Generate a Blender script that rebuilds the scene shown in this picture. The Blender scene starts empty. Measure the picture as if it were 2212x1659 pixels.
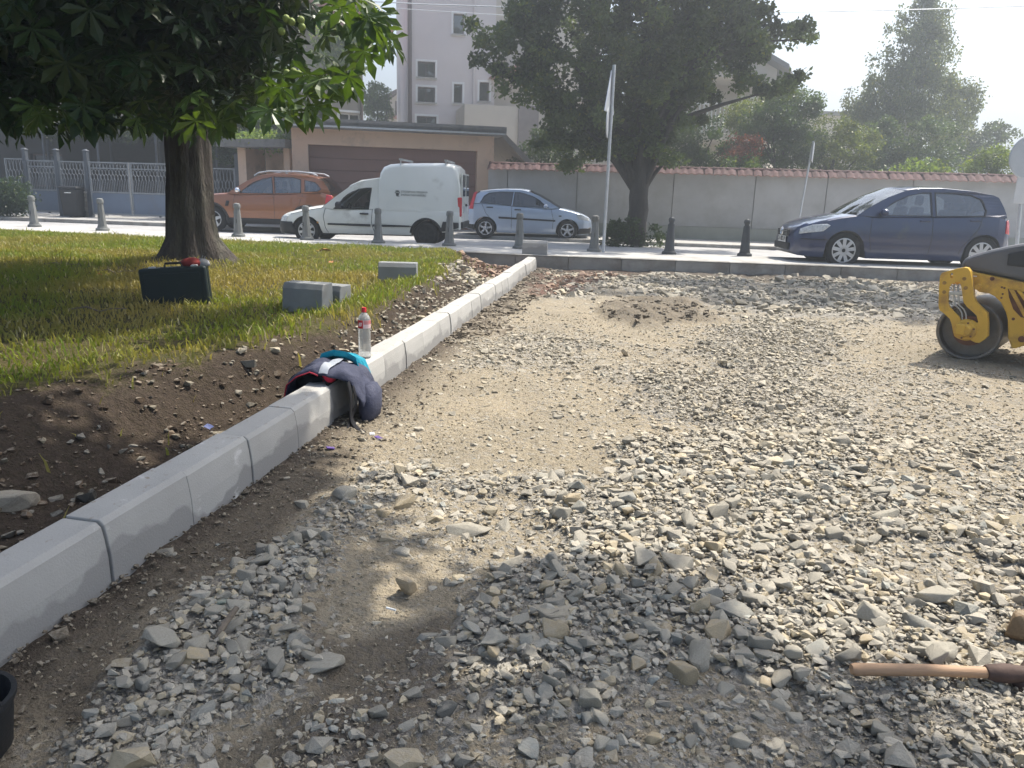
import bpy, bmesh, math, random
import numpy as np
from mathutils import Vector, Matrix
from mathutils import noise as mnoise
from mathutils.geometry import tessellate_polygon

R = math.radians
scene = bpy.context.scene
COL = scene.collection
random.seed(7)
RNG = np.random.default_rng(7)

# ---------------------------------------------------------------- camera, sky, sun, exposure
CAM_Z, PITCH, ROLL, FPX = 1.45, R(14.02), 0.03, 1661.7
cd = bpy.data.cameras.new('camera')
cd.sensor_width = 36.0
cd.lens = 27.04
cd.clip_start, cd.clip_end = 0.05, 6000
cam = bpy.data.objects.new('camera', cd)
cam.matrix_world = Matrix.Translation((0, 0, CAM_Z)) @ Matrix.Rotation(math.pi/2-PITCH, 4, 'X') @ Matrix.Rotation(ROLL, 4, 'Z')
COL.objects.link(cam)
scene.camera = cam

SUN_AZ, SUN_EL = R(48), R(60)          # azimuth measured from +Y towards +X
world = bpy.data.worlds.new('World')
scene.world = world
world.use_nodes = True
wn, wl = world.node_tree.nodes, world.node_tree.links
wn.clear()
sky = wn.new('ShaderNodeTexSky')
sky.sky_type = 'NISHITA'
sky.sun_disc = False
sky.sun_elevation = SUN_EL
sky.sun_rotation = SUN_AZ
sky.air_density, sky.dust_density, sky.ozone_density = 1.0, 3.0, 1.0
bg = wn.new('ShaderNodeBackground')
bg.inputs['Strength'].default_value = 0.15
wo = wn.new('ShaderNodeOutputWorld')
wl.new(sky.outputs[0], bg.inputs[0])
wl.new(bg.outputs[0], wo.inputs[0])

sd = bpy.data.lights.new('sun', 'SUN')
sd.energy = 4.6
sd.angle = R(0.55)
sd.color = (1.0, 0.94, 0.83)
sun = bpy.data.objects.new('sun', sd)
S_DIR = Vector((math.sin(SUN_AZ)*math.cos(SUN_EL), math.cos(SUN_AZ)*math.cos(SUN_EL), math.sin(SUN_EL)))
sun.rotation_euler = S_DIR.to_track_quat('Z', 'Y').to_euler()
sun.location = (20, 10, 30)
COL.objects.link(sun)

vs = scene.view_settings
vs.view_transform = 'Standard'
vs.look = 'None'
vs.gamma = 1.0
vs.exposure = 1.03
try:
    vs.use_curve_mapping = False
except Exception:
    pass
scene.cycles.max_bounces = 8
scene.cycles.transparent_max_bounces = 16
scene.cycles.caustics_reflective = False
scene.cycles.caustics_refractive = False
scene.cycles.volume_bounces = 0

# ---------------------------------------------------------------- where a direction of view meets the place
def ray(px, py):
    a, b = px-1106.0, py-829.5
    c, s = math.cos(ROLL), math.sin(ROLL)
    u, v = a*c+b*s, -a*s+b*c
    return Vector((u/FPX, math.cos(PITCH)-v/FPX*math.sin(PITCH), -math.sin(PITCH)-v/FPX*math.cos(PITCH)))
def G(px, py, z=0.0):
    d = ray(px, py)
    t = (z-CAM_Z)/d.z
    return Vector((d.x*t, d.y*t, z))
def D(px, py, y):
    d = ray(px, py)
    t = y/d.y
    return Vector((d.x*t, y, CAM_Z+d.z*t))

# ---------------------------------------------------------------- object helpers
def tag(o, label=None, cat=None, group=None, kind=None):
    if label: o['label'] = label
    if cat: o['category'] = cat
    if group: o['group'] = group
    if kind: o['kind'] = kind
    return o
def thing(name, label, cat, loc=(0, 0, 0), rz=0.0, group=None):
    o = bpy.data.objects.new(name, None)
    o.empty_display_size = 0.2
    COL.objects.link(o)
    o.location = loc
    o.rotation_euler = (0, 0, rz)
    return tag(o, label, cat, group)
def link(name, me, parent=None, loc=None, rot=None):
    o = bpy.data.objects.new(name, me)
    COL.objects.link(o)
    if parent is not None: o.parent = parent
    if loc is not None: o.location = loc
    if rot is not None: o.rotation_euler = rot
    return o
def text_mesh(body, size, parent, loc, rot, m, name, bold=0.0, centre=False, sx=1.0):
    """flat raised lettering turned into a mesh"""
    cu = bpy.data.curves.new(name, 'FONT'); cu.body = body; cu.size = size; cu.extrude = .001; cu.offset = bold
    if centre: cu.align_x = 'CENTER'; cu.align_y = 'CENTER'
    tmp = bpy.data.objects.new(name, cu); COL.objects.link(tmp)
    dg = bpy.context.evaluated_depsgraph_get()
    me = bpy.data.meshes.new_from_object(tmp.evaluated_get(dg))
    bpy.data.objects.remove(tmp); bpy.data.curves.remove(cu)
    me.name = name; me.materials.clear(); me.materials.append(m)
    o = link(name, me, parent, loc, rot); o.scale = (sx, 1, 1)
    return o
def copy_tree(o, parent=None):
    c = o.copy()
    COL.objects.link(c)
    if parent is not None: c.parent = parent
    for ch in list(o.children):
        copy_tree(ch, c)
    return c

def ptin(x, y, poly):
    """vectorised point in polygon"""
    x, y = np.asarray(x), np.asarray(y)
    ins = np.zeros(x.shape, bool)
    n = len(poly)
    for i in range(n):
        x1, y1 = poly[i][0], poly[i][1]
        x2, y2 = poly[(i+1) % n][0], poly[(i+1) % n][1]
        if y1 == y2: continue
        c = ((y1 > y) != (y2 > y)) & (x < (x2-x1)*(y-y1)/(y2-y1)+x1)
        ins ^= c
    return ins
def curve(pts):
    xs = [p[0] for p in pts]; ys = [p[1] for p in pts]
    return lambda x: float(np.interp(x, xs, ys))
def densify(poly, step, closed=True):
    out = []
    n = len(poly)
    for i in range(n if closed else n-1):
        a, b = poly[i], poly[(i+1) % n]
        k = max(1, int(math.ceil(math.dist(a, b)/step)))
        for j in range(k):
            t = j/k
            out.append(tuple(a[q]*(1-t)+b[q]*t for q in range(len(a))))
    if not closed: out.append(tuple(poly[-1]))
    return out

class MB:
    """collects verts and faces of one part"""
    def __init__(s):
        s.v, s.f, s.m = [], [], []
    def add(s, verts, faces, mi=0):
        o = len(s.v)
        s.v += [tuple(p) for p in verts]
        s.f += [tuple(i+o for i in f) for f in faces]
        s.m += [mi]*len(faces)
        return s
    def box(s, c, d, rz=0.0, mi=0, top=1.0, ry=0.0):
        hx, hy, hz = d[0]/2, d[1]/2, d[2]/2
        P = []
        for z, k in ((-hz, 1.0), (hz, top)):
            for x, y in ((-hx, -hy), (hx, -hy), (hx, hy), (-hx, hy)):
                P.append(Vector((x*k, y*k, z)))
        M_ = Matrix.Rotation(rz, 3, 'Z') @ Matrix.Rotation(ry, 3, 'Y')
        P = [M_ @ p + Vector(c) for p in P]
        return s.add(P, [(3, 2, 1, 0), (4, 5, 6, 7), (0, 1, 5, 4), (1, 2, 6, 5), (2, 3, 7, 6), (3, 0, 4, 7)], mi)
    def tube(s, pts, rad, n=8, mi=0, cap=True):
        pts = [Vector(p) for p in pts]
        if not hasattr(rad, '__len__'): rad = [rad]*len(pts)
        rings, up = [], None
        for i, p in enumerate(pts):
            t = (pts[min(i+1, len(pts)-1)]-pts[max(i-1, 0)])
            if t.length < 1e-9: t = Vector((0, 0, 1))
            t.normalize()
            if up is None:
                up = Vector((0, 0, 1)) if abs(t.z) < .9 else Vector((1, 0, 0))
            a = t.cross(up)
            if a.length < 1e-6: a = t.cross(Vector((0, 1, 0)))
            a.normalize()
            b = a.cross(t).normalized()
            up = b
            rings.append([p+(a*math.cos(2*math.pi*k/n)+b*math.sin(2*math.pi*k/n))*rad[i] for k in range(n)])
        V = [q for r_ in rings for q in r_]
        F = []
        for i in range(len(pts)-1):
            for k in range(n):
                k2 = (k+1) % n
                F.append((i*n+k, i*n+k2, (i+1)*n+k2, (i+1)*n+k))
        if cap:
            F.append(tuple(range(n-1, -1, -1)))
            F.append(tuple((len(pts)-1)*n+k for k in range(n)))
        return s.add(V, F, mi)
    def lathe(s, prof, n=24, c=(0, 0, 0), axis='z', mi=0):
        V, F = [], []
        for r_, h in prof:
            for k in range(n):
                a = 2*math.pi*k/n
                p = (r_*math.cos(a), r_*math.sin(a), h)
                if axis == 'y': p = (p[0], p[2], p[1])
                elif axis == 'x': p = (p[2], p[0], p[1])
                V.append((p[0]+c[0], p[1]+c[1], p[2]+c[2]))
        m = len(prof)
        for i in range(m-1):
            for k in range(n):
                k2 = (k+1) % n
                F.append((i*n+k, i*n+k2, (i+1)*n+k2, (i+1)*n+k))
        if prof[0][0] > 1e-6: F.append(tuple(range(n-1, -1, -1)))
        if prof[-1][0] > 1e-6: F.append(tuple((m-1)*n+k for k in range(n)))
        return s.add(V, F, mi)
    @staticmethod
    def _p(p, t, plane):
        return (p[0], t, p[1]) if plane == 'xz' else ((p[0], p[1], t) if plane == 'xy' else (t, p[0], p[1]))
    def prism(s, poly, a, b, plane='xz', mi=0):
        n = len(poly)
        V = [s._p(p, a, plane) for p in poly]+[s._p(p, b, plane) for p in poly]
        F = [tuple(range(n-1, -1, -1)), tuple(range(n, 2*n))]
        F += [(i, (i+1) % n, n+(i+1) % n, n+i) for i in range(n)]
        return s.add(V, F, mi)
    def holed(s, outer, holes, a, b, plane='xz', mi=0):
        loops = [outer]+list(holes)
        flat = [p for l in loops for p in l]
        tris = tessellate_polygon([[Vector((p[0], p[1], 0)) for p in l] for l in loops])
        n = len(flat)
        V = [s._p(p, a, plane) for p in flat]+[s._p(p, b, plane) for p in flat]
        F = [tuple(t) for t in tris]+[tuple(i+n for i in reversed(t)) for t in tris]
        o = 0
        for l in loops:
            k = len(l)
            F += [(o+i, o+(i+1) % k, n+o+(i+1) % k, n+o+i) for i in range(k)]
            o += k
        return s.add(V, F, mi)
    def grid(s, rows, mi=0):
        m, n = len(rows), len(rows[0])
        V = [p for r_ in rows for p in r_]
        F = [(i*n+j, i*n+j+1, (i+1)*n+j+1, (i+1)*n+j) for i in range(m-1) for j in range(n-1)]
        return s.add(V, F, mi)
    def mesh(s, name, mats, smooth=None):
        me = bpy.data.meshes.new(name)
        me.from_pydata(s.v, [], s.f)
        if not isinstance(mats, (list, tuple)): mats = [mats]
        for m_ in mats: me.materials.append(m_)
        if len(mats) > 1:
            me.polygons.foreach_set('material_index', s.m)
        bm = bmesh.new()
        bm.from_mesh(me)
        bmesh.ops.recalc_face_normals(bm, faces=bm.faces)
        bm.to_mesh(me)
        bm.free()
        if smooth:
            me.polygons.foreach_set('use_smooth', [True]*len(me.polygons))
            me.set_sharp_from_angle(angle=R(smooth))
        return me
    def build(s, name, mats, parent=None, loc=None, rot=None, smooth=None, bevel=0.0, seg=2):
        o = link(name, s.mesh(name, mats, smooth), parent, loc, rot)
        if bevel:
            b = o.modifiers.new('bevel', 'BEVEL')
            b.width, b.segments, b.limit_method, b.angle_limit = bevel, seg, 'ANGLE', R(40)
            b.harden_normals = False
        return o

def np_mesh(name, V, F, mat, col=None, smooth=False):
    """mesh from arrays: V (n,3), F (m,3 or 4); col (n,3) becomes the attribute 'tint'"""
    V = np.ascontiguousarray(V, np.float32); F = np.ascontiguousarray(F, np.int32)
    me = bpy.data.meshes.new(name)
    k = F.shape[1]
    me.vertices.add(len(V)); me.vertices.foreach_set('co', V.ravel())
    me.loops.add(F.size); me.loops.foreach_set('vertex_index', F.ravel())
    me.polygons.add(len(F)); me.polygons.foreach_set('loop_start', np.arange(0, F.size, k, dtype=np.int32))
    me.update(calc_edges=True)
    if smooth: me.polygons.foreach_set('use_smooth', np.ones(len(F), bool))
    else: me.polygons.foreach_set('use_smooth', np.zeros(len(F), bool))
    if col is not None:
        a = me.attributes.new('tint', 'FLOAT_COLOR', 'POINT')
        c4 = np.ones((len(V), 4), np.float32); c4[:, :col.shape[1]] = col
        a.data.foreach_set('color', c4.ravel())
    for m_ in (mat if isinstance(mat, (list, tuple)) else [mat]): me.materials.append(m_)
    return me

def vnoise(x, y, s, seed=0):
    """smooth value noise on arrays"""
    x = np.asarray(x)*s+seed*17.3; y = np.asarray(y)*s+seed*31.7
    xi, yi = np.floor(x).astype(np.int64), np.floor(y).astype(np.int64)
    fx, fy = x-xi, y-yi
    fx, fy = fx*fx*(3-2*fx), fy*fy*(3-2*fy)
    def h(a, b):
        n = (a*374761393+b*668265263+seed*974711) & 0x7fffffff
        n = ((n ^ (n >> 13))*1274126177) & 0x7fffffff
        return ((n ^ (n >> 16)) & 0xffff)/65535.0
    return (h(xi, yi)*(1-fx)+h(xi+1, yi)*fx)*(1-fy)+(h(xi, yi+1)*(1-fx)+h(xi+1, yi+1)*fx)*fy
def fbm(x, y, s, seed=0, o=4):
    t, a, r_ = 0.0, 0.5, 0.0
    for i in range(o):
        r_ = r_+a*vnoise(x, y, s*2**i, seed+i); t += a; a *= .5
    return r_/t

# ---------------------------------------------------------------- materials
def C(h):
    h = h.lstrip('#')
    f = lambda v: v/12.92 if v <= .04045 else ((v+.055)/1.055)**2.4
    return tuple(f(int(h[i:i+2], 16)/255) for i in (0, 2, 4))
def _mix(nt, fac, a, b, kind='MIX'):
    n = nt.nodes.new('ShaderNodeMix')
    n.data_type = 'RGBA'; n.blend_type = kind
    for sock, val in ((n.inputs[0], fac), (n.inputs[6], a), (n.inputs[7], b)):
        if hasattr(val, 'links'): nt.links.new(val, sock)
        elif isinstance(val, (int, float)): sock.default_value = val
        else: sock.default_value = (*val[:3], 1)
    return n.outputs[2]
def _noise(nt, co, scale, detail=4, rough=.55):
    n = nt.nodes.new('ShaderNodeTexNoise')
    n.inputs['Scale'].default_value = scale; n.inputs['Detail'].default_value = detail; n.inputs['Roughness'].default_value = rough
    if co is not None: nt.links.new(co, n.inputs['Vector'])
    return n
def _ramp(nt, fac, lo, hi):
    n = nt.nodes.new('ShaderNodeMapRange')
    n.inputs[1].default_value = lo; n.inputs[2].default_value = hi
    nt.links.new(fac, n.inputs[0])
    return n.outputs[0]
def mat(name, col, rough=.8, var=.18, scale=6.0, bump=0.0, bscale=60.0, metal=0.0, spec=.4, dirt=None, dirt_amt=.5, dirt_scale=3.0, coat=0.0, tint=False, rnd=0.0, stretch=None, dist=.01):
    m = bpy.data.materials.new(name)
    m.use_nodes = True
    nt = m.node_tree
    b = nt.nodes['Principled BSDF']
    tc = nt.nodes.new('ShaderNodeTexCoord')
    oi = nt.nodes.new('ShaderNodeObjectInfo')
    co = tc.outputs['Object']
    va = nt.nodes.new('ShaderNodeVectorMath'); va.operation = 'ADD'
    vm = nt.nodes.new('ShaderNodeVectorMath'); vm.operation = 'SCALE'
    vm.inputs[0].default_value = (13.1, 7.7, 5.3); nt.links.new(oi.outputs['Random'], vm.inputs['Scale'])
    nt.links.new(co, va.inputs[0]); nt.links.new(vm.outputs[0], va.inputs[1])
    co = va.outputs[0]
    if stretch:
        mp = nt.nodes.new('ShaderNodeMapping'); mp.inputs['Scale'].default_value = stretch
        nt.links.new(co, mp.inputs['Vector']); co = mp.outputs[0]
    n1 = _noise(nt, co, scale, 5, .6)
    f = _ramp(nt, n1.outputs['Fac'], .3, .7)
    lo = tuple(c*(1-var) for c in col); hi = tuple(min(1, c*(1+var)) for c in col)
    c = _mix(nt, f, lo, hi)
    if tint:
        at = nt.nodes.new('ShaderNodeAttribute'); at.attribute_name = 'tint'
        c = _mix(nt, 1.0, c, at.outputs['Color'], 'MULTIPLY')
    if rnd:
        mr = nt.nodes.new('ShaderNodeMapRange'); mr.inputs[3].default_value = 1-rnd; mr.inputs[4].default_value = 1+rnd
        nt.links.new(oi.outputs['Random'], mr.inputs[0])
        hs = nt.nodes.new('ShaderNodeHueSaturation'); nt.links.new(mr.outputs[0], hs.inputs['Value']); nt.links.new(c, hs.inputs['Color'])
        c = hs.outputs[0]
    if dirt is not None:
        n2 = _noise(nt, co, dirt_scale, 6, .65)
        g = _ramp(nt, n2.outputs['Fac'], .62-.3*dirt_amt, .78-.12*dirt_amt)
        c = _mix(nt, g, c, dirt)
    nt.links.new(c, b.inputs['Base Color'])
    b.inputs['Roughness'].default_value = rough
    b.inputs['Metallic'].default_value = metal
    b.inputs['Specular IOR Level'].default_value = spec
    b.inputs['Coat Weight'].default_value = coat
    b.inputs['Coat Roughness'].default_value = .06
    if bump:
        n3 = _noise(nt, co, bscale, 6, .6)
        bp = nt.nodes.new('ShaderNodeBump'); bp.inputs['Strength'].default_value = bump; bp.inputs['Distance'].default_value = dist
        nt.links.new(n3.outputs['Fac'], bp.inputs['Height']); nt.links.new(bp.outputs[0], b.inputs['Normal'])
    return m
def leaf_mat(name, col, trans=.45, gloss=.35, hue=None):
    m = bpy.data.materials.new(name); m.use_nodes = True
    nt = m.node_tree; nt.nodes.clear()
    at = nt.nodes.new('ShaderNodeAttribute'); at.attribute_name = 'tint'
    base = _mix(nt, 1.0, col, at.outputs['Color'], 'MULTIPLY')
    tcol = _mix(nt, 1.0, base, hue or (1.5, 1.45, .5), 'MULTIPLY')
    p = nt.nodes.new('ShaderNodeBsdfPrincipled')
    p.inputs['Roughness'].default_value = gloss; p.inputs['Specular IOR Level'].default_value = .35
    nt.links.new(base, p.inputs['Base Color'])
    t = nt.nodes.new('ShaderNodeBsdfTranslucent'); nt.links.new(tcol, t.inputs['Color'])
    mx = nt.nodes.new('ShaderNodeMixShader'); mx.inputs[0].default_value = trans
    nt.links.new(p.outputs[0], mx.inputs[1]); nt.links.new(t.outputs[0], mx.inputs[2])
    o = nt.nodes.new('ShaderNodeOutputMaterial'); nt.links.new(mx.outputs[0], o.inputs[0])
    return m
def glass_mat(name, col=(.55, .6, .62), refl=.1, rough=.02):
    m = bpy.data.materials.new(name); m.use_nodes = True
    nt = m.node_tree; nt.nodes.clear()
    tr = nt.nodes.new('ShaderNodeBsdfTransparent'); tr.inputs[0].default_value = (*col, 1)
    gl = nt.nodes.new('ShaderNodeBsdfGlossy'); gl.inputs['Roughness'].default_value = rough
    lw = nt.nodes.new('ShaderNodeFresnel'); lw.inputs[0].default_value = 1.5
    ad = nt.nodes.new('ShaderNodeMath'); ad.operation = 'ADD'; ad.inputs[1].default_value = refl; ad.use_clamp = True
    nt.links.new(lw.outputs[0], ad.inputs[0])
    mx = nt.nodes.new('ShaderNodeMixShader')
    nt.links.new(ad.outputs[0], mx.inputs[0]); nt.links.new(tr.outputs[0], mx.inputs[1]); nt.links.new(gl.outputs[0], mx.inputs[2])
    o = nt.nodes.new('ShaderNodeOutputMaterial'); nt.links.new(mx.outputs[0], o.inputs[0])
    return m

def kerb_mat():
    m = mat('concrete_kerb', (.385, .375, .355), .9, .09, 3, .25, 120, rnd=.06)
    nt = m.node_tree; b = nt.nodes['Principled BSDF']; src = b.inputs['Base Color'].links[0].from_socket
    tc = nt.nodes.new('ShaderNodeTexCoord'); sx = nt.nodes.new('ShaderNodeSeparateXYZ'); nt.links.new(tc.outputs['Object'], sx.inputs[0])
    n = _noise(nt, tc.outputs['Object'], 3.2, 3, .5)
    a = nt.nodes.new('ShaderNodeMath'); a.operation = 'MULTIPLY_ADD'; nt.links.new(n.outputs['Fac'], a.inputs[0]); a.inputs[1].default_value = -.42; nt.links.new(sx.outputs[2], a.inputs[2])
    low = _ramp(nt, a.outputs[0], -.045, -.065)                # damp, darker foot with a wavy tide line
    c = _mix(nt, low, src, (.28, .272, .26))
    mp = nt.nodes.new('ShaderNodeMapping'); mp.inputs['Scale'].default_value = (6, 5, 9); mp.inputs['Rotation'].default_value = (.6, 0, 0); nt.links.new(tc.outputs['Object'], mp.inputs[0])
    n2 = _noise(nt, mp.outputs[0], 1.0, 5, .6)
    c = _mix(nt, _ramp(nt, n2.outputs['Fac'], .66, .73), c, (.56, .55, .53))   # lime scrapes
    n3 = _noise(nt, tc.outputs['Object'], 26, 4, .6)
    top = _ramp(nt, sx.outputs[2], .285, .299)
    mm = nt.nodes.new('ShaderNodeMath'); mm.operation = 'MULTIPLY'; nt.links.new(_ramp(nt, n3.outputs['Fac'], .60, .70), mm.inputs[0]); nt.links.new(top, mm.inputs[1])
    c = _mix(nt, mm.outputs[0], c, (.27, .23, .18))            # crumbs of soil on the top
    nt.links.new(c, b.inputs['Base Color'])
    return m
CONC = kerb_mat()
CONC_OLD = mat('old_concrete', (.30, .29, .27), .95, .2, 2.5, .4, 60, dirt=(.15, .13, .11), dirt_amt=.55, dirt_scale=2, rnd=.1)
BLOCK = mat('concrete_block', (.22, .23, .235), .9, .1, 4, .25, 110, dirt=(.22, .21, .2), dirt_amt=.4, rnd=.06)
ASPH = mat('road_asphalt', (.36, .355, .35), .9, .12, 1.2, .3, 150, dirt=(.28, .27, .26), dirt_amt=.4, dirt_scale=.9)
PAVE = mat('pavers', (.42, .41, .39), .9, .15, 2.0, .3, 80, dirt=(.3, .28, .25), dirt_amt=.45, dirt_scale=2.5)
BOLL = mat('bollard_grey', (.165, .17, .165), .75, .12, 5, .2, 60, dirt=(.15, .14, .12), dirt_amt=.3, rnd=.1)
BOLLK = mat('bollard_black', (.045, .05, .055), .6, .15, 5, .2, 60)
BLACK = mat('black_plastic', (.018, .019, .021), .55, .2, 8, .15, 120)
RUBBER = mat('tyre_rubber', (.016, .016, .017), .85, .25, 9, .2, 80, dirt=(.06, .055, .045), dirt_amt=.3)
ALLOY = mat('wheel_alloy', (.55, .56, .58), .35, .08, 6, metal=.6, dirt=(.25, .24, .22), dirt_amt=.25)
STEEL = mat('galvanised_steel', (.50, .52, .54), .45, .12, 7, .1, 60, metal=.5)
CHROME = mat('chrome', (.8, .81, .82), .12, .03, 5, metal=1.0)
INTER = mat('car_interior', (.035, .037, .04), .85, .2, 6)
def dusted(m, col, lo=.45, hi=.95, amt=.75):
    """dust lying on the faces that look up"""
    nt = m.node_tree; b = nt.nodes['Principled BSDF']; src = b.inputs['Base Color'].links[0].from_socket
    ge = nt.nodes.new('ShaderNodeNewGeometry'); sx = nt.nodes.new('ShaderNodeSeparateXYZ'); nt.links.new(ge.outputs['True Normal'], sx.inputs[0])
    n = _noise(nt, ge.outputs['Position'], 45, 5, .65)
    a = nt.nodes.new('ShaderNodeMath'); a.operation = 'MULTIPLY'; nt.links.new(_ramp(nt, sx.outputs[2], lo, hi), a.inputs[0]); nt.links.new(_ramp(nt, n.outputs['Fac'], .40, .62), a.inputs[1])
    a2 = nt.nodes.new('ShaderNodeMath'); a2.operation = 'MULTIPLY'; nt.links.new(a.outputs[0], a2.inputs[0]); a2.inputs[1].default_value = amt
    nt.links.new(_mix(nt, a2.outputs[0], src, col), b.inputs['Base Color'])
GLASS = glass_mat('car_glass', refl=.16)
GLASSD = glass_mat('dark_car_glass', (.12, .14, .19), .08)
REDL = mat('red_lamp', (.55, .02, .03), .18, .15, 20, coat=.5)
WHTL = mat('clear_lamp', (.55, .57, .58), .12, .25, 30, .4, 60, coat=.8)
WHITE = mat('white_paint', (.74, .74, .72), .5, .06, 4)
BARK = mat('bark', (.062, .051, .044), .95, .40, 5, 1.0, 20, dirt=(.12, .115, .09), dirt_amt=.45, dirt_scale=4, stretch=(1, 1, .3), dist=.065)
BARKD = mat('dark_bark', (.055, .048, .042), .95, .35, 6, .9, 18, stretch=(1, 1, .3), dist=.03)
# ================================================================ GROUND
_k = [(441, 2084), (751.5, 1884), (981, 1735), (1169, 1632), (1326, 1535), (1532, 1413), (1615, 1358), (1687, 1320), (1748, 1279), (1800, 1248), (1850, 1220), (1893, 1198), (2157, 1018)]
_k = [G(a/1.85172, b/1.85172, .30) for a, b in _k]
KP = np.polyfit([p.y for p in _k], [p.x for p in _k], 2)
def xk(y): return np.polyval(KP, y)
def yl0(x): return 14.85-np.where(np.asarray(x) < 0, .2, .09)*np.asarray(x)      # near edge of the pavement
def ypf(x): return yl0(x)+1.95+.03*np.clip(-np.asarray(x), 0, 12)                   # far edge of the pavement
def zroad(x, y): return .215-.0165*(np.clip(np.asarray(y)+.1*np.asarray(x), 15.5, 23.5)-15.5)
def yfk(x): return 22.6-.155*np.asarray(x)                                          # far kerb line
KERB_W = .15

def zyard(x, y):
    z = .025+.05*(fbm(x, y, .55, 3)-.5)+.030*(fbm(x, y, 3.2, 9)-.5)
    return z
W = lambda pts, z=.03: [tuple(G(a, b, z)[:2]) for a, b in pts]
A1 = W([(1180, 1110), (1330, 1050), (1430, 930), (1330, 850), (1400, 790), (1560, 700), (1800, 690), (1760, 790), (1850, 880), (1900, 1010), (2060, 1130), (2300, 1230), (2500, 1500), (2500, 1760), (1020, 1760), (1000, 1500), (960, 1420), (1060, 1290), (1100, 1190)])
A2 = W([(120, 1659), (190, 1500), (300, 1400), (380, 1350), (420, 1300), (560, 1200), (690, 1090), (830, 1020), (960, 1020), (950, 1080), (860, 1110), (800, 1180), (700, 1270), (640, 1330), (660, 1430), (560, 1530), (430, 1600), (380, 1700), (100, 1760)])
A3 = W([(960, 760), (1060, 720), (1200, 710), (1290, 740), (1330, 800), (1250, 820), (1100, 790), (1000, 800)])
A4 = W([(1180, 592), (1500, 590), (2060, 610), (2060, 690), (1900, 690), (1700, 700), (1500, 660), (1380, 640), (1230, 650), (1160, 640)])
A5 = W([(960, 1030), (1200, 1020), (1400, 1080), (1250, 1200), (1080, 1250), (900, 1240), (850, 1150), (880, 1090)])
A6 = W([(1700, 800), (2000, 760), (2300, 900), (2400, 1200), (2060, 1130), (1900, 1010)])
A7 = W([(560, 1760), (640, 1560), (820, 1500), (1000, 1480), (1050, 1760)])
CLAY = W([(740, 1330), (850, 1180), (960, 1170), (1010, 1240), (1000, 1300), (860, 1330), (760, 1380)])
DARKH = W([(1300, 690), (1330, 655), (1480, 652), (1560, 690), (1500, 705), (1360, 705)])
REDS = W([(1130, 600), (1180, 575), (1420, 580), (1300, 610), (1200, 640), (1130, 640)])
DARKF = W([(1150, 590), (1200, 572), (2080, 590), (2100, 640), (1700, 612), (1400, 605), (1200, 608)])
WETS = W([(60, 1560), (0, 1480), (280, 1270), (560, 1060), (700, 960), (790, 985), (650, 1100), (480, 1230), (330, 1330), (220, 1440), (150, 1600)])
BROWN = W([(640, 1330), (760, 1380), (1000, 1310), (1000, 1500), (820, 1659), (640, 1760), (400, 1700), (640, 1520)])
def fuzzy(x, y, poly, a=.25, s=2.2, seed=5):
    """share of a ragged-edged patch at x, y"""
    r_ = np.zeros(np.shape(x))
    sc = np.clip(np.asarray(y)/4.0, .5, 3.0)
    for i in range(4):
        ox = (fbm(x, y, s, seed+i*3)-.5)*a*4*sc; oy = (fbm(x, y, s, seed+20+i*3)-.5)*a*4*sc
        r_ = r_+ptin(np.asarray(x)+ox, np.asarray(y)+oy, poly)
    return r_/4.0
def stone_density(x, y):
    d = np.maximum.reduce([fuzzy(x, y, A1)*1.0, fuzzy(x, y, A2, .16)*1.0, fuzzy(x, y, A3)*.55, fuzzy(x, y, A4, .2)*.85, fuzzy(x, y, A5)*.62, fuzzy(x, y, A6)*.35, fuzzy(x, y, A7, .2)*.5])
    hole = (fbm(x, y, 1.3, 44) > .60)*.6
    d = d*(1-hole)
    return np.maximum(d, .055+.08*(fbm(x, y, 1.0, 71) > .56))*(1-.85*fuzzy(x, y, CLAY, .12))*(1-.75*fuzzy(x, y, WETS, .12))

# yard sheet
NY, NX = 330, 300
vv = np.linspace(0, 1, NY)**1.7
ss = np.linspace(0, 1, NX)**1.25
ys = .4+vv*15.2
YY, SS = np.meshgrid(ys, ss, indexing='ij')
XX = (xk(YY)-.05)+SS*13.5
YY = np.minimum(YY, yl0(XX)-.02)
dens = stone_density(XX, YY)
kd = XX-xk(YY)
ZZ = zyard(XX, YY)+.035*np.clip(dens*1.5, 0, 1)+.05*np.exp(-(kd/.25)**2)*(.4+.8*fbm(XX, YY, 5, 31))+.018*(fbm(XX, YY, 9, 61)-.5)
heap = fuzzy(XX, YY, DARKH, .12); ZZ = ZZ+heap*.10*fbm(XX, YY, 4.5, 77)*1.6
ZZ = ZZ+.05*np.exp(-((yl0(XX)-YY)/.35)**2)*fbm(XX, YY, 3, 13)
ZZ = ZZ+.05*np.exp(-((YY-.4)/.5)**2)*0
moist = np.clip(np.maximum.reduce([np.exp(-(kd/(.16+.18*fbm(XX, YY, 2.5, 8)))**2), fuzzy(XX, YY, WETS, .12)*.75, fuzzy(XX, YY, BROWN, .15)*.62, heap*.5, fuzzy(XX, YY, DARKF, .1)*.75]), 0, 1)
red = np.clip(fuzzy(XX, YY, REDS, .1)+.15*fuzzy(XX, YY, DARKF, .1), 0, 1)
Vy = np.stack([XX.ravel(), YY.ravel(), ZZ.ravel()], 1)
ii = np.arange(NY*NX).reshape(NY, NX)
Fy = np.stack([ii[:-1, :-1].ravel(), ii[:-1, 1:].ravel(), ii[1:, 1:].ravel(), ii[1:, :-1].ravel()], 1)

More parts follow.
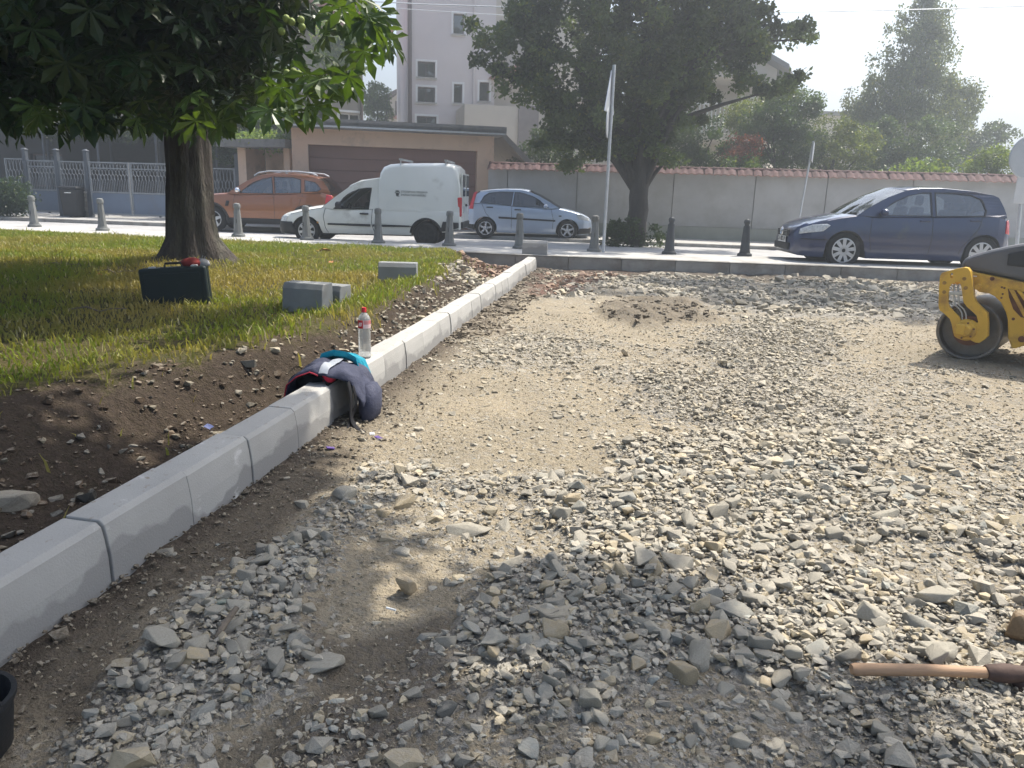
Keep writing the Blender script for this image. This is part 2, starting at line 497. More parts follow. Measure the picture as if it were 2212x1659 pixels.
def ground_mat(name, base, base2, fine, wet, redc):
    """colours picked per place from the attribute 'tint': x = broken stone, y = moist soil, z = brick-red soil"""
    m = bpy.data.materials.new(name); m.use_nodes = True
    nt = m.node_tree; b = nt.nodes['Principled BSDF']
    tc = nt.nodes.new('ShaderNodeTexCoord'); co = tc.outputs['Object']
    at = nt.nodes.new('ShaderNodeAttribute'); at.attribute_name = 'tint'
    sp = nt.nodes.new('ShaderNodeSeparateColor'); nt.links.new(at.outputs['Color'], sp.inputs[0])
    n1 = _noise(nt, co, 1.7, 7, .62); n2 = _noise(nt, co, 22, 5, .7); n3 = _noise(nt, co, 90, 4, .6)
    c = _mix(nt, _ramp(nt, n1.outputs['Fac'], .35, .65), base, base2)
    c = _mix(nt, _ramp(nt, n2.outputs['Fac'], .48, .72), c, tuple(v*.62 for v in base))
    vo = nt.nodes.new('ShaderNodeTexVoronoi'); vo.inputs['Scale'].default_value = 55; nt.links.new(co, vo.inputs['Vector'])
    vr = nt.nodes.new('ShaderNodeMapRange'); vr.inputs[1].default_value = 0; vr.inputs[2].default_value = 1
    hs = nt.nodes.new('ShaderNodeSeparateColor'); nt.links.new(vo.outputs['Color'], hs.inputs[0])
    fc = _mix(nt, hs.outputs[0], tuple(v*.55 for v in fine), tuple(min(1, v*1.3) for v in fine))
    a1 = nt.nodes.new('ShaderNodeMath'); a1.operation = 'MULTIPLY_ADD'; nt.links.new(sp.outputs[0], a1.inputs[0]); a1.inputs[1].default_value = 1.3; nt.links.new(hs.outputs[1], a1.inputs[2])
    c = _mix(nt, _ramp(nt, a1.outputs[0], .72, 1.2), c, fc)
    c = _mix(nt, sp.outputs[2], c, redc)
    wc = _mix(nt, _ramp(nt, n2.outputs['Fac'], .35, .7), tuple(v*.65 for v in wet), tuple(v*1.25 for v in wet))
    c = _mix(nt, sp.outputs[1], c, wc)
    nt.links.new(c, b.inputs['Base Color'])
    b.inputs['Roughness'].default_value = .97; b.inputs['Specular IOR Level'].default_value = .15
    ad = nt.nodes.new('ShaderNodeMath'); ad.operation = 'MULTIPLY_ADD'
    nt.links.new(n3.outputs['Fac'], ad.inputs[0]); ad.inputs[1].default_value = .45; nt.links.new(n2.outputs['Fac'], ad.inputs[2])
    bp = nt.nodes.new('ShaderNodeBump'); bp.inputs['Strength'].default_value = .9; bp.inputs['Distance'].default_value = .045
    nt.links.new(ad.outputs[0], bp.inputs['Height']); nt.links.new(bp.outputs[0], b.inputs['Normal'])
    return m
YARD_M = ground_mat('yard_clay', (.40, .335, .24), (.32, .275, .205), (.33, .305, .265), (.105, .085, .068), (.17, .105, .08))
yard = link('construction_ground', np_mesh('construction_ground', Vy, Fy, YARD_M, np.stack([np.clip(dens, 0, 1).ravel(), moist.ravel(), red.ravel()], 1), True))
tag(yard, 'bare tan clay ground of the dug up yard with broken stone on it', kind='structure')

# lawn, earth bank and trench behind the kerb
def bankw(y): return np.interp(y, [0, 2, 3.8, 5.0, 5.8, 7, 9.5, 11.3, 13, 14.6, 15.5], [1.6, 1.5, 1.2, .62, .42, .48, .5, .75, 1.0, 1.45, 1.6])
def trenchz(y): return np.interp(y, [0, 4, 6, 11, 13, 16], [.03, .05, .16, .15, .05, .03])
def lawn_fn(x, y):
    d = xk(y)-KERB_W-x
    bw = bankw(y)*(1+.35*(fbm(x, y, 2.1, 40)-.5))+.25*(fbm(x, y, .9, 41)-.5)
    t = np.clip((d-.38*bw)/(.62*bw+.05), 0, 1); t = t*t*(3-2*t)
    far = np.clip((yl0(x)-y)/.9, 0, 1)
    zl = .34+.06*(fbm(x, y, .5, 12)-.5)+.03*(fbm(x, y, 3, 14)-.5)+.05*np.exp(-((d-bw-.2)/.3)**2)
    zl = zl*far+(1-far)*.292
    tr = np.hypot(x+4.55, y-10.85)
    zl = zl+.13*np.exp(-(tr/.75)**2)
    z = trenchz(y)*(1-t)+zl*t+(.05*(fbm(x, y, 4, 17)-.5)+.03*(fbm(x, y, 12, 18)-.5))*(1-t*.8)
    soil = np.clip(1.25-(d-bw+.12+.5*(fbm(x, y, 3.5, 22)-.5))/.22, 0, 1)
    bare = np.clip(1.3-tr/(.85+.5*(fbm(x, y, 3, 29)-.5)), 0, 1)
    return z, soil, d, np.maximum(soil, bare*.9)
NV, ND = 300, 230
v_ = np.linspace(0, 1, NV)**1.2; d_ = np.concatenate([np.linspace(-.03, 2.0, 110), 2.0+13.5*np.linspace(0, 1, ND-110+1)[1:]**1.3])
VV, DD = np.meshgrid(v_, d_, indexing='ij')
YL = .2+VV*(yl0(-.1-DD)-.02-.2)
XL = xk(YL)-KERB_W-DD
ZL, SOIL, _, BARE = lawn_fn(XL, YL)
dug = np.clip(fuzzy(XL, YL, [(-1.6, 12.2), (1, 12.2), (1, 15.6), (-2.2, 15.6)], .08), 0, 1)*SOIL
ii = np.arange(NV*ND).reshape(NV, ND)
Fl = np.stack([ii[:-1, :-1].ravel(), ii[:-1, 1:].ravel(), ii[1:, 1:].ravel(), ii[1:, :-1].ravel()], 1)
LAWN_M = ground_mat('lawn_soil', (.075, .078, .026), (.12, .095, .04), (.16, .12, .09), (.070, .053, .041), (.17, .09, .068))
lawn = link('lawn', np_mesh('lawn', np.stack([XL.ravel(), YL.ravel(), ZL.ravel()], 1), Fl, LAWN_M, np.stack([SOIL.ravel()*.35, BARE.ravel()*.92, dug.ravel()*.5], 1), True))
tag(lawn, 'grassy verge with a bare earth bank and trench along the new kerb', kind='structure')

def lawn_z(x, y): return float(lawn_fn(np.array([x]), np.array([y]))[0][0])

# grass blades
def grass():
    n = 260000
    u = RNG.random(n); x = -13.5+RNG.random(n)*15; y = 2.2+(RNG.random(n)**.85)*15.2
    z, soil, d, bare = lawn_fn(x, y)
    p = np.clip(1.15-bare*1.3, 0, 1)*np.clip(.35+1.5*(fbm(x, y, 1.1, 51)-.22), .12, 1)
    p = np.where(bare > .9, .012, p)
    keep = (d > .12) & (y < yl0(x)-.03+.10*fbm(x, y, 3, 5)) & (RNG.random(n) < p) & (np.abs(x) < y*.75+.5)
    x, y, z, d, bare = x[keep], y[keep], z[keep], d[keep], bare[keep]
    n = len(x)
    h = (.028+.045*RNG.random(n)**2)*(.7+.8*fbm(x, y, 1.6, 88))*(1+.9*(RNG.random(n) > .97))
    h *= 1+.5*np.exp(-((d-.45)/.35)**2)
    w = .0035+.0035*RNG.random(n)+y*.0002
    a = RNG.random(n)*6.283; b = RNG.random(n)*6.283; ln = h*(.2+.9*RNG.random(n))
    dx, dy = np.cos(a)*w, np.sin(a)*w
    lx, ly = np.cos(b)*ln, np.sin(b)*ln
    P = np.zeros((n, 5, 3))
    P[:, 0] = np.stack([x-dx, y-dy, z-.012], 1); P[:, 1] = np.stack([x+dx, y+dy, z-.012], 1)
    P[:, 2] = np.stack([x-dx*.8+lx*.35, y-dy*.8+ly*.35, z+h*.6], 1); P[:, 3] = np.stack([x+dx*.8+lx*.35, y+dy*.8+ly*.35, z+h*.6], 1)
    P[:, 4] = np.stack([x+lx, y+ly, z+h], 1)
    o = (np.arange(n)*5)[:, None]
    F = np.concatenate([o+np.array([[0, 1, 3]]), o+np.array([[0, 3, 2]]), o+np.array([[2, 3, 4]])])
    dry = np.clip((fbm(x, y, .9, 63)-.36)*3.2+.35*(RNG.random(n)-.5)+.25*bare, 0, 1)
    far = np.clip((y-10.5)/3, 0, 1); dry = dry*(1-.35*far)
    g = np.stack([.17+.045*RNG.random(n), .21+.05*RNG.random(n), .028+.01*RNG.random(n)], 1); s_ = np.array([[.33, .27, .09]])
    c = g*(1-dry[:, None])+s_*dry[:, None]
    straw = RNG.random(n) < .03
    c[straw] = (.46, .40, .24)
    return np_mesh('grass', P.reshape(-1, 3), F, leaf_mat('grass_blade', (1, 1, 1), .4, .5, (1.25, 1.25, .7)), np.repeat(c, 5, 0))
tag(link('grass', grass()), 'short patchy grass of the verge, green and dry yellow', kind='stuff')

# base sheet to the horizon, pavement, road, far pavement
mb = MB(); mb.grid([[(x, y, -.35) for x in (-285, -60, 0, 60, 405)] for y in (-80, 0, 60, 200, 330)])
tag(mb.build('ground', mat('dry_earth', (.14, .13, .08), 1, .3, .3)), 'wide flat ground beyond the yard', kind='structure')
xs = np.linspace(-40, 40, 81)
mb = MB(); rows = []
for t in np.linspace(0, 1, 14):
    rows.append([(x, float(ypf(x)*(1-t)+(yfk(x)+.1)*t), float(zroad(x, ypf(x)*(1-t)+(yfk(x)+.1)*t))) for x in xs])
mb.grid(rows)
tag(mb.build('road', ASPH, smooth=60), 'pale worn asphalt street behind the bollards', kind='structure')
mb = MB(); rows = []
for t in (0, .5, 1):
    rows.append([(x, float(yl0(x)-.02+(ypf(x)-yl0(x)+.02)*t), .293) for x in xs])
rows.append([(x, float(ypf(x))+.012, .2) for x in xs])
mb.grid(rows)
tag(mb.build('pavement', PAVE), 'pale paved strip under the row of bollards', kind='structure')
mb = MB()
mb.grid([[(x, float(yfk(x)+.12+t), .195+.002*t+max(0, t-3)*.01) for x in xs] for t in (0, 1.5, 3, 8, 40)])
tag(mb.build('far_pavement', PAVE), 'grey pavement on the far side of the street', kind='structure')

# ================================================================ KERBS
def kerb_profile(h0, wtop=KERB_W):
    return [(0.018, h0), (0.012, .17), (.004, .235), (-.004, .279), (-.022, .297), (-wtop, .30), (-wtop-.004, h0)]
kerb = thing('kerb', 'new row of pale concrete kerbstones across the yard', 'kerb', (0, 0, 0))
ylist = []
y = float(_k[0].y)
tgt = [p.y for p in _k]
yy = tgt[0]-.5*math.cos(.15)
while yy > -1.5: ylist.append(yy); yy -= .494
ylist = sorted(ylist)+[tgt[0]]
yy = tgt[0]
while yy+.494 < 14.75: yy += .4935; ylist.append(yy)
for i in range(len(ylist)-1):
    a, b = ylist[i]+.0018, ylist[i+1]-.0018
    jx, jz = random.uniform(-.007, .007), random.uniform(-.006, .004)
    mb = MB(); pr = kerb_profile(-.15)
    ends = []
    for yv in (a, b):
        x0 = float(xk(yv)); sl = float(2*KP[0]*yv+KP[1])
        ends.append([(x0+jx+p[0], yv-p[0]*sl*1.0, p[1]+jz) for p in pr])
    n = len(pr)
    mb.add(ends[0]+ends[1], [tuple(range(n)), tuple(range(2*n-1, n-1, -1))]+[(k, (k+1) % n, n+(k+1) % n, n+k) for k in range(n)])
    mb.build('kerb_stone', CONC, kerb, bevel=.004, seg=2)
edge = thing('road_kerb', 'older grey concrete kerb edging the pavement above the dug yard', 'kerb', (0, 0, 0))
x = -14.0
while x < 13:
    x2 = x+1.0
    mb = MB()
    a, b = Vector((x+.004, float(yl0(x)), 0)), Vector((x2-.004, float(yl0(x2)), 0))
    n = Vector((-(b-a).y, (b-a).x, 0)).normalized()
    j = random.uniform(-.006, .006)
    P = []
    for e in (a, b):
        for o, z in ((-.0, -.2), (0.0, .275), (.02, .301), (.14, .301), (.14, -.2)):
            q = e+n*(o+j); P.append((q.x, q.y, z+j*.4))
    mb.add(P, [(0, 1, 2, 3, 4), (9, 8, 7, 6, 5)]+[(k, (k+1) % 5, 5+(k+1) % 5, 5+k) for k in range(5)])
    mb.build('kerb_stone', CONC_OLD, edge, bevel=.008)
    x = x2
fk = thing('far_kerb', 'low worn kerb along the far side of the street', 'kerb', (0, 0, 0))
x = -30.0
while x < 24:
    x2 = x+1.5
    mb = MB()
    a, b = Vector((x+.005, float(yfk(x)), 0)), Vector((x2-.005, float(yfk(x2)), 0))
    n = Vector((-(b-a).y, (b-a).x, 0)).normalized()
    P = []
    for e in (a, b):
        zb = .0
        for o, z in ((0, zb), (0.01, .185), (.025, .2), (.13, .2), (.13, zb)):
            q = e+n*o; P.append((q.x, q.y, z))
    mb.add(P, [(0, 1, 2, 3, 4), (9, 8, 7, 6, 5)]+[(k, (k+1) % 5, 5+(k+1) % 5, 5+k) for k in range(5)])
    mb.build('kerb_stone', CONC_OLD, fk)
    x = x2

# ================================================================ BROKEN STONE
def hull(n, seed, sub=False):
    r_ = random.Random(seed)
    bm = bmesh.new()
    for i in range(n):
        v = Vector((r_.gauss(0, 1), r_.gauss(0, 1), r_.gauss(0, 1))).normalized()
        k = r_.uniform(.82, 1.0)
        v = Vector((max(-.72, min(.72, v.x)), max(-.8, min(.8, v.y)), max(-.62, min(.62, v.z))))
        bm.verts.new((v.x*k, v.y*k*r_.uniform(.8, 1), v.z*k))
    bmesh.ops.convex_hull(bm, input=bm.verts)
    bmesh.ops.delete(bm, geom=[v for v in bm.verts if not v.link_faces], context='VERTS')
    bmesh.ops.triangulate(bm, faces=bm.faces)
    bm.verts.index_update()
    V = np.array([v.co[:] for v in bm.verts]); F = np.array([[v.index for v in f.verts] for f in bm.faces])
    bm.free()
    return V, F
TPL = [hull(random.Random(i).randint(11, 16), 100+i) for i in range(16)]
STONE_M = mat('broken_stone', (.385, .355, .30), .93, .16, 14, .5, 130, tint=True, spec=.2)
dusted(STONE_M, (.40, .36, .295), amt=.6)
def stone_field():
    pts = []
    def scatter(n, x0, x1, y0, y1, smin, smean, smax, pw, boost=1.0):
        y = y0+(y1-y0)*RNG.random(n)**pw; x = x0+(x1-x0)*RNG.random(n)
        k = (x > xk(y)+.03) & (y < yl0(x)-.08) & (np.abs(x) < y*.74+.6)
        x, y = x[k], y[k]
        d = stone_density(x, y)
        k = RNG.random(len(x)) < np.clip(d*boost, 0, 1)
        x, y, d = x[k], y[k], d[k]
        s = np.clip(smean*np.exp(RNG.normal(0, .42, len(x))), smin, smax)
        pts.append(np.stack([x, y, s, d], 1))
    scatter(38000, -2, 4.2, 1.55, 4.6, .007, .0115, .025, 1.0)
    scatter(11000, -2, 4.2, 1.55, 4.6, .012, .022, .05, .9)
    scatter(1900, -2, 4.2, 1.55, 4.6, .026, .035, .07, .85)
    scatter(46000, -1.2, 8, 4.2, 9.5, .009, .0145, .035, 1.0)
    scatter(4200, -1.2, 8, 4.2, 9.5, .018, .026, .06, 1.0)
    scatter(9000, 0, 10, 9.0, 14.8, .016, .028, .07, 1.0)
    scatter(2600, .5, 7, 9.8, 14.6, .03, .052, .12, 1.0)
    P = np.concatenate(pts)
    # stones in the trench and at the dug end of the verge
    n = 5200
    y = 1.5+RNG.random(n)*13.4; d = RNG.random(n)**1.3*np.where(y > 11.5, 1.6, .9)
    x = xk(y)-KERB_W-.03-d
    z, soil, dd, bare = lawn_fn(x, y)
    k = (soil > .7) & (RNG.random(n) < np.where(y > 11.5, .9, np.where(y > 6, .75, .28))*(1.15-d*.8)) & (y < yl0(x)-.1)
    s = np.clip(np.where(y > 11, .045, .022)*np.exp(RNG.normal(0, .45, n)), .01, .11)
    T = np.stack([x, y, s, np.ones(n)], 1)[k]; zt = z[k]
    # dark clods of soil: the heap in the yard, the moist strip along the kerb, the foot of the road kerb
    n = 5200
    y = 1.7+RNG.random(n)*12.8; x = xk(y)+.02+RNG.random(n)**2*.45
    m1 = RNG.random(n) < np.where(y < 5, .55, .3)
    y2 = np.concatenate([y[m1], 8.0+RNG.random(1500)*3.4]); x2 = np.concatenate([x[m1], RNG.random(1500)*5])
    k = np.concatenate([np.ones(m1.sum(), bool), fuzzy(x2[m1.sum():], y2[m1.sum():], DARKH, .12) > .3])
    x2, y2 = x2[k], y2[k]
    y3 = 12.5+RNG.random(2400)*2.2; x3 = .6+RNG.random(2400)*7; k = (fuzzy(x3, y3, DARKF, .1) > .4); x2 = np.concatenate([x2, x3[k]]); y2 = np.concatenate([y2, y3[k]])
    sz = np.clip(np.where(y2 > 7, .026, .0075)*np.exp(RNG.normal(0, .5, len(y2))), .006, .08)
    Kd = np.stack([x2, y2, sz, np.full(len(x2), .3)], 1)
    # crumbs of soil on the bank
    nb = 9000
    yb = 2.0+RNG.random(nb)**1.2*12.5; xb = xk(yb)-KERB_W-.05-RNG.random(nb)*1.7
    zb, sb, db, bb = lawn_fn(xb, yb)
    k = (sb > .45) & (RNG.random(nb) < .75); szb = np.clip(.010*np.exp(RNG.normal(0, .55, nb)), .004, .045)
    Kb = np.stack([xb, yb, szb, np.full(nb, .3)], 1)[k]
    return P, T, zt, Kd, Kb, zb[k]
SP, ST, SZ, SK, SB, SBZ = stone_field()
zS = zyard(SP[:, 0], SP[:, 1])+.035*np.clip(SP[:, 3]*1.5, 0, 1)
kd_ = SP[:, 0]-xk(SP[:, 1]); zS = zS+.04*np.exp(-(kd_/.25)**2)
zK = zyard(SK[:, 0], SK[:, 1])+.05*np.exp(-((SK[:, 0]-xk(SK[:, 1]))/.25)**2)*.8+.08*fuzzy(SK[:, 0], SK[:, 1], DARKH, .12)+.01
ALLS = np.concatenate([SP, ST, SK, SB]); ALLZ = np.concatenate([zS, SZ, zK, SBZ]); TR = np.concatenate([np.zeros(len(SP), bool), np.ones(len(ST), bool), np.zeros(len(SK)+len(SB), bool)])
CLOD = np.concatenate([np.zeros(len(SP)+len(ST), bool), np.ones(len(SK)+len(SB), bool)])
BANKC = np.concatenate([np.zeros(len(SP)+len(ST)+len(SK), bool), np.ones(len(SB), bool)])
# nothing big lies on the shovel's handle
_ha, _hb = G(1848, 1446, .1), G(2180, 1456, .17)
_t = np.clip((ALLS[:, 0]-_ha.x)/(_hb.x-_ha.x), 0, 1)
_dd = ALLS[:, 1]-(_ha.y+_t*(_hb.y-_ha.y))
_keep = ~((ALLS[:, 2] > .02) & (_dd < .07) & (_dd > -.20) & (ALLS[:, 0] > _ha.x-.05) & (ALLS[:, 0] < _hb.x+.3))
ALLS, ALLZ, TR, CLOD, BANKC = ALLS[_keep], ALLZ[_keep], TR[_keep], CLOD[_keep], BANKC[_keep]
n = len(ALLS)
ALLZ = ALLZ+ALLS[:, 2]*(-.08+.46*RNG.random(n)**1.6*np.clip(ALLS[:, 3]*1.2, .3, 1))+.015*np.clip(ALLS[:, 3], 0, 1)*RNG.random(n)
app = ALLS[:, 2]/ALLS[:, 1]*np.where(TR, .6, 1.0)
inview = (ALLS[:, 1] > 1.72) & (np.abs(ALLS[:, 0]) < ALLS[:, 1]*.655)
app = app[_keep] if len(app) != n else app
order = np.argsort(-np.where(inview & ~CLOD, app, 0))
single = order[:288]; mass = order[288:]
def stone_tint(x, y, n, tr):
    base = np.array([.95, .945, .93])[None]*np.ones((n, 1))
    v = .72+.5*RNG.random(n)
    warm = RNG.random(n) < .22; bluish = RNG.random(n) < .06
    base[warm] = (1.06, .97, .80); base[bluish] = (.82, .89, .94)
    dusty = (np.asarray(y) > 4.2)
    base[dusty] = base[dusty]*.5+np.array([1.02, .98, .9])*.5
    redd = (np.asarray(tr) & (np.asarray(y) > 12.2)) | (ptin(x, y, REDS) & (RNG.random(n) < .6))
    c = base*v[:, None]
    c[redd] = c[redd]*np.array([.72, .52, .47])
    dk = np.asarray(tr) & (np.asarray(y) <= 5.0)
    c[dk] *= .5  # shade of the near trench put into the stone colour
    return c
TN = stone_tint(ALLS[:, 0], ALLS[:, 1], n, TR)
TN[CLOD] = np.array([[.36, .32, .28]])*(.7+.6*RNG.random(CLOD.sum()))[:, None]
TN[BANKC] *= np.array([[.72, .62, .56]])
def stones_mesh(idx, name):
    Vs, Fs, Cs, o = [], [], [], 0
    tp = RNG.integers(0, len(TPL), len(idx))
    for t in range(len(TPL)):
        sel = idx[tp == t]; m_ = len(sel)
        if m_ == 0: continue
        V, F = TPL[t]
        sc = np.stack([1.0+.45*RNG.random(m_), .7+.4*RNG.random(m_), .45+.4*RNG.random(m_)], 1)*ALLS[sel, 2][:, None]
        P = V[None]*sc[:, None, :]
        a = RNG.random(m_)*6.283; tl = RNG.normal(0, .28, m_)
        ct, st = np.cos(tl)[:, None], np.sin(tl)[:, None]
        P = np.stack([P[:, :, 0], P[:, :, 1]*ct-P[:, :, 2]*st, P[:, :, 1]*st+P[:, :, 2]*ct], 2)
        ca, sa = np.cos(a)[:, None], np.sin(a)[:, None]
        P = np.stack([P[:, :, 0]*ca-P[:, :, 1]*sa, P[:, :, 0]*sa+P[:, :, 1]*ca, P[:, :, 2]], 2)
        P = P+np.stack([ALLS[sel, 0], ALLS[sel, 1], ALLZ[sel]], 1)[:, None]
        Vs.append(P.reshape(-1, 3)); k = V.shape[0]
        Fs.append((F[None]+(np.arange(m_)*k)[:, None, None]).reshape(-1, 3)+o); o += m_*k
        Cs.append(np.repeat(TN[sel], k, 0))
    return np_mesh(name, np.concatenate(Vs), np.concatenate(Fs), STONE_M, np.concatenate(Cs))
def chips(n):
    # grit between the stones
    y = 1.6+(RNG.random(n)**1.5)*7.5; x = -2+RNG.random(n)*(4+y*.75)
    k = (x > xk(y)+.03) & (np.abs(x) < y*.72+.3); x, y = x[k], y[k]
    d = stone_density(x, y); k = RNG.random(len(x)) < .25+.75*d; x, y, d = x[k], y[k], d[k]
    V, F = hull(6, 999); m_ = len(x); s = (.0035+.0055*RNG.random(m_)**2)*(1+.12*y)
    a = RNG.random(m_)*6.283; ca, sa = np.cos(a)[:, None], np.sin(a)[:, None]
    sc = np.stack([1+.6*RNG.random(m_), np.ones(m_), .6+.4*RNG.random(m_)], 1)*s[:, None]
    P = V[None]*sc[:, None, :]
    P = np.stack([P[:, :, 0]*ca-P[:, :, 1]*sa, P[:, :, 0]*sa+P[:, :, 1]*ca, P[:, :, 2]], 2)
    z = zyard(x, y)+.035*np.clip(d*1.5, 0, 1)+.05*np.exp(-((x-xk(y))/.25)**2)*(.4+.8*fbm(x, y, 5, 31))+.018*(fbm(x, y, 9, 61)-.5)+s*.3
    P = P+np.stack([x, y, z], 1)[:, None]
    F_ = (F[None]+(np.arange(m_)*len(V))[:, None, None]).reshape(-1, 3)
    c = np.array([[1.0, .93, .80]])*(.65+.5*RNG.random((m_, 1)))
    return np_mesh('grit', P.reshape(-1, 3), F_, STONE_M, np.repeat(c, len(V), 0))
tag(link('grit', chips(70000)), 'fine grit and crumbs between the broken stones', kind='stuff')
tag(link('gravel', stones_mesh(mass, 'gravel')), 'mass of small broken stone and crumbs spread over the yard and trench', kind='stuff')
# the largest stones, each a thing of its own
BIG = []
for i in range(14):
    V, F = hull(random.Random(i+50).randint(13, 19), 300+i)
    bm = bmesh.new()
    vs_ = [bm.verts.new(v) for v in V]
    for f in F: bm.faces.new([vs_[k] for k in f])
    bmesh.ops.dissolve_limit(bm, angle_limit=R(14), verts=bm.verts, edges=bm.edges)
    bmesh.ops.bevel(bm, geom=list(bm.edges)+list(bm.verts), offset=.045, segments=1, affect='EDGES', profile=.5)
    bmesh.ops.triangulate(bm, faces=bm.faces)
    bmesh.ops.subdivide_edges(bm, edges=[e for e in bm.edges if e.calc_length() > .35], cuts=1, use_grid_fill=True)
    bmesh.ops.triangulate(bm, faces=bm.faces)
    for v in bm.verts:
        q = mnoise.noise(v.co*2.3+Vector((i*3.1, 0, 0)))*.07+mnoise.noise(v.co*6.0+Vector((0, i*2.7, 0)))*.03
        v.co = v.co*(1+q)
    bm.verts.index_update()
    BIG.append((np.array([v.co[:] for v in bm.verts]), np.array([[v.index for v in f.verts] for f in bm.faces])))
    bm.free()
PALE = ('pale grey', 'warm tan', 'blue grey')
BIGM = {}
for k, tc in enumerate(((.93, .93, .91), (1.08, .96, .76), (.84, .89, .93), (.40, .35, .31), (.62, .46, .42))):
    for i, (V, F) in enumerate(BIG):
        BIGM[(k, i)] = np_mesh('stone', V, F, STONE_M, np.ones((len(V), 1))*np.array([tc])*(.85+.3*random.random()), True); BIGM[(k, i)].set_sharp_from_angle(angle=R(20))
LM = [(1590, 912, 'the rounded yellowish stone'), (1350, 768, 'the upright pale shard'), (1705, 965, 'the squarish tan stone in the sun'), (1010, 1150, 'the long flat slab on the brown patch'),
      (1190, 1338, 'the big wedge stone in the near rubble'), (880, 1275, 'the sunlit clay patch'), (1275, 1530, 'the tall narrow stone'), (965, 1545, 'the dark round stone'), (1378, 1440, 'the blue grey stone'),
      (1758, 1405, 'the tip of the wooden handle'), (2000, 1450, 'the middle of the wooden handle'), (2180, 1470, 'the rusty shovel head'), (2195, 1370, 'the brown boulder'), (1830, 1510, 'the pale stone left of the handle'), (1188, 1040, 'the pair of dark blocks'),
      (470, 1318, 'the stick in the shaded pile'), (180, 1500, 'the black corner shape'), (620, 1150, 'the kerb in the shade'), (760, 960, 'the navy bag'), (1600, 620, 'the road kerb below the dark blue car'), (2060, 790, 'the roller drum'), (1400, 675, 'the dark heap of soil'), (1180, 610, 'the far end of the new kerb'),
      (1500, 1150, 'the sunlit middle of the rubble'), (1900, 1200, 'the sunlit right side of the rubble'), (1600, 1300, 'the shade edge in the right rubble'), (1500, 1620, 'the bottom edge right of centre'), (1150, 1620, 'the bottom edge at the centre'), (2000, 1620, 'the lower right corner'), (800, 1620, 'the brown soil at the bottom edge'), (400, 1520, 'the foot of the shaded pile'), (1950, 1000, 'the dusty strip right of the yellowish stone')]
LMP = [(*G(a_, b_, .04)[:2], t_) for a_, b_, t_ in LM]
LMT = [(*G(30, 1105, .05)[:2], 'the large pale boulder in the trench'), (*G(452, 944, .1)[:2], 'the blue and white wrapper in the trench'), (*G(690, 790, .2)[:2], 'the bag behind the kerb'), (*G(790, 730, .2)[:2], 'the water bottle behind the kerb'), (*G(930, 640, .15)[:2], 'the grass edge below the lone block'), (*G(1040, 585, .1)[:2], 'the dug hole at the end of the kerb'), (*G(200, 1010, .1)[:2], 'the dark bank at the left')]
RANK = ('largest', 'second largest', 'third largest', 'fourth largest', 'fifth largest', 'sixth largest', 'seventh largest', 'eighth largest')
cells = {}
for j in single:
    x, y, s, _ = ALLS[j]; tr = TR[j]
    k = 0 if random.random() < .74 else (1 if random.random() < .7 else 2)
    if tr: k = 4 if y > 12 else 3  # dark tint of the trench stones includes the trench shade
    place = min(LMT if tr else LMP, key=lambda q: (q[0]-x)**2+(q[1]-y)**2)[2]
    cells.setdefault((k, place), []).append(j)
for (k, place), js in cells.items():
    js.sort(key=lambda q: -app[q])
    kind = PALE[k]+' broken stone' if k < 3 else ('shade darkened earthy stone', 'reddish brown stone')[k-3]
    for r_, j in enumerate(js):
        x, y, s, _ = ALLS[j]
        o = bpy.data.objects.new('stone', BIGM[(k, random.randrange(len(BIG)))])
        COL.objects.link(o)
        o.location = (x, y, ALLZ[j])
        o.rotation_euler = (random.gauss(0, .25), random.gauss(0, .25), random.uniform(0, 6.28))
        o.scale = (s*random.uniform(1.0, 1.45), s*random.uniform(.75, 1.1), s*random.uniform(.5, .85))
        if len(js) == 1: lab = 'the only large '+kind+' near '+place
        elif r_ < len(RANK): lab = RANK[r_]+' '+kind+' near '+place
        else: lab = 'small '+kind+' near '+place
        tag(o, lab, 'stone', kind+'s near '+place)

# stones that stand out from the rest
def rock(label, px, py, s, tintc, i, rot=(0, 0, 0), sc=(1.2, .9, .7), z=.03):
    V, F = BIG[i % len(BIG)]
    p = G(px, py, z)
    o = link('stone', np_mesh('stone', V, F, STONE_M, np.ones((len(V), 1))*np.array([tintc])), None, (p.x, p.y, p.z+s*sc[2]*.42), rot)
    o.scale = tuple(s*k for k in sc)
    tag(o, label, 'stone')
rock('rounded yellowish stone lying alone on the pale clay', 1590, 912, .075, (1.25, 1.05, .78), 3, (0, .1, .3), (1.5, .9, .6))
rock('upright pointed pale shard standing in the sunlit yard', 1350, 768, .075, (1.1, 1.0, .85), 5, (.2, .9, .3), (1.3, .75, .5))
rock('squarish tan stone just below the rounded yellowish one', 1705, 965, .075, (1.1, .98, .8), 7, (0, 0, .5), (1.2, 1.0, .75))
rock('long flat grey slab lying on the bare brown patch', 1010, 1150, .09, (.9, .9, .88), 9, (.1, 0, .2), (1.6, .9, .4))
rock('long grey wedge stone with a flat top, largest of the near rubble', 1190, 1338, .075, (.92, .9, .85), 2, (0, .1, .4), (1.6, 1.0, .6))
rock('upright oblong tan stone beside the sunlit clay patch', 880, 1275, .062, (1.15, 1.0, .8), 6, (.3, 1.0, 1.2), (1.3, .8, .7))
rock('tall narrow grey stone with a flat face standing in the near rubble', 1275, 1530, .06, (.9, .9, .87), 11, (0, 1.25, 1.5), (1.35, .95, .6))
rock('dark round stone half sunk in the brown soil', 965, 1545, .042, (.38, .4, .42), 12, (0, 0, 0), (1.1, 1.0, .8))
rock('blue grey angular stone in the middle of the near rubble', 1378, 1440, .058, (.62, .75, .88), 4, (.2, 0, 1), (1.3, .9, .7))
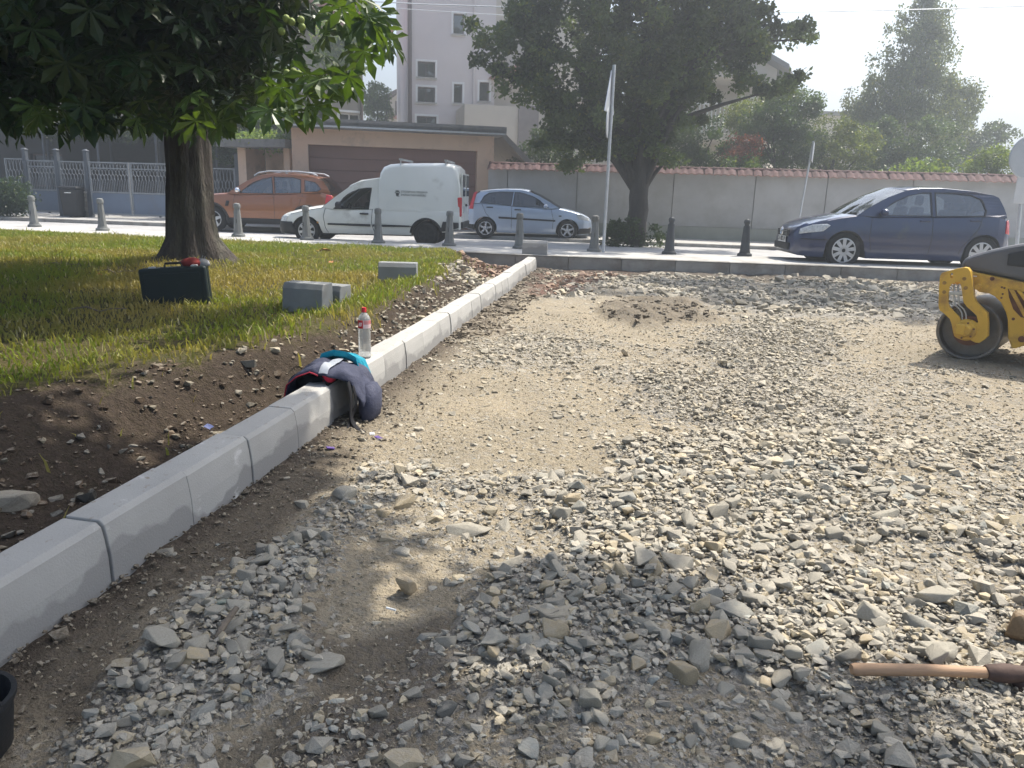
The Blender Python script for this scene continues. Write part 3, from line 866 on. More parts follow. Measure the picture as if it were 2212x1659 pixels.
rock('large brown earthy boulder at the right edge above the shovel', 2195, 1380, .11, (.62, .47, .33), 8, (0, .1, .2), (1.0, 1.0, 1.0))
rock('smooth yellow brown stone beside the top of the wooden handle', 1758, 1405, .05, (1.05, .85, .6), 10, (0, .3, 2.2), (1.5, .85, .7))
rock('broad dark grey slab stone left of the wooden handle', 1790, 1440, .075, (.72, .73, .72), 1, (0, .1, .3), (1.5, 1.0, .5))
rock('rounded pale stone leaning on a slab, left of the wooden handle', 1830, 1495, .055, (.95, .93, .86), 13, (0, .2, .7), (1.3, .9, .6))
rock('pair of dark grey blocks, left one, in the shade edge of the yard', 1172, 1042, .06, (.8, .82, .82), 5, (0, .1, .2), (1.1, .9, .7))
rock('pair of dark grey blocks, right one, in the shade edge of the yard', 1205, 1035, .06, (.78, .8, .82), 6, (0, .1, 1.2), (1.1, .9, .8))
rock('pale blue green stone on the shaded pile by the kerb', 470, 1318, .05, (.75, .95, .95), 0, (0, .1, .6), (1.1, 1.0, .9))
rock('large pale boulder in the dark trench at the left edge', 30, 1105, .12, (.85, .82, .78), 3, (0, 0, .3), (1.1, .9, .8), .05)
# ================================================================ BUILDINGS AND WALLS
def holed_wall(mb, W_, H_, holes, t=.25, mi=0, outer=None):
    mb.holed(outer or [(0, 0), (W_, 0), (W_, H_), (0, H_)], [[(a, b), (c, b), (c, d), (a, d)] for a, b, c, d in holes], 0, t, 'xz', mi)
def window(parent, x0, z0, x1, z1, fm, gm, depth=.12, bars=1, sill=None, fw=.06, trim=None):
    mb = MB()
    mb.holed([(x0, z0), (x1, z0), (x1, z1), (x0, z1)], [[(x0+fw+(x1-x0-2*fw+0)*k/bars+(fw*.35 if k else 0), z0+fw), (x0+fw+(x1-x0-2*fw)*(k+1)/bars-(fw*.35 if k < bars-1 else 0), z0+fw), (x0+fw+(x1-x0-2*fw)*(k+1)/bars-(fw*.35 if k < bars-1 else 0), z1-fw), (x0+fw+(x1-x0-2*fw)*k/bars+(fw*.35 if k else 0), z1-fw)] for k in range(bars)], depth, depth+.06)
    w = mb.build('window', fm, parent)
    for k in range(bars):
        a, b = x0+fw+(x1-x0-2*fw)*k/bars, x0+fw+(x1-x0-2*fw)*(k+1)/bars
        p = MB(); p.box(((a+b)/2, depth+.035, (z0+z1)/2), (b-a, .012, z1-z0-2*fw)); p.build('pane', gm, w)
    if trim is not None:
        t = .09; q = MB(); q.holed([(x0-t, z0-t), (x1+t, z0-t), (x1+t, z1+t), (x0-t, z1+t)], [[(x0, z0), (x1, z0), (x1, z1), (x0, z1)]], -.03, .002)
        q.build('surround', trim, w)
    if sill is not None:
        q = MB(); q.box(((x0+x1)/2, -.03, z0-.025), (x1-x0+.16, .18, .05)); q.build('sill', sill, w)
    return w
PINKGREY = mat('pinkish_grey_render', (.58, .53, .515), .93, .05, .8, .12, 90)
PEACH = mat('peach_render', (.60, .44, .33), .93, .07, 1.2, .15, 80, dirt=(.36, .28, .23), dirt_amt=.3, dirt_scale=1.3)
BROWND = mat('brown_garage_door', (.19, .105, .09), .5, .08, 2)
ROOFC = mat('weathered_roof_edge', (.20, .195, .19), .95, .25, 3, .4, 40, dirt=(.1, .1, .1), dirt_amt=.5)
TAN = mat('tan_grey_render', (.27, .24, .205), .95, .1, 1.5, .25, 60)
BEIGE = mat('beige_render', (.50, .45, .38), .95, .06, 1.1, .12, 60)
WALLM = mat('grey_wall_render', (.44, .43, .42), .93, .08, .9, .15, 70, dirt=(.31, .30, .275), dirt_amt=.6, dirt_scale=.7)
PLINTH = mat('stained_plinth', (.34, .34, .29), .95, .16, 1.8, .25, 60)
TILE = mat('red_roof_tile', (.07, .031, .030), .85, .25, 5, .2, 50, dirt=(.14, .08, .08), dirt_amt=.4, dirt_scale=4, rnd=.18)
TILEF = mat('pale_tile_edge', (.40, .25, .21), .9, .2, 6, .2, 50, rnd=.15)
SHEET = mat('blue_grey_sheet', (.13, .165, .225), .55, .08, 2, dirt=(.14, .15, .17), dirt_amt=.3)
IRON = mat('grey_ironwork', (.22, .235, .25), .6, .12, 6)
POSTB = mat('dark_blue_post', (.07, .08, .095), .6, .15, 5)
DARKWOOD = mat('dark_timber', (.04, .033, .028), .9, .3, 4, .3, 30)
WINF = mat('white_window_frame', (.7, .7, .68), .5, .04, 4)
WINB = mat('brown_window_frame', (.09, .06, .05), .6, .1, 4)
PANE = glass_mat('window_glass', (.10, .12, .15), .12)
REDROOF = mat('clay_roof', (.30, .13, .09), .9, .2, 3, .3, 20)

# --- tall pinkish grey block of flats
def face_frame(p0, p1):
    """origin and rotation of a facade whose foot runs from p0 to p1 as seen from the yard"""
    a = math.atan2(p1[1]-p0[1], p1[0]-p0[0])
    return (p0[0], p0[1], 0.1), a
yb_ = 38.0
pL = D(880, 268, yb_); pR = D(1330, 268, yb_+2.0)
bo, ba = face_frame((pL.x, pL.y), (pR.x, pR.y))
bl = thing('apartment_block', 'tall pinkish grey block of flats with small dark windows and a brown corner downpipe', 'building', bo, ba)
def loc_on(px, py, o=bo, a=ba):
    """where the view ray through a direction meets that facade, in the facade's own x, z"""
    d = ray(px, py); n = Vector((-math.sin(a), math.cos(a), 0)); t = (Vector(o)-Vector((0, 0, CAM_Z))).dot(n)/d.dot(n)
    p = Vector((0, 0, CAM_Z))+d*t-Vector(o)
    return p.x*math.cos(a)+p.y*math.sin(a), p.z
wins = []
for px0, py0, px1, py1 in ((979, 30, 1003, 73), (902, 134, 940, 166), (902, 189, 940, 220), (980, 182, 999, 222), (1035, 178, 1057, 218), (900, 252, 943, 272)):
    a = loc_on(px0, py1); b = loc_on(px1, py0)
    wins.append((a[0], a[1], b[0], b[1]))
for k in range(2):
    for w_ in wins[1:3]: wins.append((w_[0], w_[1]+5.2+k*2.6, w_[2], w_[3]+5.2+k*2.6)) if w_[3]+5.2+k*2.6 < 12.8 and k == 0 and w_ is wins[1] else None
W0 = loc_on(1068, 200)[0]; HB = 13.5
mb = MB(); holed_wall(mb, W0, HB, wins, .3)
mb.box((W0/2, 5.5, HB/2), (W0-.02, 10.4, HB-.02))
mb.build('wall', PINKGREY, bl)
for w_ in wins: window(bl, *w_, WINB, PANE, .2, 2 if w_[2]-w_[0] > .7 else 1, CONC, .05, WINF)
mb = MB(); mb.box((W0/2, 5, HB+.2), (W0+1.0, 11.6, .4)); mb.build('roof', ROOFC, bl)
mb = MB(); mb.tube([(.12, -.1, 0), (.12, -.1, HB)], .09); mb.build('downpipe', mat('brown_pipe', (.10, .07, .065), .7, .2, 4), bl)
mb = MB(); xx = loc_on(1023, 150)[0]; mb.tube([(xx, -.06, loc_on(1020, 240)[1]), (xx, -.06, HB)], .045); mb.build('downpipe', PINKGREY, bl)
# pale stair tower and balcony part next to it, half behind the lime tree
mb = MB(); x2 = loc_on(1300, 200)[0]; z1 = loc_on(1100, 205)[1]
mb.box(((W0+x2)/2+.01, 3.6, 6.2), (x2-W0, 6.2, 12.4)); mb.build('stair_tower', BEIGE, bl)
mb = MB()
za = loc_on(1075, 175)[1]; mb.prism([(W0+.02, za), (W0+2.3, za+1.1), (W0+2.3, za+1.28), (W0-.3, za+.1)], -.9, .49); mb.build('porch_roof', REDROOF, bl)
zc = loc_on(1000, 240)[1]; xa = loc_on(985, 240)[0]
mb = MB(); mb.box((xa+3.6, -1.6, zc/2), (7.2, 3.1, zc)); mb.build('terrace', BEIGE, bl)
mb = MB(); xb = loc_on(1112, 250)[0]; mb.box((xb, -3.2, zc/2), (.9, .12, zc+.1)); mb.build('pillar', mat('grey_brown_pillar', (.22, .19, .18), .9, .1, 3), bl)
w = window(bl, *loc_on(1128, 240), *loc_on(1168, 200), WINF, PANE, -.05, 2) if False else None

# --- tan house behind the chestnut
pL = D(560, 262, 32.0); pR = D(782, 262, 34.0)
ho, ha = face_frame((pL.x, pL.y), (pR.x, pR.y))
hs_ = thing('tan_house', 'tan grey rendered house with white framed windows behind the chestnut', 'building', ho, ha)
lh = lambda px, py: loc_on(px, py, ho, ha)
wh = []
for r_ in ((683, 222, 712, 270), (690, 222, 703, 262), (752, 120, 775, 192), (733, 245, 780, 275), (600, 130, 650, 190)):
    a, b = lh(r_[0], r_[3]), lh(r_[2], r_[1]); wh.append((a[0], a[1], b[0], b[1]))
wh.pop(1)
WH, HH = lh(784, 200)[0], lh(790, 72)[1]
mb = MB(); holed_wall(mb, WH, HH, wh, .3); mb.box((WH/2, 4.6, HH/2), (WH-.02, 8.6, HH-.02)); mb.build('wall', TAN, hs_)
for w_ in wh: window(hs_, *w_, WINF, PANE, .15, 2 if w_[2]-w_[0] > .8 else 1, WINF, .08, WINF)
mb = MB(); mb.prism([(-1, HH), (WH+1.0, HH), (WH+1.0, HH+.16), (WH/2, HH+2.6), (-1, HH+.16)], -1.0, 9.6); mb.build('roof', REDROOF, hs_)
mb = MB(); mb.tube([(WH-.1, -.08, 0), (WH-.1, -.08, HH)], .06); mb.build('downpipe', WINB, hs_)

# --- small pale house far behind, between the two
pL = D(832, 262, 60.0); pR = D(925, 262, 60.0)
fo, fa = face_frame((pL.x, pL.y), (pR.x, pR.y)); lf = lambda px, py: loc_on(px, py, fo, fa)
fh = thing('small_house', 'small cream house with a low pitched roof seen between two taller buildings', 'building', fo, fa)
z_e, z_r, xr = lf(832, 222)[1], lf(878, 190)[1], lf(878, 190)[0]
a, b = lf(853, 250), lf(873, 218)
mb = MB(); mb.holed([(0, 0), (xr+1.6, 0), (xr+1.6, z_r), (xr, z_r), (0, z_e)], [[(a[0], a[1]), (b[0], a[1]), (b[0], b[1]), (a[0], b[1])]], 0, .3); mb.box((xr/2+.8, 3, z_e/2), (xr+1.5, 5.2, z_e)); mb.build('wall', BEIGE, fh)
window(fh, a[0], a[1], b[0], b[1], WINB, PANE, .15, 1)
mb = MB(); mb.prism([(-.7, z_e-.25), (xr+.2, z_r+.05), (xr+1.8, z_r+.05), (xr+1.8, z_r+.3), (xr+.2, z_r+.3), (-.7, z_e+.02)], -.6, 6); mb.build('roof', WINB, fh)
mb = MB(); mb.box((b[0]-.2, -.35, a[1]-.12), (1.6, .7, .16)); mb.build('balcony', REDROOF, fh)

# --- peach garage with its wide brown door, and the gate porch beside it
gl_, gr_ = D(637, 497, 24.3), D(1063, 503, 25.6)
go, ga = face_frame((gl_.x, gl_.y), (gr_.x, gr_.y)); lg = lambda px, py: loc_on(px, py, go, ga)
gar = thing('garage', 'low peach garage with a wide brown door and a flat grey roof', 'garage', go, ga)
GW, GH = math.dist((gl_.x, gl_.y), (gr_.x, gr_.y)), lg(640, 276)[1]
d0, d1 = lg(668, 400)[0], lg(1030, 400)[0]; dz = lg(850, 319)[1]
mb = MB(); mb.holed([(0, 0), (d0, 0), (d0, dz), (d1, dz), (d1, 0), (GW, 0), (GW, GH), (0, GH)], [], 0, .4)
mb.box((.15, 3.2, GH/2), (.3, 5.6, GH-.01)); mb.box((GW-.15, 3.2, GH/2), (.3, 5.6, GH-.01)); mb.box((GW/2, 6.1, GH/2), (GW-.02, .3, GH-.02))
mb.build('wall', PEACH, gar)
dr = MB(); dr.box(((d0+d1)/2, .34, dz/2), (d1-d0+.1, .05, dz+.05)); dr = dr.build('door', BROWND, gar)
nP = 7
for i in range(nP):
    h_ = dz/nP; p = MB(); p.box(((d0+d1)/2, .30, h_*(i+.5)), (d1-d0-.02, .04, h_-.016)); p.build('panel', BROWND, dr, bevel=.008)
mb = MB(); mb.box((GW/2-.05, 3.0, GH+.09), (GW+.55, 7.0, .18)); mb.box((GW/2-.05, -.47, GH+.17), (GW+.6, .06, .2)); mb.box((GW+.28, 2.6, GH+.17), (.06, 6.1, .2))
mb.prism([(GW+.31, GH+.0), (GW+.31, GH+.2), (GW+1.3, GH-.7), (GW+1.25, GH-.9)], .2, 5.5)
rf = mb.build('roof', ROOFC, gar)
mb = MB(); mb.box((GW/2-.05, -.515, GH+.05), (GW+.62, .03, .05)); mb.build('drip_edge', STEEL, rf)
# porch
pl_, pr_ = D(520, 480, 25.5), D(632, 490, 24.9)
po, pa = face_frame((pl_.x, pl_.y), (pr_.x, pr_.y)); lp = lambda px, py: loc_on(px, py, po, pa)
por = thing('gate_porch', 'small peach porch over a garden gate left of the garage', 'porch', po, pa)
PW, PH = math.dist((pl_.x, pl_.y), (pr_.x, pr_.y)), lp(560, 318)[1]
mb = MB(); mb.box((.17, .5, PH/2), (.3, 1.0, PH)); mb.box((.6, 1.4, PH/2), (.95, .2, PH)); mb.build('pillar', PEACH, por)
mb = MB(); mb.box((PW-.12, .9, PH/2), (.22, 1.8, PH-.004)); mb.build('pillar', PEACH, por)
mb = MB(); mb.box((PW/2-.1, .6, PH+.1), (PW+.55, 2.2, .24)); mb.build('roof', ROOFC, por)
mb = MB(); mb.box((PW/2+.3, 1.5, .55), (PW-1.0, .06, 1.1)); mb.build('gate_leaf', POSTB, por)

# --- long garden wall with tile coping
wl0, wr0 = (-.95, 25.35), (21.0, 21.9)
wo_, wa = (wl0[0], wl0[1], .16), math.atan2(wr0[1]-wl0[1], wr0[0]-wl0[0])
WL = math.dist(wl0, wr0); WHT = 1.98
gw = thing('garden_wall', 'long grey rendered garden wall with panel seams under a red tile coping', 'wall', wo_, wa)
seams = [loc_on(px, 440, wo_, wa)[0] for px in (1096, 1245, 1452, 1627, 1781, 1965)]
edges = [0]+seams+[seams[-1]+3.0, seams[-1]+6.0, WL]
for i in range(len(edges)-1):
    a, b = edges[i]+.012, edges[i+1]-.012
    mb = MB(); mb.box(((a+b)/2, .02, (WHT+.42)/2), (b-a, .2, WHT-.42)); mb.build('panel', WALLM, gw)
mb = MB(); mb.box((WL/2, .06, .2), (WL, .34, .42)); mb.build('plinth', PLINTH, gw)
mb = MB(); mb.box((WL/2, .06, WHT/2+.1), (WL-.05, .14, WHT-.1)); mb.build('core', CONC_OLD, gw)
mb = MB(); mb.prism([(-.20, WHT-.005), (.06, WHT+.16), (.32, WHT-.005)], 0, WL, 'yz'); mb.v = [(x, y, z) for x, y, z in mb.v]; mb.build('coping', TILE, gw)
def tile_mesh():
    m = MB(); rows = []
    for k in range(2):
        s_ = [(-.29, -.03), (.035, .165)][k]
        row = []
        for j in range(9):
            t = j/8; row.append((t*.235, s_[0], WHT+s_[1]+.028*math.sin(t*math.pi)**2+.012+(.01 if k == 0 else 0)))
        rows.append(row)
    m.grid(rows)
    low = [(p[0], p[1], p[2]-.035) for p in rows[0]]
    m.grid([low, rows[0]], 1)
    return m.mesh('tile', [TILE, TILEF], 40)
tm = tile_mesh()
def ridge_mesh():
    m = MB(); rows = []
    for xx, k in ((0, 1.15), (.05, 1.12), (.06, 1.0), (.40, .92)):
        rows.append([(xx, .06+.085*k*math.cos(a), WHT+.145+.075*k*math.sin(a)) for a in np.linspace(math.pi*1.02, -.02*math.pi, 9)])
    m.grid(rows)
    return m.mesh('ridge_tile', TILE, 40)
rm = ridge_mesh()
k = 0
xx = .02
while xx < WL-.25:
    o = link('tile', tm, gw, (xx, 0, random.uniform(-.006, .006)), (0, random.uniform(-.02, .02), 0)); xx += .238
xx = .02
while xx < WL-.4:
    link('ridge_tile', rm, gw, (xx, 0, random.uniform(-.004, .004))); xx += .385

# --- beige house with a balcony on the right, behind the shrubs
pL = D(1390, 300, 36.0); pR = D(1662, 300, 34.0)
ro, ra = face_frame((pL.x, pL.y), (pR.x, pR.y)); lr = lambda px, py: loc_on(px, py, ro, ra)
rh = thing('beige_house', 'beige house with a rounded balcony and white railing behind the garden shrubs', 'building', ro, ra)
RW = math.dist((pL.x, pL.y), (pR.x, pR.y)); zr0, zr1 = lr(1640, 150)[1], lr(1520, 105)[1]
a, b = lr(1596, 250), lr(1630, 213); cwin = lr(1400, 235), lr(1432, 190)
holes = [(a[0], a[1], b[0], b[1]), (cwin[0][0], cwin[0][1], cwin[1][0], cwin[1][1])]
mb = MB(); mb.holed([(0, 0), (RW, 0), (RW, zr0), (RW*.45, zr1+.8), (0, zr1)], [[(h[0], h[1]), (h[2], h[1]), (h[2], h[3]), (h[0], h[3])] for h in holes], 0, .3); mb.box((RW/2, 4, zr0/2-.4), (RW-.03, 7.3, zr0-.8)); mb.build('wall', BEIGE, rh)
for h in holes: window(rh, *h, WINF, PANE, .15, 1, WINF, .1, WINF)
zb = lr(1540, 185)[1]
mb = MB(); mb.lathe([(2.4, zb), (2.5, zb+.05), (2.5, zb+.25)], 32, (lr(1520, 180)[0], .2, 0)); mb.build('balcony', BEIGE, rh)
zt = lr(1440, 240)[1]
mb = MB()
for i in range(30):
    xx = lr(1420, 260)[0]+i*.16; mb.tube([(xx, -2.6, zt-1.1), (xx, -2.6, zt)], .022, 5)
mb.tube([(lr(1420, 260)[0], -2.6, zt), (lr(1420, 260)[0]+4.7, -2.6, zt)], .035, 6); mb.build('railing', WINF, rh)
mb = MB(); mb.box((lr(1420, 260)[0]+2.3, -1.3, zt-1.25), (5.0, 2.7, .25)); mb.build('terrace', BEIGE, rh)
mb = MB(); mb.prism([(RW+.5, zr0-.1), (RW*.45, zr1+.95), (-.5, zr1+.1), (-.5, zr1+.3), (RW*.45, zr1+1.2), (RW+.5, zr0+.12)], -.4, 8); mb.build('roof', ROOFC, rh)
# flat roofed low building
pL = D(1745, 300, 45.0); pR = D(1845, 300, 45.0)
lo, la = face_frame((pL.x, pL.y), (pR.x, pR.y)); zz = loc_on(1800, 250, lo, la)[1]
lb = thing('flat_roofed_house', 'low flat roofed beige building just showing above the shrubs', 'building', lo, la)
mb = MB(); mb.box((2.0, 3, zz/2), (4.6, 6, zz)); mb.build('wall', BEIGE, lb)
mb = MB(); mb.box((2.0, 3, zz+.1), (5.2, 6.6, .2)); mb.build('roof', ROOFC, lb)

# --- gates and fence on the left
gx0, gx1 = D(20, 460, 27.2), D(520, 470, 25.6)
fo2, fa2 = face_frame((gx0.x, gx0.y), (gx1.x, gx1.y)); fo2 = (fo2[0], fo2[1], .2); lq = lambda px, py: loc_on(px, py, fo2, fa2)
def honey(x0, x1, z0, z1, nx, mbx, r_=.011):
    """wrought panel: vertical bars joined by hexagons above"""
    w_ = (x1-x0)/nx; H_ = z1-z0
    zs = [z0, z0+H_*.40, z0+H_*.47, z0+H_*.56, z0+H_*.63, z0+H_*.72, z0+H_*.79, z0+H_*.88, z1]
    for i in range(nx+1):
        for sgn in (-1, 1):
            off = [0.25, .25, .06, .06, .44, .44, .06, .06, .3]
            pts = [(min(x1, max(x0, x0+i*w_+sgn*w_*(o_))), 0, z_) for o_, z_ in zip(off, zs)]
            mbx.tube(pts, r_, 4, cap=False)
def gate(name, label, cat, px0, px1, pz0, pz1, panel, mid=None, grp=None):
    x0, x1 = lq(px0, 430)[0], lq(px1, 430)[0]
    z0, z1 = lq((px0+px1)/2, pz0)[1], lq((px0+px1)/2, pz1)[1]
    g = thing(name, label, cat, (fo2[0]+math.cos(fa2)*x0, fo2[1]+math.sin(fa2)*x0, fo2[2]), fa2, grp)
    w_ = x1-x0
    leaves = [(0, w_)] if mid is None else [(0, lq(mid, 430)[0]-x0-.02), (lq(mid, 430)[0]-x0+.02, w_)]
    for a, b in leaves:
        zp = z0+(z1-z0)*.42 if panel else z0
        mb = MB()
        mb.holed([(a, z0), (b, z0), (b, z1), (a, z1)], [[(a+.05, z0+.05), (b-.05, z0+.05), (b-.05, zp-.02), (a+.05, zp-.02)], [(a+.05, zp+.03), (b-.05, zp+.03), (b-.05, z1-.42*(z1-zp)*.5-.02), (a+.05, z1-.42*(z1-zp)*.5-.02)], [(a+.05, z1-.42*(z1-zp)*.5+.02), (b-.05, z1-.42*(z1-zp)*.5+.02), (b-.05, z1-.045), (a+.05, z1-.045)]] if panel else [[(a+.04, z0+.04), (b-.04, z0+.04), (b-.04, z1-.04), (a+.04, z1-.04)]], -.02, .02)
        lf_ = mb.build('leaf' if False else 'gate_frame', IRON, g)
        if panel:
            mb = MB(); mb.box(((a+b)/2, .0, (z0+zp)/2), (b-a-.09, .012, zp-z0-.06)); mb.build('sheet_panel', SHEET, lf_)
        mb = MB(); honey(a+.05, b-.05, zp+.03 if panel else z0+.04, z1-.045, max(3, int((b-a)/.13)), mb); mb.build('ironwork', IRON, lf_)
    return g
gate('garden_gate', 'narrow iron gate with a blue grey sheet foot left of the wheelie bin', 'gate', 66, 128, 457, 346, True)
gate('double_gate', 'double leaf iron gate with blue grey sheet feet behind the chestnut trunk', 'gate', 198, 372, 465, 351, True, 285)
gate('iron_fence', 'low iron fence panel above the stone wall right of the wheelie bin', 'fence', 134, 190, 415, 348, False)
gate('iron_fence', 'iron fence panel between the chestnut trunk and the porch', 'fence', 446, 511, 470, 363, False)
gate('iron_fence', 'overgrown iron fence panel at the far left above the shrub', 'fence', 20, 62, 440, 342, False)
for px, lab in ((64, 'dark fence post left of the narrow gate'), (131, 'dark fence post right of the narrow gate'), (194, 'dark fence post left of the double gate'), (375, 'dark fence post hidden behind the chestnut trunk'), (516, 'dark fence post against the porch')):
    x0 = lq(px, 430)[0]; q = thing('fence_post', lab, 'post', (fo2[0]+math.cos(fa2)*x0, fo2[1]+math.sin(fa2)*x0, fo2[2]), fa2, 'posts of the gates on the left')
    mb = MB(); mb.box((0, .02, 1.08), (.13, .13, 2.16)); mb.build('post', POSTB, q); mb = MB(); mb.box((0, .02, 2.19), (.17, .17, .05), top=.3); mb.build('cap', POSTB, q)
x0, x1 = lq(134, 430)[0], lq(190, 430)[0]
sw = thing('stone_wall', 'low rough stone wall under the iron fence beside the wheelie bin', 'wall', (fo2[0]+math.cos(fa2)*x0, fo2[1]+math.sin(fa2)*x0, fo2[2]), fa2)
mb = MB(); mb.box(((x1-x0)/2, .12, .4), (x1-x0, .2, .8)); mb.build('core', mat('mortar', (.16, .15, .13), 1, .2, 6), sw)
SW = mat('wall_stone', (.24, .225, .19), .95, .3, 5, .5, 40, rnd=.3)
zc_ = .0; 
for r_ in range(5):
    xx = -.02*(r_ % 2)
    while xx < x1-x0-.05:
        w_ = random.uniform(.14, .28); w_ = min(w_, x1-x0-xx)
        m = MB(); m.box((xx+w_/2, .0, zc_+.08), (w_-.02, .07, .145), random.uniform(-.04, .04)); m.build('stone', SW, sw, bevel=.02); xx += w_
    zc_ += .16
mb = MB(); mb.box(((x1-x0)/2, .1, .82), (x1-x0+.06, .34, .06)); mb.build('capstone', CONC_OLD, sw)
# covered yard behind the gates: dark house wall, pergola posts and beams
pg = thing('pergola', 'dark vine covered pergola behind the iron gates', 'pergola', (fo2[0], fo2[1]+1.0, .2), fa2)
for i, xx in enumerate((-2.5, .4, 2.6, 4.9, 7.2)):
    mb = MB(); mb.tube([(xx, .6, 0), (xx+.05, .6, 2.95)], .04, 7); mb.build('post', POSTB, pg)
    mb = MB(); mb.tube([(xx, 4.2, 0), (xx, 4.2, 3.0)], .06, 7); mb.build('post', POSTB, pg)
for yy_ in (.6, 2.4, 4.2):
    mb = MB(); mb.box((2.3, yy_, 3.0), (10.4, .1, .12)); mb.build('beam', DARKWOOD, pg)
dh = thing('dark_house', 'dark house front deep in the shade behind the vine pergola', 'building', (fo2[0]-5, fo2[1]+6.2, .2), fa2)
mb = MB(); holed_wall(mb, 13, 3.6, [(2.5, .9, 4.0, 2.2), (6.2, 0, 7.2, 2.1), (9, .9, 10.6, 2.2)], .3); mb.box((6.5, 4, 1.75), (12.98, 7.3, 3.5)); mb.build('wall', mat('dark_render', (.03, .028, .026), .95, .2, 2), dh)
for h in ((2.5, .9, 4.0, 2.2), (9, .9, 10.6, 2.2)): window(dh, *h, WINB, PANE, .12, 2)
mb = MB(); mb.box((6.7, .14, 1.05), (1.0, .06, 2.1)); mb.build('door', DARKWOOD, dh)
mb = MB(); mb.prism([(-.8, 3.6), (4.4, -.0+3.6), (4.4, 4.9)], 0, .0); mb = MB(); mb.prism([(-.9, 3.5), (-.9, 3.65), (3.6, 5.6), (8.0, 3.65), (8.0, 3.5), (3.6, 5.4)], -.6, 13.6, 'yz'); mb.build('roof', DARKWOOD, dh)

# hills
mb = MB(); rows = []
for d_0, hh in ((200, 0), (235, .72), (265, 1.0), (300, .7)):
    rows.append([(x_, d_0+12*math.sin(x_*.03), -2+hh*(6+max(0, 31*math.exp(-((x_-225)/95)**2))+8*math.exp(-((x_+120)/90)**2)+1.3*math.sin(x_*.07)+.5*math.sin(x_*.31+1)+.4*math.sin(x_*.8))) for x_ in np.linspace(-260, 400, 400)])
mb.grid(rows)
tag(mb.build('hills', mat('wooded_hill', (.05, .07, .045), 1, .3, .05), smooth=80), 'wooded hillside in the far distance', kind='structure')
# ================================================================ TREES AND SHRUBS
def leaf_cloud(P, size, jit=.5, fold=.25, aspect=.6, droop=.0, N=None):
    """two-triangle folded leaves around points P; returns V, F"""
    n = len(P)
    a = RNG.random(n)*6.283; el = (RNG.random(n)-.5)*2.2-droop
    d = np.stack([np.cos(a)*np.cos(el), np.sin(a)*np.cos(el), np.sin(el)], 1)
    r_ = RNG.normal(size=(n, 3)); s = np.cross(d, r_); s /= np.linalg.norm(s, axis=1)[:, None]+1e-9
    nn = np.cross(s, d)
    L = (size*(1-jit/2+jit*RNG.random(n)))[:, None]
    V = np.zeros((n, 4, 3))
    V[:, 0] = P; V[:, 1] = P+d*L*.5+s*L*aspect*.5+nn*L*fold*.4; V[:, 2] = P+d*L; V[:, 3] = P+d*L*.5-s*L*aspect*.5+nn*L*fold*.4
    o = (np.arange(n)*4)[:, None]
    return V.reshape(-1, 3), np.concatenate([o+np.array([[0, 1, 2]]), o+np.array([[0, 2, 3]])])
def ell_clumps(ells, n, shell=.55, seed=0):
    vol = np.array([e[3]*e[4]*e[5] for e in ells])**.8; vol = vol/vol.sum()
    k = RNG.choice(len(ells), n, p=vol)
    u = RNG.normal(size=(n, 3)); u /= np.linalg.norm(u, axis=1)[:, None]
    r_ = (shell+(1-shell)*RNG.random(n))[:, None]*np.where(RNG.random((n, 1)) < .25, RNG.random((n, 1)), 1)
    E_ = np.array(ells)[k]
    return E_[:, :3]+u*E_[:, 3:]*r_
def crown_mesh(name, ells, nclump, nleaf, size, m, tint0, clump=.5, shell=.6, aspect=.6, droop=0., varr=.45, flat=.7, gap=.0, clear=None):
    c = ell_clumps(ells, nclump, shell)
    if clear is not None: c = c[clear(c)]
    if gap: c = c[fbm(c[:, 0]+c[:, 2]*.7, c[:, 1]+c[:, 2]*1.3, .55, 91) > gap]
    ncl = len(c)
    k = RNG.integers(0, ncl, nleaf)
    off = RNG.normal(size=(nleaf, 3)); off /= np.linalg.norm(off, axis=1)[:, None]+1e-9
    rad = clump*(.55+.7*RNG.random(ncl))[k]
    P = c[k]+off*(RNG.random((nleaf, 1))**.5)*rad[:, None]*np.array([1, 1, flat])
    if clear is not None: k = k[clear(P)]; P = P[clear(P)]
    V, F = leaf_cloud(P, size, aspect=aspect, droop=droop)
    cv = (1-varr/2+varr*RNG.random(ncl))[k]*(.75+.5*RNG.random(len(P)))
    col = np.array([tint0])*cv[:, None]
    yel = RNG.random(len(P)) < .05; col[yel] = col[yel]*np.array([1.7, 1.35, .8])
    return np_mesh(name, V, F, m, np.repeat(col, 4, 0)), c
LEAF = leaf_mat('tree_leaf', (1, 1, 1), .40, .42)
LEAFG = leaf_mat('glossy_leaf', (1, 1, 1), .35, .30)
def limb_path(a, b, sag=.12, n=5):
    a, b = Vector(a), Vector(b); L = (b-a).length; out = []
    j = Vector((random.gauss(0, .06), random.gauss(0, .06), random.gauss(0, .03)))*L
    for i in range(n+1):
        t = i/n; p = a.lerp(b, t); p.z += sag*L*math.sin(math.pi*t); p += j*math.sin(math.pi*t)
        out.append(p)
    return out
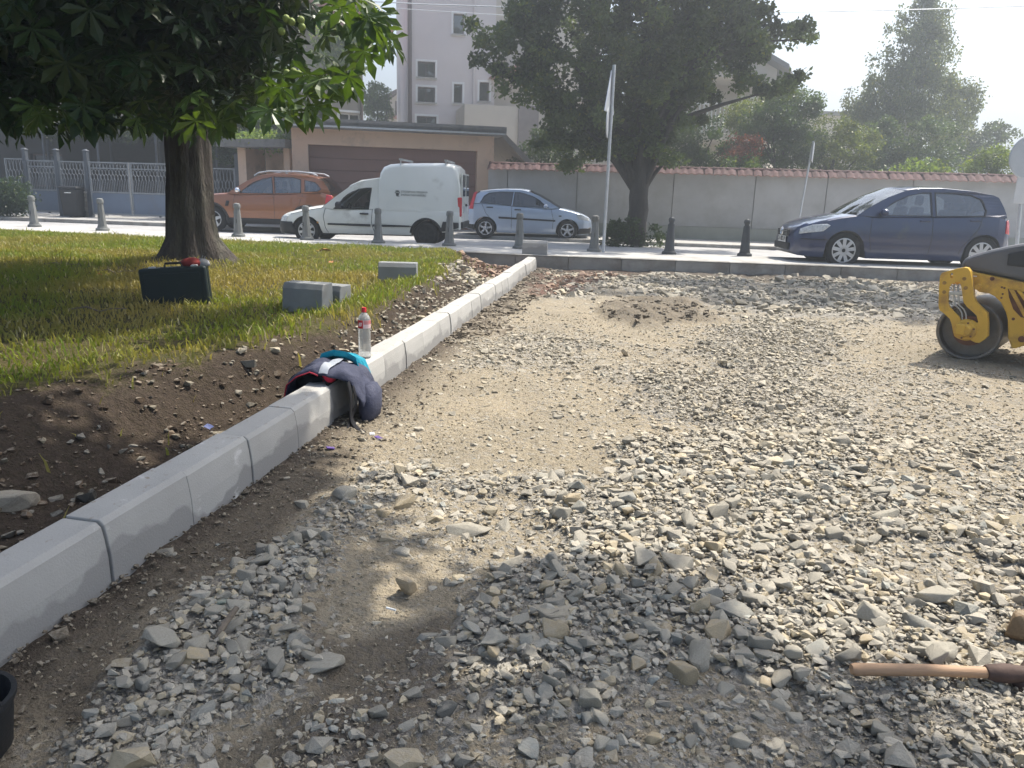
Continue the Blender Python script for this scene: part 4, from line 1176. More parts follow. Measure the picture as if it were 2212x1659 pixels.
def tree(name, label, cat, base, path, radii, ells, nclump, nleaf, size, tint0, group=None, limbs=14, clump=.5, bark=BARK, m=None, shell=.6, aspect=.6, droop=0., varr=.45, gap=.0, clear=None, fork=None, flat=.7):
    t = thing(name, label, cat, base, 0, group)
    bx = Vector(base)
    mb = MB()
    P = [Vector(p) for p in path]
    Q, rr = [], []
    for i in range(len(P)-1):
        for k in range(4):
            q = k/4; Q.append(P[i].lerp(P[i+1], q)+Vector((random.gauss(0, .012), random.gauss(0, .012), 0))); rr.append(radii[i]*(1-q)+radii[i+1]*q)
    Q.append(P[-1]); rr.append(radii[-1])
    mb.tube(Q, rr, 14)
    if fork:
        for f_ in fork: mb.tube([Vector(p) for p in f_[0]], f_[1], 10)
    mb.build('trunk', bark, t, smooth=60)
    le = [tuple(np.array(e[:3])-np.array(base))+tuple(e[3:]) for e in ells]
    me, c = crown_mesh('crown', le, nclump, nleaf, size, m or LEAF, tint0, clump, shell, aspect, droop, varr, flat, gap, clear and (lambda q: clear(q+np.array(base))))
    cr = link('crown', me, t)
    c = sorted([Vector(q) for q in c], key=lambda q: random.random())[:limbs]
    for q in c:
        ok_ = [i for i in range(1, len(P)) if P[i].z < q.z-.25*math.hypot(q.x-P[i].x, q.y-P[i].y)-.1] or [1]
        k = random.choice(ok_[-2:])
        if (P[k]-q).length > 3.6 and len(P) > 4: continue
        s0 = P[k]
        Lr = max(.012, radii[k]*.42)
        mb = MB(); pth = limb_path(s0, q, .08); mb.tube(pth, [Lr*(1-i/len(pth))+.008 for i in range(len(pth))], 6)
        mb.build('limb', bark, t, smooth=60)
    return t

# --- the big horse chestnut on the verge
TB = Vector((-4.52, 10.85, lawn_z(-4.52, 10.85)-.12))
CH = [(-5.4, 8.4, 4.75, 4.1, 3.3, 2.25), (-3.2, 7.0, 3.85, 1.55, 1.9, 1.35), (-3.9, 8.6, 6.4, 4.4, 3.6, 1.7), (-7.5, 7.6, 3.9, 2.6, 2.8, 1.7), (-6.2, 8.6, 3.0, 3.0, 2.4, .75), (-3.3, 7.6, 2.85, 1.3, 1.2, .6)]
SPOTS = [(tuple(G(215, 775, .36)), .75), (tuple(G(370, 735, .36)), .55), (tuple(G(120, 800, .36)), .4), (tuple(G(560, 640, .36)), .5), (tuple(G(760, 700, .3)), .5), (tuple(G(620, 760, .3)), .35)]
SPOTD = [(tuple(G(880, 1270, .04)), .16), (tuple(G(800, 1330, .04)), .15), (tuple(G(750, 1470, .04)), .13), (tuple(G(960, 1210, .04)), .15)]
def d_clear(q):
    m_ = np.ones(len(q), bool)
    for tp_, rr_2 in SPOTD: m_ &= np.linalg.norm(np.cross(q-np.array(tp_), np.array(S_DIR)), axis=1) > rr_2
    return m_
def ch_clear(q):
    # the low crown keeps above head height and stays off the gap over the street
    low = q[:, 2] > 1.98+.10*np.sin(q[:, 0]*2.1)+.16*np.cos(q[:, 1]*1.7+q[:, 0])+np.where(q[:, 0] > -2.6, .1+.5*(q[:, 0]+2.6), 0)
    hi = q[:, 2] > CAM_Z+.215*q[:, 1]+.35
    sun_spot = np.zeros(len(q), bool)
    for tp_, rr_2 in SPOTS: sun_spot |= np.linalg.norm(np.cross(q-np.array(tp_), np.array(S_DIR)), axis=1) < rr_2
    low = low & ~sun_spot
    return low & ((q[:, 0] < -.19*q[:, 1]+.1*np.sin(q[:, 2]*4)) | hi) & (q[:, 1] > 3.6)
ct = thing('horse_chestnut', 'big dark horse chestnut with a thick trunk on the grass verge', 'tree', TB)
rel = lambda x, y, z: (x-TB.x, y-TB.y, z-TB.z)
def chestnut_trunk():
    mb = MB(); rows = []
    hs = [(0, .42), (.08, .39), (.18, .355), (.35, .325), (.6, .305), (1.0, .285), (1.5, .275), (2.0, .28), (2.35, .30), (2.7, .31)]
    n = 40
    for h_, r_ in hs:
        row = []
        for k in range(n+1):
            a = 2*math.pi*(k % n)/n
            root = max(0, .40-h_)*.75*(max(0, math.cos(a*3+.6))**2*.55+max(0, math.cos(a-.35))**6*.7)
            rid = .022*math.sin(a*9+h_*1.3)+.014*math.sin(a*17+h_*3.1)
            q = r_+root+rid
            row.append((q*math.cos(a)+.03*h_, q*math.sin(a), h_))
        rows.append(row)
    mb.grid(rows)
    for q, r0 in (((-2.6, -1.6, 4.6), .24), ((.6, -1.4, 4.9), .22), ((-.8, -3.0, 4.4), .19), ((1.7, -2.6, 3.9), .15), ((-3.2, -2.8, 3.4), .15), ((.3, .9, 5.2), .2)):
        pth = limb_path((.05, 0, 2.45), q, .06, 6); mb.tube(pth, [r0*(1-.75*i/6) for i in range(7)], 9)
    return mb
chestnut_trunk().build('trunk', BARK, ct, smooth=70)
def palmate(nn):
    """one chestnut leaf: a fan of drooping leaflets, unit size, stalk end at the origin"""
    V, F = [], []
    for k in range(nn):
        a = (k-(nn-1)/2)*(5.2/nn); L = 1.0-.28*abs(k-(nn-1)/2)/((nn-1)/2)
        ca, sa = math.cos(a), math.sin(a)
        pts = [(0, 0, 0), (.68, .19, -.06), (1.0, 0, -.28), (.68, -.19, -.06), (.66, 0, -.12)]
        o = len(V)
        V += [((x*ca-y*sa)*L, (x*sa+y*ca)*L, (z-.05*x)*L) for x, y, z in pts]
        F += [(o, o+1, o+4), (o+1, o+2, o+4), (o+2, o+3, o+4), (o+3, o, o+4)]
    return np.array(V), np.array(F)
PALM = [palmate(5), palmate(6), palmate(7)]
CHL = leaf_mat('chestnut_leaf', (1, 1, 1), .33, .38, (1.7, 1.6, .45))
def rotmats(n):
    yaw = RNG.random(n)*6.283; tip = RNG.normal(.55, .45, n); roll = RNG.normal(0, .4, n)
    cy, sy, ct_, st, cr_, sr = np.cos(yaw), np.sin(yaw), np.cos(tip), np.sin(tip), np.cos(roll), np.sin(roll)
    Z = np.zeros(n); O = np.ones(n)
    Rz = np.stack([np.stack([cy, -sy, Z], 1), np.stack([sy, cy, Z], 1), np.stack([Z, Z, O], 1)], 1)
    Ry = np.stack([np.stack([ct_, Z, st], 1), np.stack([Z, O, Z], 1), np.stack([-st, Z, ct_], 1)], 1)
    Rx = np.stack([np.stack([O, Z, Z], 1), np.stack([Z, cr_, -sr], 1), np.stack([Z, sr, cr_], 1)], 1)
    return Rz @ Ry @ Rx
def palm_cloud(P, size, tintf):
    n = len(P); M_ = rotmats(n); tp = RNG.integers(0, 3, n); S_ = size*(.7+.6*RNG.random(n))
    Vs, Fs, Cs, o = [], [], [], 0
    for t in range(3):
        s = np.where(tp == t)[0]
        V, F = PALM[t]; k = len(V)
        Q = np.einsum('nij,kj->nki', M_[s], V)*S_[s][:, None, None]+P[s][:, None]
        Vs.append(Q.reshape(-1, 3)); Fs.append((F[None]+(np.arange(len(s))*k)[:, None, None]).reshape(-1, 3)+o); o += len(s)*k
        Cs.append(np.repeat(tintf[s], k, 0))
    return np.concatenate(Vs), np.concatenate(Fs), np.concatenate(Cs)
def chestnut_leaves(n, ells, clear, ncl=520, clump=.62, size=.2):
    c = ell_clumps(ells, ncl, .35); c = c[clear(c)]
    c = c[(c[:, 2] < 3.6) | (fbm(c[:, 0], c[:, 1], .42, 19) > .47)]
    k = RNG.integers(0, len(c), n); off = RNG.normal(size=(n, 3))*clump*.55
    P = c[k]+off; ok = clear(P); P = P[ok]; k = k[ok]
    g = np.stack([.024+.012*RNG.random(len(P)), .046+.022*RNG.random(len(P)), .016+.006*RNG.random(len(P))], 1)*(.75+.5*RNG.random(len(c))[k])[:, None]
    return P, g, c
CP, CG, CC = chestnut_leaves(23500, CH, ch_clear)
V, F, K = palm_cloud(CP-np.array(TB), .21, CG)
crn = link('crown', np_mesh('crown', V, F, CHL, K), ct); crn['kind'] = 'stuff'
for q in CC[RNG.choice(len(CC), 46, replace=False)]:
    q = Vector(q)-TB
    mb = MB(); s0 = Vector((q.x*.35, q.y*.35, max(2.4, q.z*.72))); pth = limb_path(s0, q, .05, 4); mb.tube(pth, [.035*(1-.8*i/4)+.004 for i in range(5)], 5); mb.build('branch', BARK, ct, smooth=60)
# the largest hanging leaves of the near side, each a part
lm = []
for t in range(3):
    V, F = PALM[t]
    for s_ in range(2):
        lm.append(np_mesh('leaf', V, F, CHL, np.ones((len(V), 1))*np.array([[(.045, .085, .02), (.07, .12, .025)][s_]])))
cnt = 0
for px, py, dd in [(random.uniform(560, 770), random.uniform(150, 240), random.uniform(5.6, 7)) for _ in range(34)]+[(random.uniform(360, 560), random.uniform(200, 262), random.uniform(6, 8)) for _ in range(22)]+[(random.uniform(20, 350), random.uniform(215, 268), random.uniform(6, 8.5)) for _ in range(24)]+[(random.uniform(700, 850), random.uniform(-10, 120), random.uniform(6, 7.6)) for _ in range(34)]:
    if px > 690 and py > 120 and (px-690)*1.1+py > 262: continue
    p = D(px, py, dd)-TB
    o = link('leaf', random.choice(lm), ct, p, (random.gauss(0, .3), random.uniform(.4, 1.2), random.uniform(0, 6.28)))
    o.scale = (.21,)*3
CONK = mat('green_conker', (.22, .28, .07), .6, .2, 30, .6, 90)
mb = MB(); mb.lathe([(0, -.028), (.016, -.023), (.026, -.01), (.028, .004), (.022, .019), (.01, .027), (0, .029)], 12); cm_ = mb.mesh('conker', CONK, 60)
for px, py in ((618, 40), (630, 47), (650, 43), (608, 68), (634, 155), (645, 160), (620, 158), (652, 58)):
    link('conker', cm_, ct, D(px, py, 6.2)-TB)

# --- trees standing outside the picture on the right whose crowns shade the rubble
tree('horse_chestnut', 'horse chestnut leaning over the nearest rubble from the right', 'tree', (4.6, .6, 0), [(0, 0, 0), (-.15, .3, 2.2), (-.6, 1.2, 4.0), (-1.6, 2.4, 5.4)], [.3, .25, .2, .1],
     [(1.7, 4.3, 6.2, 2.0, 1.8, .9), (3.0, 2.6, 6.4, 1.7, 1.6, 1.1), (.3, 5.25, 6.2, 1.6, 1.25, .8)], 120, 15500, .21, (.05, .09, .02), None, 22, .55, gap=.20, clear=d_clear)
tree('horse_chestnut', 'unseen horse chestnut added behind the viewpoint on the left to shade the near kerb', 'tree', (-5.2, -1.6, .2), [(0, 0, 0), (.1, .1, 2.0), (.9, .9, 3.6), (2.2, 2.0, 4.6)], [.3, .25, .2, .1],  # unseen tree added to block sky light on the near kerb
     [(-2.6, .9, 5.2, 3.0, 2.0, 1.1), (-4.6, -.8, 5.6, 2.4, 2.2, 1.4), (.6, -.3, 5.6, 1.8, 1.5, .9)], 120, 13000, .22, (.04, .075, .02), None, 16, .6)
tree('lime_tree', 'lime tree beyond the right edge, its crown over the road kerb', 'tree', (12.6, 12.4, .28), [(0, 0, 0), (-.2, .2, 3.0), (-1.6, .9, 6.0), (-4, 1.8, 7.8)], [.3, .26, .2, .08],
     [(7.5, 15.0, 8.0, 3.5, 1.6, 1.2), (10.6, 13.6, 8.4, 2, 1.8, 1.5)], 150, 26000, .12, (.05, .085, .025), None, 20, .5, gap=.3)

# --- the lime in front of the garden wall
LB = D(1372, 524, 21.2); LB.z = .2
lt = lambda px, py, d: D(px, py, d)
def L_(px, py, d, rx, ry, rz):
    p = D(px, py, d); return (p.x, p.y, p.z, rx, ry, rz)
LE = [L_(1290, 30, 21.4, 2.6, 2.6, 2.6), L_(1330, 190, 21.6, 2.1, 2.2, 1.5), L_(1500, 60, 21.6, 2.0, 2.2, 2.0), L_(1130, 70, 21.0, 1.4, 1.6, 1.2), L_(1160, 205, 21.3, 1.1, 1.2, .5), L_(1660, 60, 21.2, 1.6, 1.0, .75), L_(1330, 300, 21.9, 1.7, 1.3, .75), L_(1650, 180, 21.4, 1.2, .8, .32), L_(1220, 320, 22.2, 1.3, 1.0, .6), (3.2, 21.6, 9.4, 4.0, 3.4, 2.6), (6.4, 21.5, 8.6, 2.6, 2.4, 1.6), L_(1372, 262, 20.9, 1.5, 1.2, .9), L_(1300, 250, 21.0, 1.7, 1.4, 1.1), L_(1400, 335, 20.9, 1.0, .8, .5), L_(1440, 130, 20.6, 1.4, 1.4, 1.1), L_(1510, 130, 21.2, 1.5, 1.3, 1.0), L_(1580, 40, 21.2, 1.6, 1.3, .9), L_(1470, 230, 21.3, 1.0, 1.0, .7)]
tree('lime_tree', 'big dark lime tree on the far pavement in front of the garden wall', 'tree', tuple(LB), [(0, 0, -.05), (.02, 0, 1.2), (.05, 0, 2.4), (.05, .1, 4.0), (0, .1, 6.5), (-.1, 0, 8.5)], [.29, .25, .23, .2, .14, .07], LE, 1050, 122000, .14, (.075, .105, .036), None, 70, .36, BARKD, gap=.30, varr=1.1,
     fork=[([(.1, 0, 1.7), (.55, 0, 2.6), (1.0, .1, 3.8), (1.5, .1, 5.5)], [.13, .12, .10, .05]), ([(.9, .1, 3.2), (2.0, -.1, 3.6), (3.0, -.2, 3.9)], [.07, .05, .02]), ([(.1, 0, 4.4), (2.2, 0, 5.1), (3.9, -.2, 5.2)], [.08, .05, .012])])
tree('shrub', 'low leafy suckers round the foot of the lime tree', 'shrub', (LB.x, LB.y-.1, .2), [(0, 0, 0), (0, 0, .3)], [.02, .01], [(LB.x-.5, LB.y-.35, .45, .55, .4, .42), (LB.x+.55, LB.y-.3, .38, .5, .4, .36)], 40, 2600, .09, (.04, .065, .022), None, 8, .22)

# --- shrubs and trees in the garden behind the wall
def bush(label, px, py, d, rx, ry, rz, n, size, tint0, name='shrub', clump=.38, group=None, nc=None, varr=.5, aspect=.6, m=None):
    p = D(px, py, d)
    z0 = .2
    tree(name, label, 'shrub' if name == 'shrub' else 'tree', (p.x, p.y, z0), [(0, 0, 0), (0, 0, max(.5, (p.z-z0)*.6)), (.1, 0, max(.8, p.z-z0))], [.09, .07, .03],
         [(p.x, p.y, p.z, rx, ry, rz)], nc or max(30, n//110), n, size, tint0, group, 10, clump, BARKD, m, varr=varr, aspect=aspect)
bush('dark green shrub behind the wall right of the lime trunk', 1500, 330, 26.5, 1.4, 1.0, 1.3, 9000, .10, (.045, .075, .03))
bush('tall dark shrub behind the wall, tallest in the middle', 1690, 290, 27.0, 1.5, 1.2, 1.5, 13000, .10, (.05, .085, .035))
bush('upright leafy shoots on top of the tall dark shrub', 1708, 222, 27.2, .5, .5, .75, 2200, .10, (.07, .105, .045))
bush('yellow green shrub beside the balcony', 1625, 262, 28.5, 1.0, .9, .75, 5000, .10, (.12, .15, .045))
bush('dark red leaved bush on top of the garden wall', 1597, 330, 26.2, .62, .5, .72, 2600, .09, (.17, .06, .05), varr=.6)
bush('green shrub under the red leaved bush', 1600, 372, 25.6, .8, .6, .45, 2600, .10, (.07, .11, .035))
bush('pale green shrub right of the tall dark shrub', 1800, 320, 27.5, 1.5, 1.0, 1.15, 8500, .10, (.11, .14, .05))
bush('wide dark green hedge shrub under the birch', 1960, 325, 29.0, 2.3, 1.2, 1.35, 13000, .11, (.055, .085, .045))
bush('rounded bright green shrub at the right end of the wall', 2142, 362, 25.0, .85, .6, .55, 4200, .09, (.13, .18, .05))
bush('broad leaved creeper hanging over the tiles under the birch', 1985, 372, 24.6, 1.0, .4, .3, 1500, .13, (.14, .2, .06))
bush('dark shrub low behind the wall between lime and garage', 1180, 335, 27.0, 1.3, .9, .8, 5000, .10, (.04, .065, .03))
bush('grey green conifer far behind the right end of the wall', 2090, 310, 38, 1.9, 2, 1.4, 9000, .14, (.06, .085, .055), name='garden_tree')
bush('round bush between the tan house and the grey block', 812, 225, 46, .9, .8, 1.3, 5200, .13, (.10, .15, .04), name='garden_tree')
p = D(1968, 200, 33)
tree('birch_tree', 'tall thin grey green birch with drooping twigs behind the wall', 'tree', (p.x, p.y, .2), [(0, 0, 0), (.05, 0, 3), (0, 0, 6), (.05, 0, 8.5), (0, 0, 10.8)], [.16, .13, .10, .06, .02],
     [(p.x, p.y, 4.8, 2.7, 2.2, 1.5), (p.x+.1, p.y, 6.5, 2.0, 1.7, 1.3), (p.x+.1, p.y, 8.1, 1.3, 1.1, 1.2), (p.x+.1, p.y, 9.5, .7, .7, 1.1), (p.x+1.9, p.y, 5.6, 1.0, .9, 1.1), (p.x-1.8, p.y, 5.0, 1.1, .9, .9)], 520, 44000, .125, (.11, .135, .075), None, 40, .36, mat('birch_bark', (.35, .34, .32), .9, .5, 9), shell=.15, droop=.7, gap=.16, aspect=.55, flat=1.4)
# vines of the pergola and on the porch, hedge at the left edge
pv = Vector((fo2[0], fo2[1]+1.0, .2))
def vine(label, cx, cy, cz, rx, ry, rz, n, size, tint0, name='vine', cat='vine'):
    t = thing(name, label, cat, (cx, cy, cz))
    me, c = crown_mesh('leaves', [(0, 0, 0, rx, ry, rz)], max(20, n//60), n, size, LEAF, tint0, .4, .3)
    o = link('leaves', me, t); o['kind'] = 'stuff'
    mb = MB()
    for q in c[:8]: mb.tube(limb_path((q[0]*.3, q[1]*.3, -rz*.5), q, .1), [.014]*6, 5)
    mb.build('stem', BARKD, t)
vine('dark vine roof over the pergola behind the gates', pv.x+1.6, pv.y+2.6, 3.35, 5.6, 2.6, .38, 21000, .13, (.035, .055, .025))
vine('dark climber filling the yard between trunk and porch', D(480, 300, 27.5).x, 28.0, 2.9, 2.0, 1.2, 1.1, 9000, .13, (.045, .075, .03))
vine('bright sunlit creeper lying on the porch roof', D(578, 302, 25.2).x, 25.4, D(578, 303, 25.2).z, 1.15, .5, .16, 2400, .11, (.16, .23, .06))
vine('leafy creeper on the tan house above the porch', D(560, 260, 29).x, 29.0, D(560, 230, 29).z, 1.9, 1.2, 1.5, 8000, .14, (.07, .12, .035))
vine('bright green tree behind the tan house corner', D(745, 120, 31).x, 31.0, D(745, 110, 31).z, 1.15, 1.0, 1.1, 4200, .14, (.13, .19, .05), 'garden_tree', 'tree')
q = D(28, 430, 25.6)
vine('dark feathery shrub at the far left in front of the fence', q.x-.3, q.y, .75, 1.0, .55, .62, 6500, .10, (.035, .06, .03), 'shrub', 'shrub')
# ================================================================ VEHICLES
def xing(poly, z):
    xs_ = []
    n = len(poly)
    for i in range(n):
        (x1, z1), (x2, z2) = poly[i], poly[(i+1) % n]
        if (z1-z)*(z2-z) <= 0 and z1 != z2: xs_.append(x1+(x2-x1)*(z-z1)/(z2-z1))
        elif z1 == z2 == z: xs_ += [x1, x2]
    return (min(xs_), max(xs_)) if xs_ else None
class Car:
    def __init__(s, name, label, P, loc, rz):
        s.P = P; s.W = P['W']/2
        s.fplan, s.ftop = curve(P['plan']), curve(P['top'])
        s.fbot = curve(P['bot'])
        s.arch = P['r']+P.get('gap', .05)
        s.root = thing(name, label, P.get('cat', 'car'), loc, rz, 'cars parked along the street')
    def w(s, x): return s.W*s.fplan(x)
    def low(s, x):
        z = s.fbot(x)
        for xw in s.P['wheels']:
            d = abs(x-xw)
            if d < s.arch: z = max(z, s.P['r']+math.sqrt(s.arch**2-d*d)*.98)
        return z
    FR = ((0, .93), (.12, .975), (.35, .998), (.62, 1.0), (.84, .985), (.97, .955))
    def y(s, x, z):
        zt, zl = s.ftop(x), s.fbot(x)
        w = s.w(x)
        if z >= zt-.001: return w*.955-s.P['tumble']*(z-zt)
        t = max(0, min(1, (z-zl)/max(.05, zt-zl)))
        return w*float(np.interp(t, [a for a, b in s.FR], [b for a, b in s.FR]))
    def body(s, paint, sides_dark=BLACK):
        P = s.P; L = P['L']
        xs_ = set(np.linspace(0, L, 64).tolist())
        for xw in P['wheels']:
            for k in np.linspace(-1, 1, 25): xs_.add(float(np.clip(xw+s.arch*math.sin(k*math.pi/2), 0, L)))
        for x, _ in P['plan']+P['top']: xs_.add(x)
        xs_.add(P['cab'][0]); xs_.add(P['cab'][0]+.03); xs_.add(P['cab'][1]); xs_.add(P['cab'][1]-.03)
        xs_ = sorted(xs_)
        xs_ = [x for i, x in enumerate(xs_) if i == 0 or x-xs_[i-1] > .004]
        mb = MB(); rows = []
        for x in xs_:
            zt, zl, w = s.ftop(x), s.low(x), s.w(x)
            z0 = s.fbot(x)
            half = []
            for t, k in s.FR:
                z = zl+(zt-zl)*t
                half.append((s.y(x, z), z))
            cab = P['cab'][0] < x < P['cab'][1]
            cr = P.get('crown', .05)
            if cab: top = [(w*.9, zt), (w*.86, zt-.02), (w*.84, zt-.40), (0, zt-.42)]
            else: top = [(w*.915, zt+.012), (w*.72, zt+cr*.55), (w*.40, zt+cr*.9), (0, zt+cr)]
            half += top
            full = [(x, -y_, z) for y_, z in half]+[(x, y_, z) for y_, z in reversed(half[:-1])]
            full.append((x, 0, max(z0+.04, min(zl, P['r']+.25))) if False else (x, 0, zl+.005))
            rows.append(full)
        n = len(rows[0]); m = len(rows)
        V = [p for r_ in rows for p in r_]
        F, M_ = [], []
        nh = len(s.FR)+4
        for i in range(m-1):
            xm = (xs_[i]+xs_[i+1])/2; cab = P['cab'][0] < xm < P['cab'][1]
            for j in range(n):
                j2 = (j+1) % n
                F.append((i*n+j, i*n+j2, (i+1)*n+j2, (i+1)*n+j))
                inner = cab and len(s.FR) <= j < 2*nh-2-len(s.FR)
                M_.append(2 if inner else (1 if j >= n-2 else 0))
        F.append(tuple(range(n))); M_.append(0)
        F.append(tuple((m-1)*n+k for k in range(n))); M_.append(0)
        mb.v, mb.f, mb.m = V, F, M_
        o = mb.build('body', [paint, sides_dark, INTER], s.root, smooth=32)
        s.paint = paint
        return o
    def side_map(s, pts, off, sgn): return [(x, sgn*(s.y(x, z)+off), z) for x, z in pts]
    def greenhouse(s, outline, kf, kr, windows, bulge=.12, crown=.05, rbulge=.05, glass=GLASS, wing=GLASS):
        """outline from the foot of the windscreen over the roof to the foot of the rear window"""
        fy = lambda x, z: s.y(x, z)
        O = densify(outline, .07, False)
        belt = [(x, s.ftop(x)-.004) for x in np.linspace(O[-1][0], O[0][0], 26)]
        for sgn in (-1, 1):
            ow = O+belt[1:-1]
            hs = [densify(w_, .07) for w_ in windows]
            loops = [ow]+hs; flat = [p for l in loops for p in l]
            tris = tessellate_polygon([[Vector((p[0], p[1], 0)) for p in l] for l in loops])
            mb = MB()
            a = s.side_map(flat, 0, sgn); b = s.side_map(flat, -.035, sgn); n = len(flat)
            mb.add(a+b, [tuple(t) for t in tris]+[tuple(i+n for i in reversed(t)) for t in tris])
            o = 0
            for l in loops:
                k = len(l); mb.f += [(o+i, o+(i+1) % k, n+o+(i+1) % k, n+o+i) for i in range(k)]; mb.m += [0]*k; o += k
            mb.build('window_frame', s.paint, s.root)
            for w_ in hs:
                g = MB(); g.add(s.side_map(w_, -.014, sgn), [tuple(range(len(w_)))]); g.build('side_window', wing, s.root)
                r_ = MB(); inn = s.side_map(w_, .003, sgn); cx = sum(p[0] for p in w_)/len(w_); cz = sum(p[1] for p in w_)/len(w_)
                big = [(cx+(p[0]-cx)*1.03+.012*(1 if p[0] > cx else -1), cz+(p[1]-cz)*1.0+.012*(1 if p[1] > cz else -1)) for p in w_]
                ou = s.side_map(big, .004, sgn); k = len(w_)
                r_.add(inn+ou, [(i, (i+1) % k, k+(i+1) % k, k+i) for i in range(k)]); r_.build('window_seal', BLACK, s.root)
        def over(pts, b0, b1, cr0, cr1, inset=0):
            rows = []
            for i, (x, z) in enumerate(pts):
                t = i/max(1, len(pts)-1); yy_ = s.y(x, z)-inset; b = b0*(1-t)+b1*t; c = cr0*(1-t)+cr1*t
                rows.append([(x-b*(1-q*q), q*yy_, z+c*(1-q*q)) for q in np.linspace(-1, 1, 13)])
            return rows
        i0 = min(range(len(O)), key=lambda i: math.dist(O[i], outline[kf])); i1 = min(range(len(O)), key=lambda i: math.dist(O[i], outline[kr]))
        mb = MB(); mb.grid(over(O[:i0+1], bulge, bulge*.5, .01, crown)); mb.build('windscreen', glass, s.root, smooth=60)
        mb = MB(); mb.grid(over(O[i0:i1+1], bulge*.5, -rbulge, crown, crown*.6)); r_ = mb.build('roof', s.paint, s.root, smooth=60)
        so = r_.modifiers.new('thick', 'SOLIDIFY'); so.thickness = .03; so.offset = -1
        mb = MB(); mb.grid(over(O[i1:], -rbulge, -rbulge*1.4, crown*.6, .01)); mb.build('rear_window', glass, s.root, smooth=60)
    def patch(s, name, poly, m, sgn, off=.005, parent=None, nz=9, nx=8, thick=.02):
        zs_ = sorted(set([p[1] for p in poly])); z0, z1 = zs_[0], zs_[-1]
        lv = sorted(set(np.linspace(z0+1e-4, z1-1e-4, nz).tolist()+[min(max(z, z0+1e-4), z1-1e-4) for z in zs_]))
        rows = []
        for z in lv:
            r_ = xing(poly, z)
            if r_ is None: continue
            rows.append([(x, sgn*(s.y(x, z)+off), z) for x in np.linspace(r_[0], r_[1], nx)])
        mb = MB(); mb.grid(rows)
        o = mb.build(name, m, parent or s.root, smooth=50)
        if thick:
            so = o.modifiers.new('thick', 'SOLIDIFY'); so.thickness = thick; so.offset = 0
        return o
    def seam(s, pts, sgn, r_=.005):
        P = densify(pts, .08, False); mb = MB(); mb.tube([(x, sgn*(s.y(x, z)+.001), z) for x, z in P], r_, 4); mb.build('door_seam', BLACK, s.root)
    def wheels(s, style, tyre_w=.2, rim_r=None, dark=()):
        P = s.P; r_ = P['r']; rr = rim_r or r_*.66
        for xi, xw in enumerate(P['wheels']):
            for sgn in (-1, 1):
                yc = sgn*(s.w(xw)*.985-tyre_w/2-.015)
                mb = MB(); h = tyre_w/2
                mb.lathe([(rr*.98, -h*.8), (rr*1.06, -h), (r_*.93, -h*.97), (r_*.985, -h*.8), (r_, -h*.5), (r_, h*.5), (r_*.985, h*.8), (r_*.93, h*.97), (rr*1.06, h), (rr*.98, h*.8), (rr*.97, -h*.8)], 40, (0, 0, 0), 'y')
                wh = mb.build('wheel', RUBBER, s.root, (xw, yc, r_), smooth=40)
                m2 = BLACK if xi in dark else ALLOY
                mb = MB(); of = sgn*h*.75
                mb.lathe([(rr, of-sgn*.03), (rr, of+sgn*.012), (rr*.91, of+sgn*.014), (rr*.88, of-sgn*.03)], 36, (0, 0, 0), 'y')
                mb.lathe([(.0, of+sgn*.004), (rr*.24, of), (rr*.26, of-sgn*.03)], 20, (0, 0, 0), 'y')
                ns, ww, w2 = style
                for k in range(ns):
                    a = 2*math.pi*k/ns+math.pi/2+.1*xi
                    ca, sa = math.cos(a), math.sin(a)
                    q = [(rr*.15, -ww), (rr*.9, -w2), (rr*.9, w2), (rr*.15, ww)]
                    f_ = [(u*ca-v*sa, of+sgn*(.008-.012*(u/rr)*0), u*sa+v*ca) for u, v in q]; b_ = [(p[0], p[1]-sgn*.03, p[2]) for p in f_]
                    mb.add(f_+b_, [(0, 1, 2, 3), (7, 6, 5, 4), (0, 4, 5, 1), (1, 5, 6, 2), (2, 6, 7, 3), (3, 7, 4, 0)])
                mb.build('rim', m2, wh, smooth=30)
                mb = MB(); mb.lathe([(0, of-sgn*.05), (rr*.97, of-sgn*.05)], 30, (0, 0, 0), 'y'); mb.lathe([(rr*.30, of-sgn*.045), (rr*.30, of-sgn*.04), (0, of-sgn*.04)], 20, (0, 0, 0), 'y'); mb.build('wheel_shade_disc', mat('wheel_shadow', (.03, .03, .032), .7, .2, 8) if 'wd' not in globals() else wd, wh)  # near-black disc filling the rim stands in for shade inside the wheel
    def mirror(s, x, z, m, size=(.12, .2, .13)):
        for sgn in (-1, 1):
            y0 = s.y(x, z); mb = MB(); mb.box((x, sgn*(y0+.03), z-.03), (.05, .10, .05)); o = mb.build('mirror_arm', BLACK, s.root, bevel=.01)
            mb = MB(); mb.lathe([(0, -.5), (.32, -.46), (.48, -.25), (.5, .05), (.42, .4), (.2, .5), (0, .5)], 14, axis='x'); mb.v = [(x+p[0]*size[0], sgn*(y0+.13)+p[1]*size[1], z+.01+p[2]*size[2]) for p in mb.v]
            mb.build('mirror', m, s.root, smooth=50)
    def handle(s, x, z, m):
        for sgn in (-1, 1):
            mb = MB(); mb.box((x, sgn*(s.y(x, z)+.018), z), (.2, .03, .035)); mb.build('door_handle', m, s.root, bevel=.012)
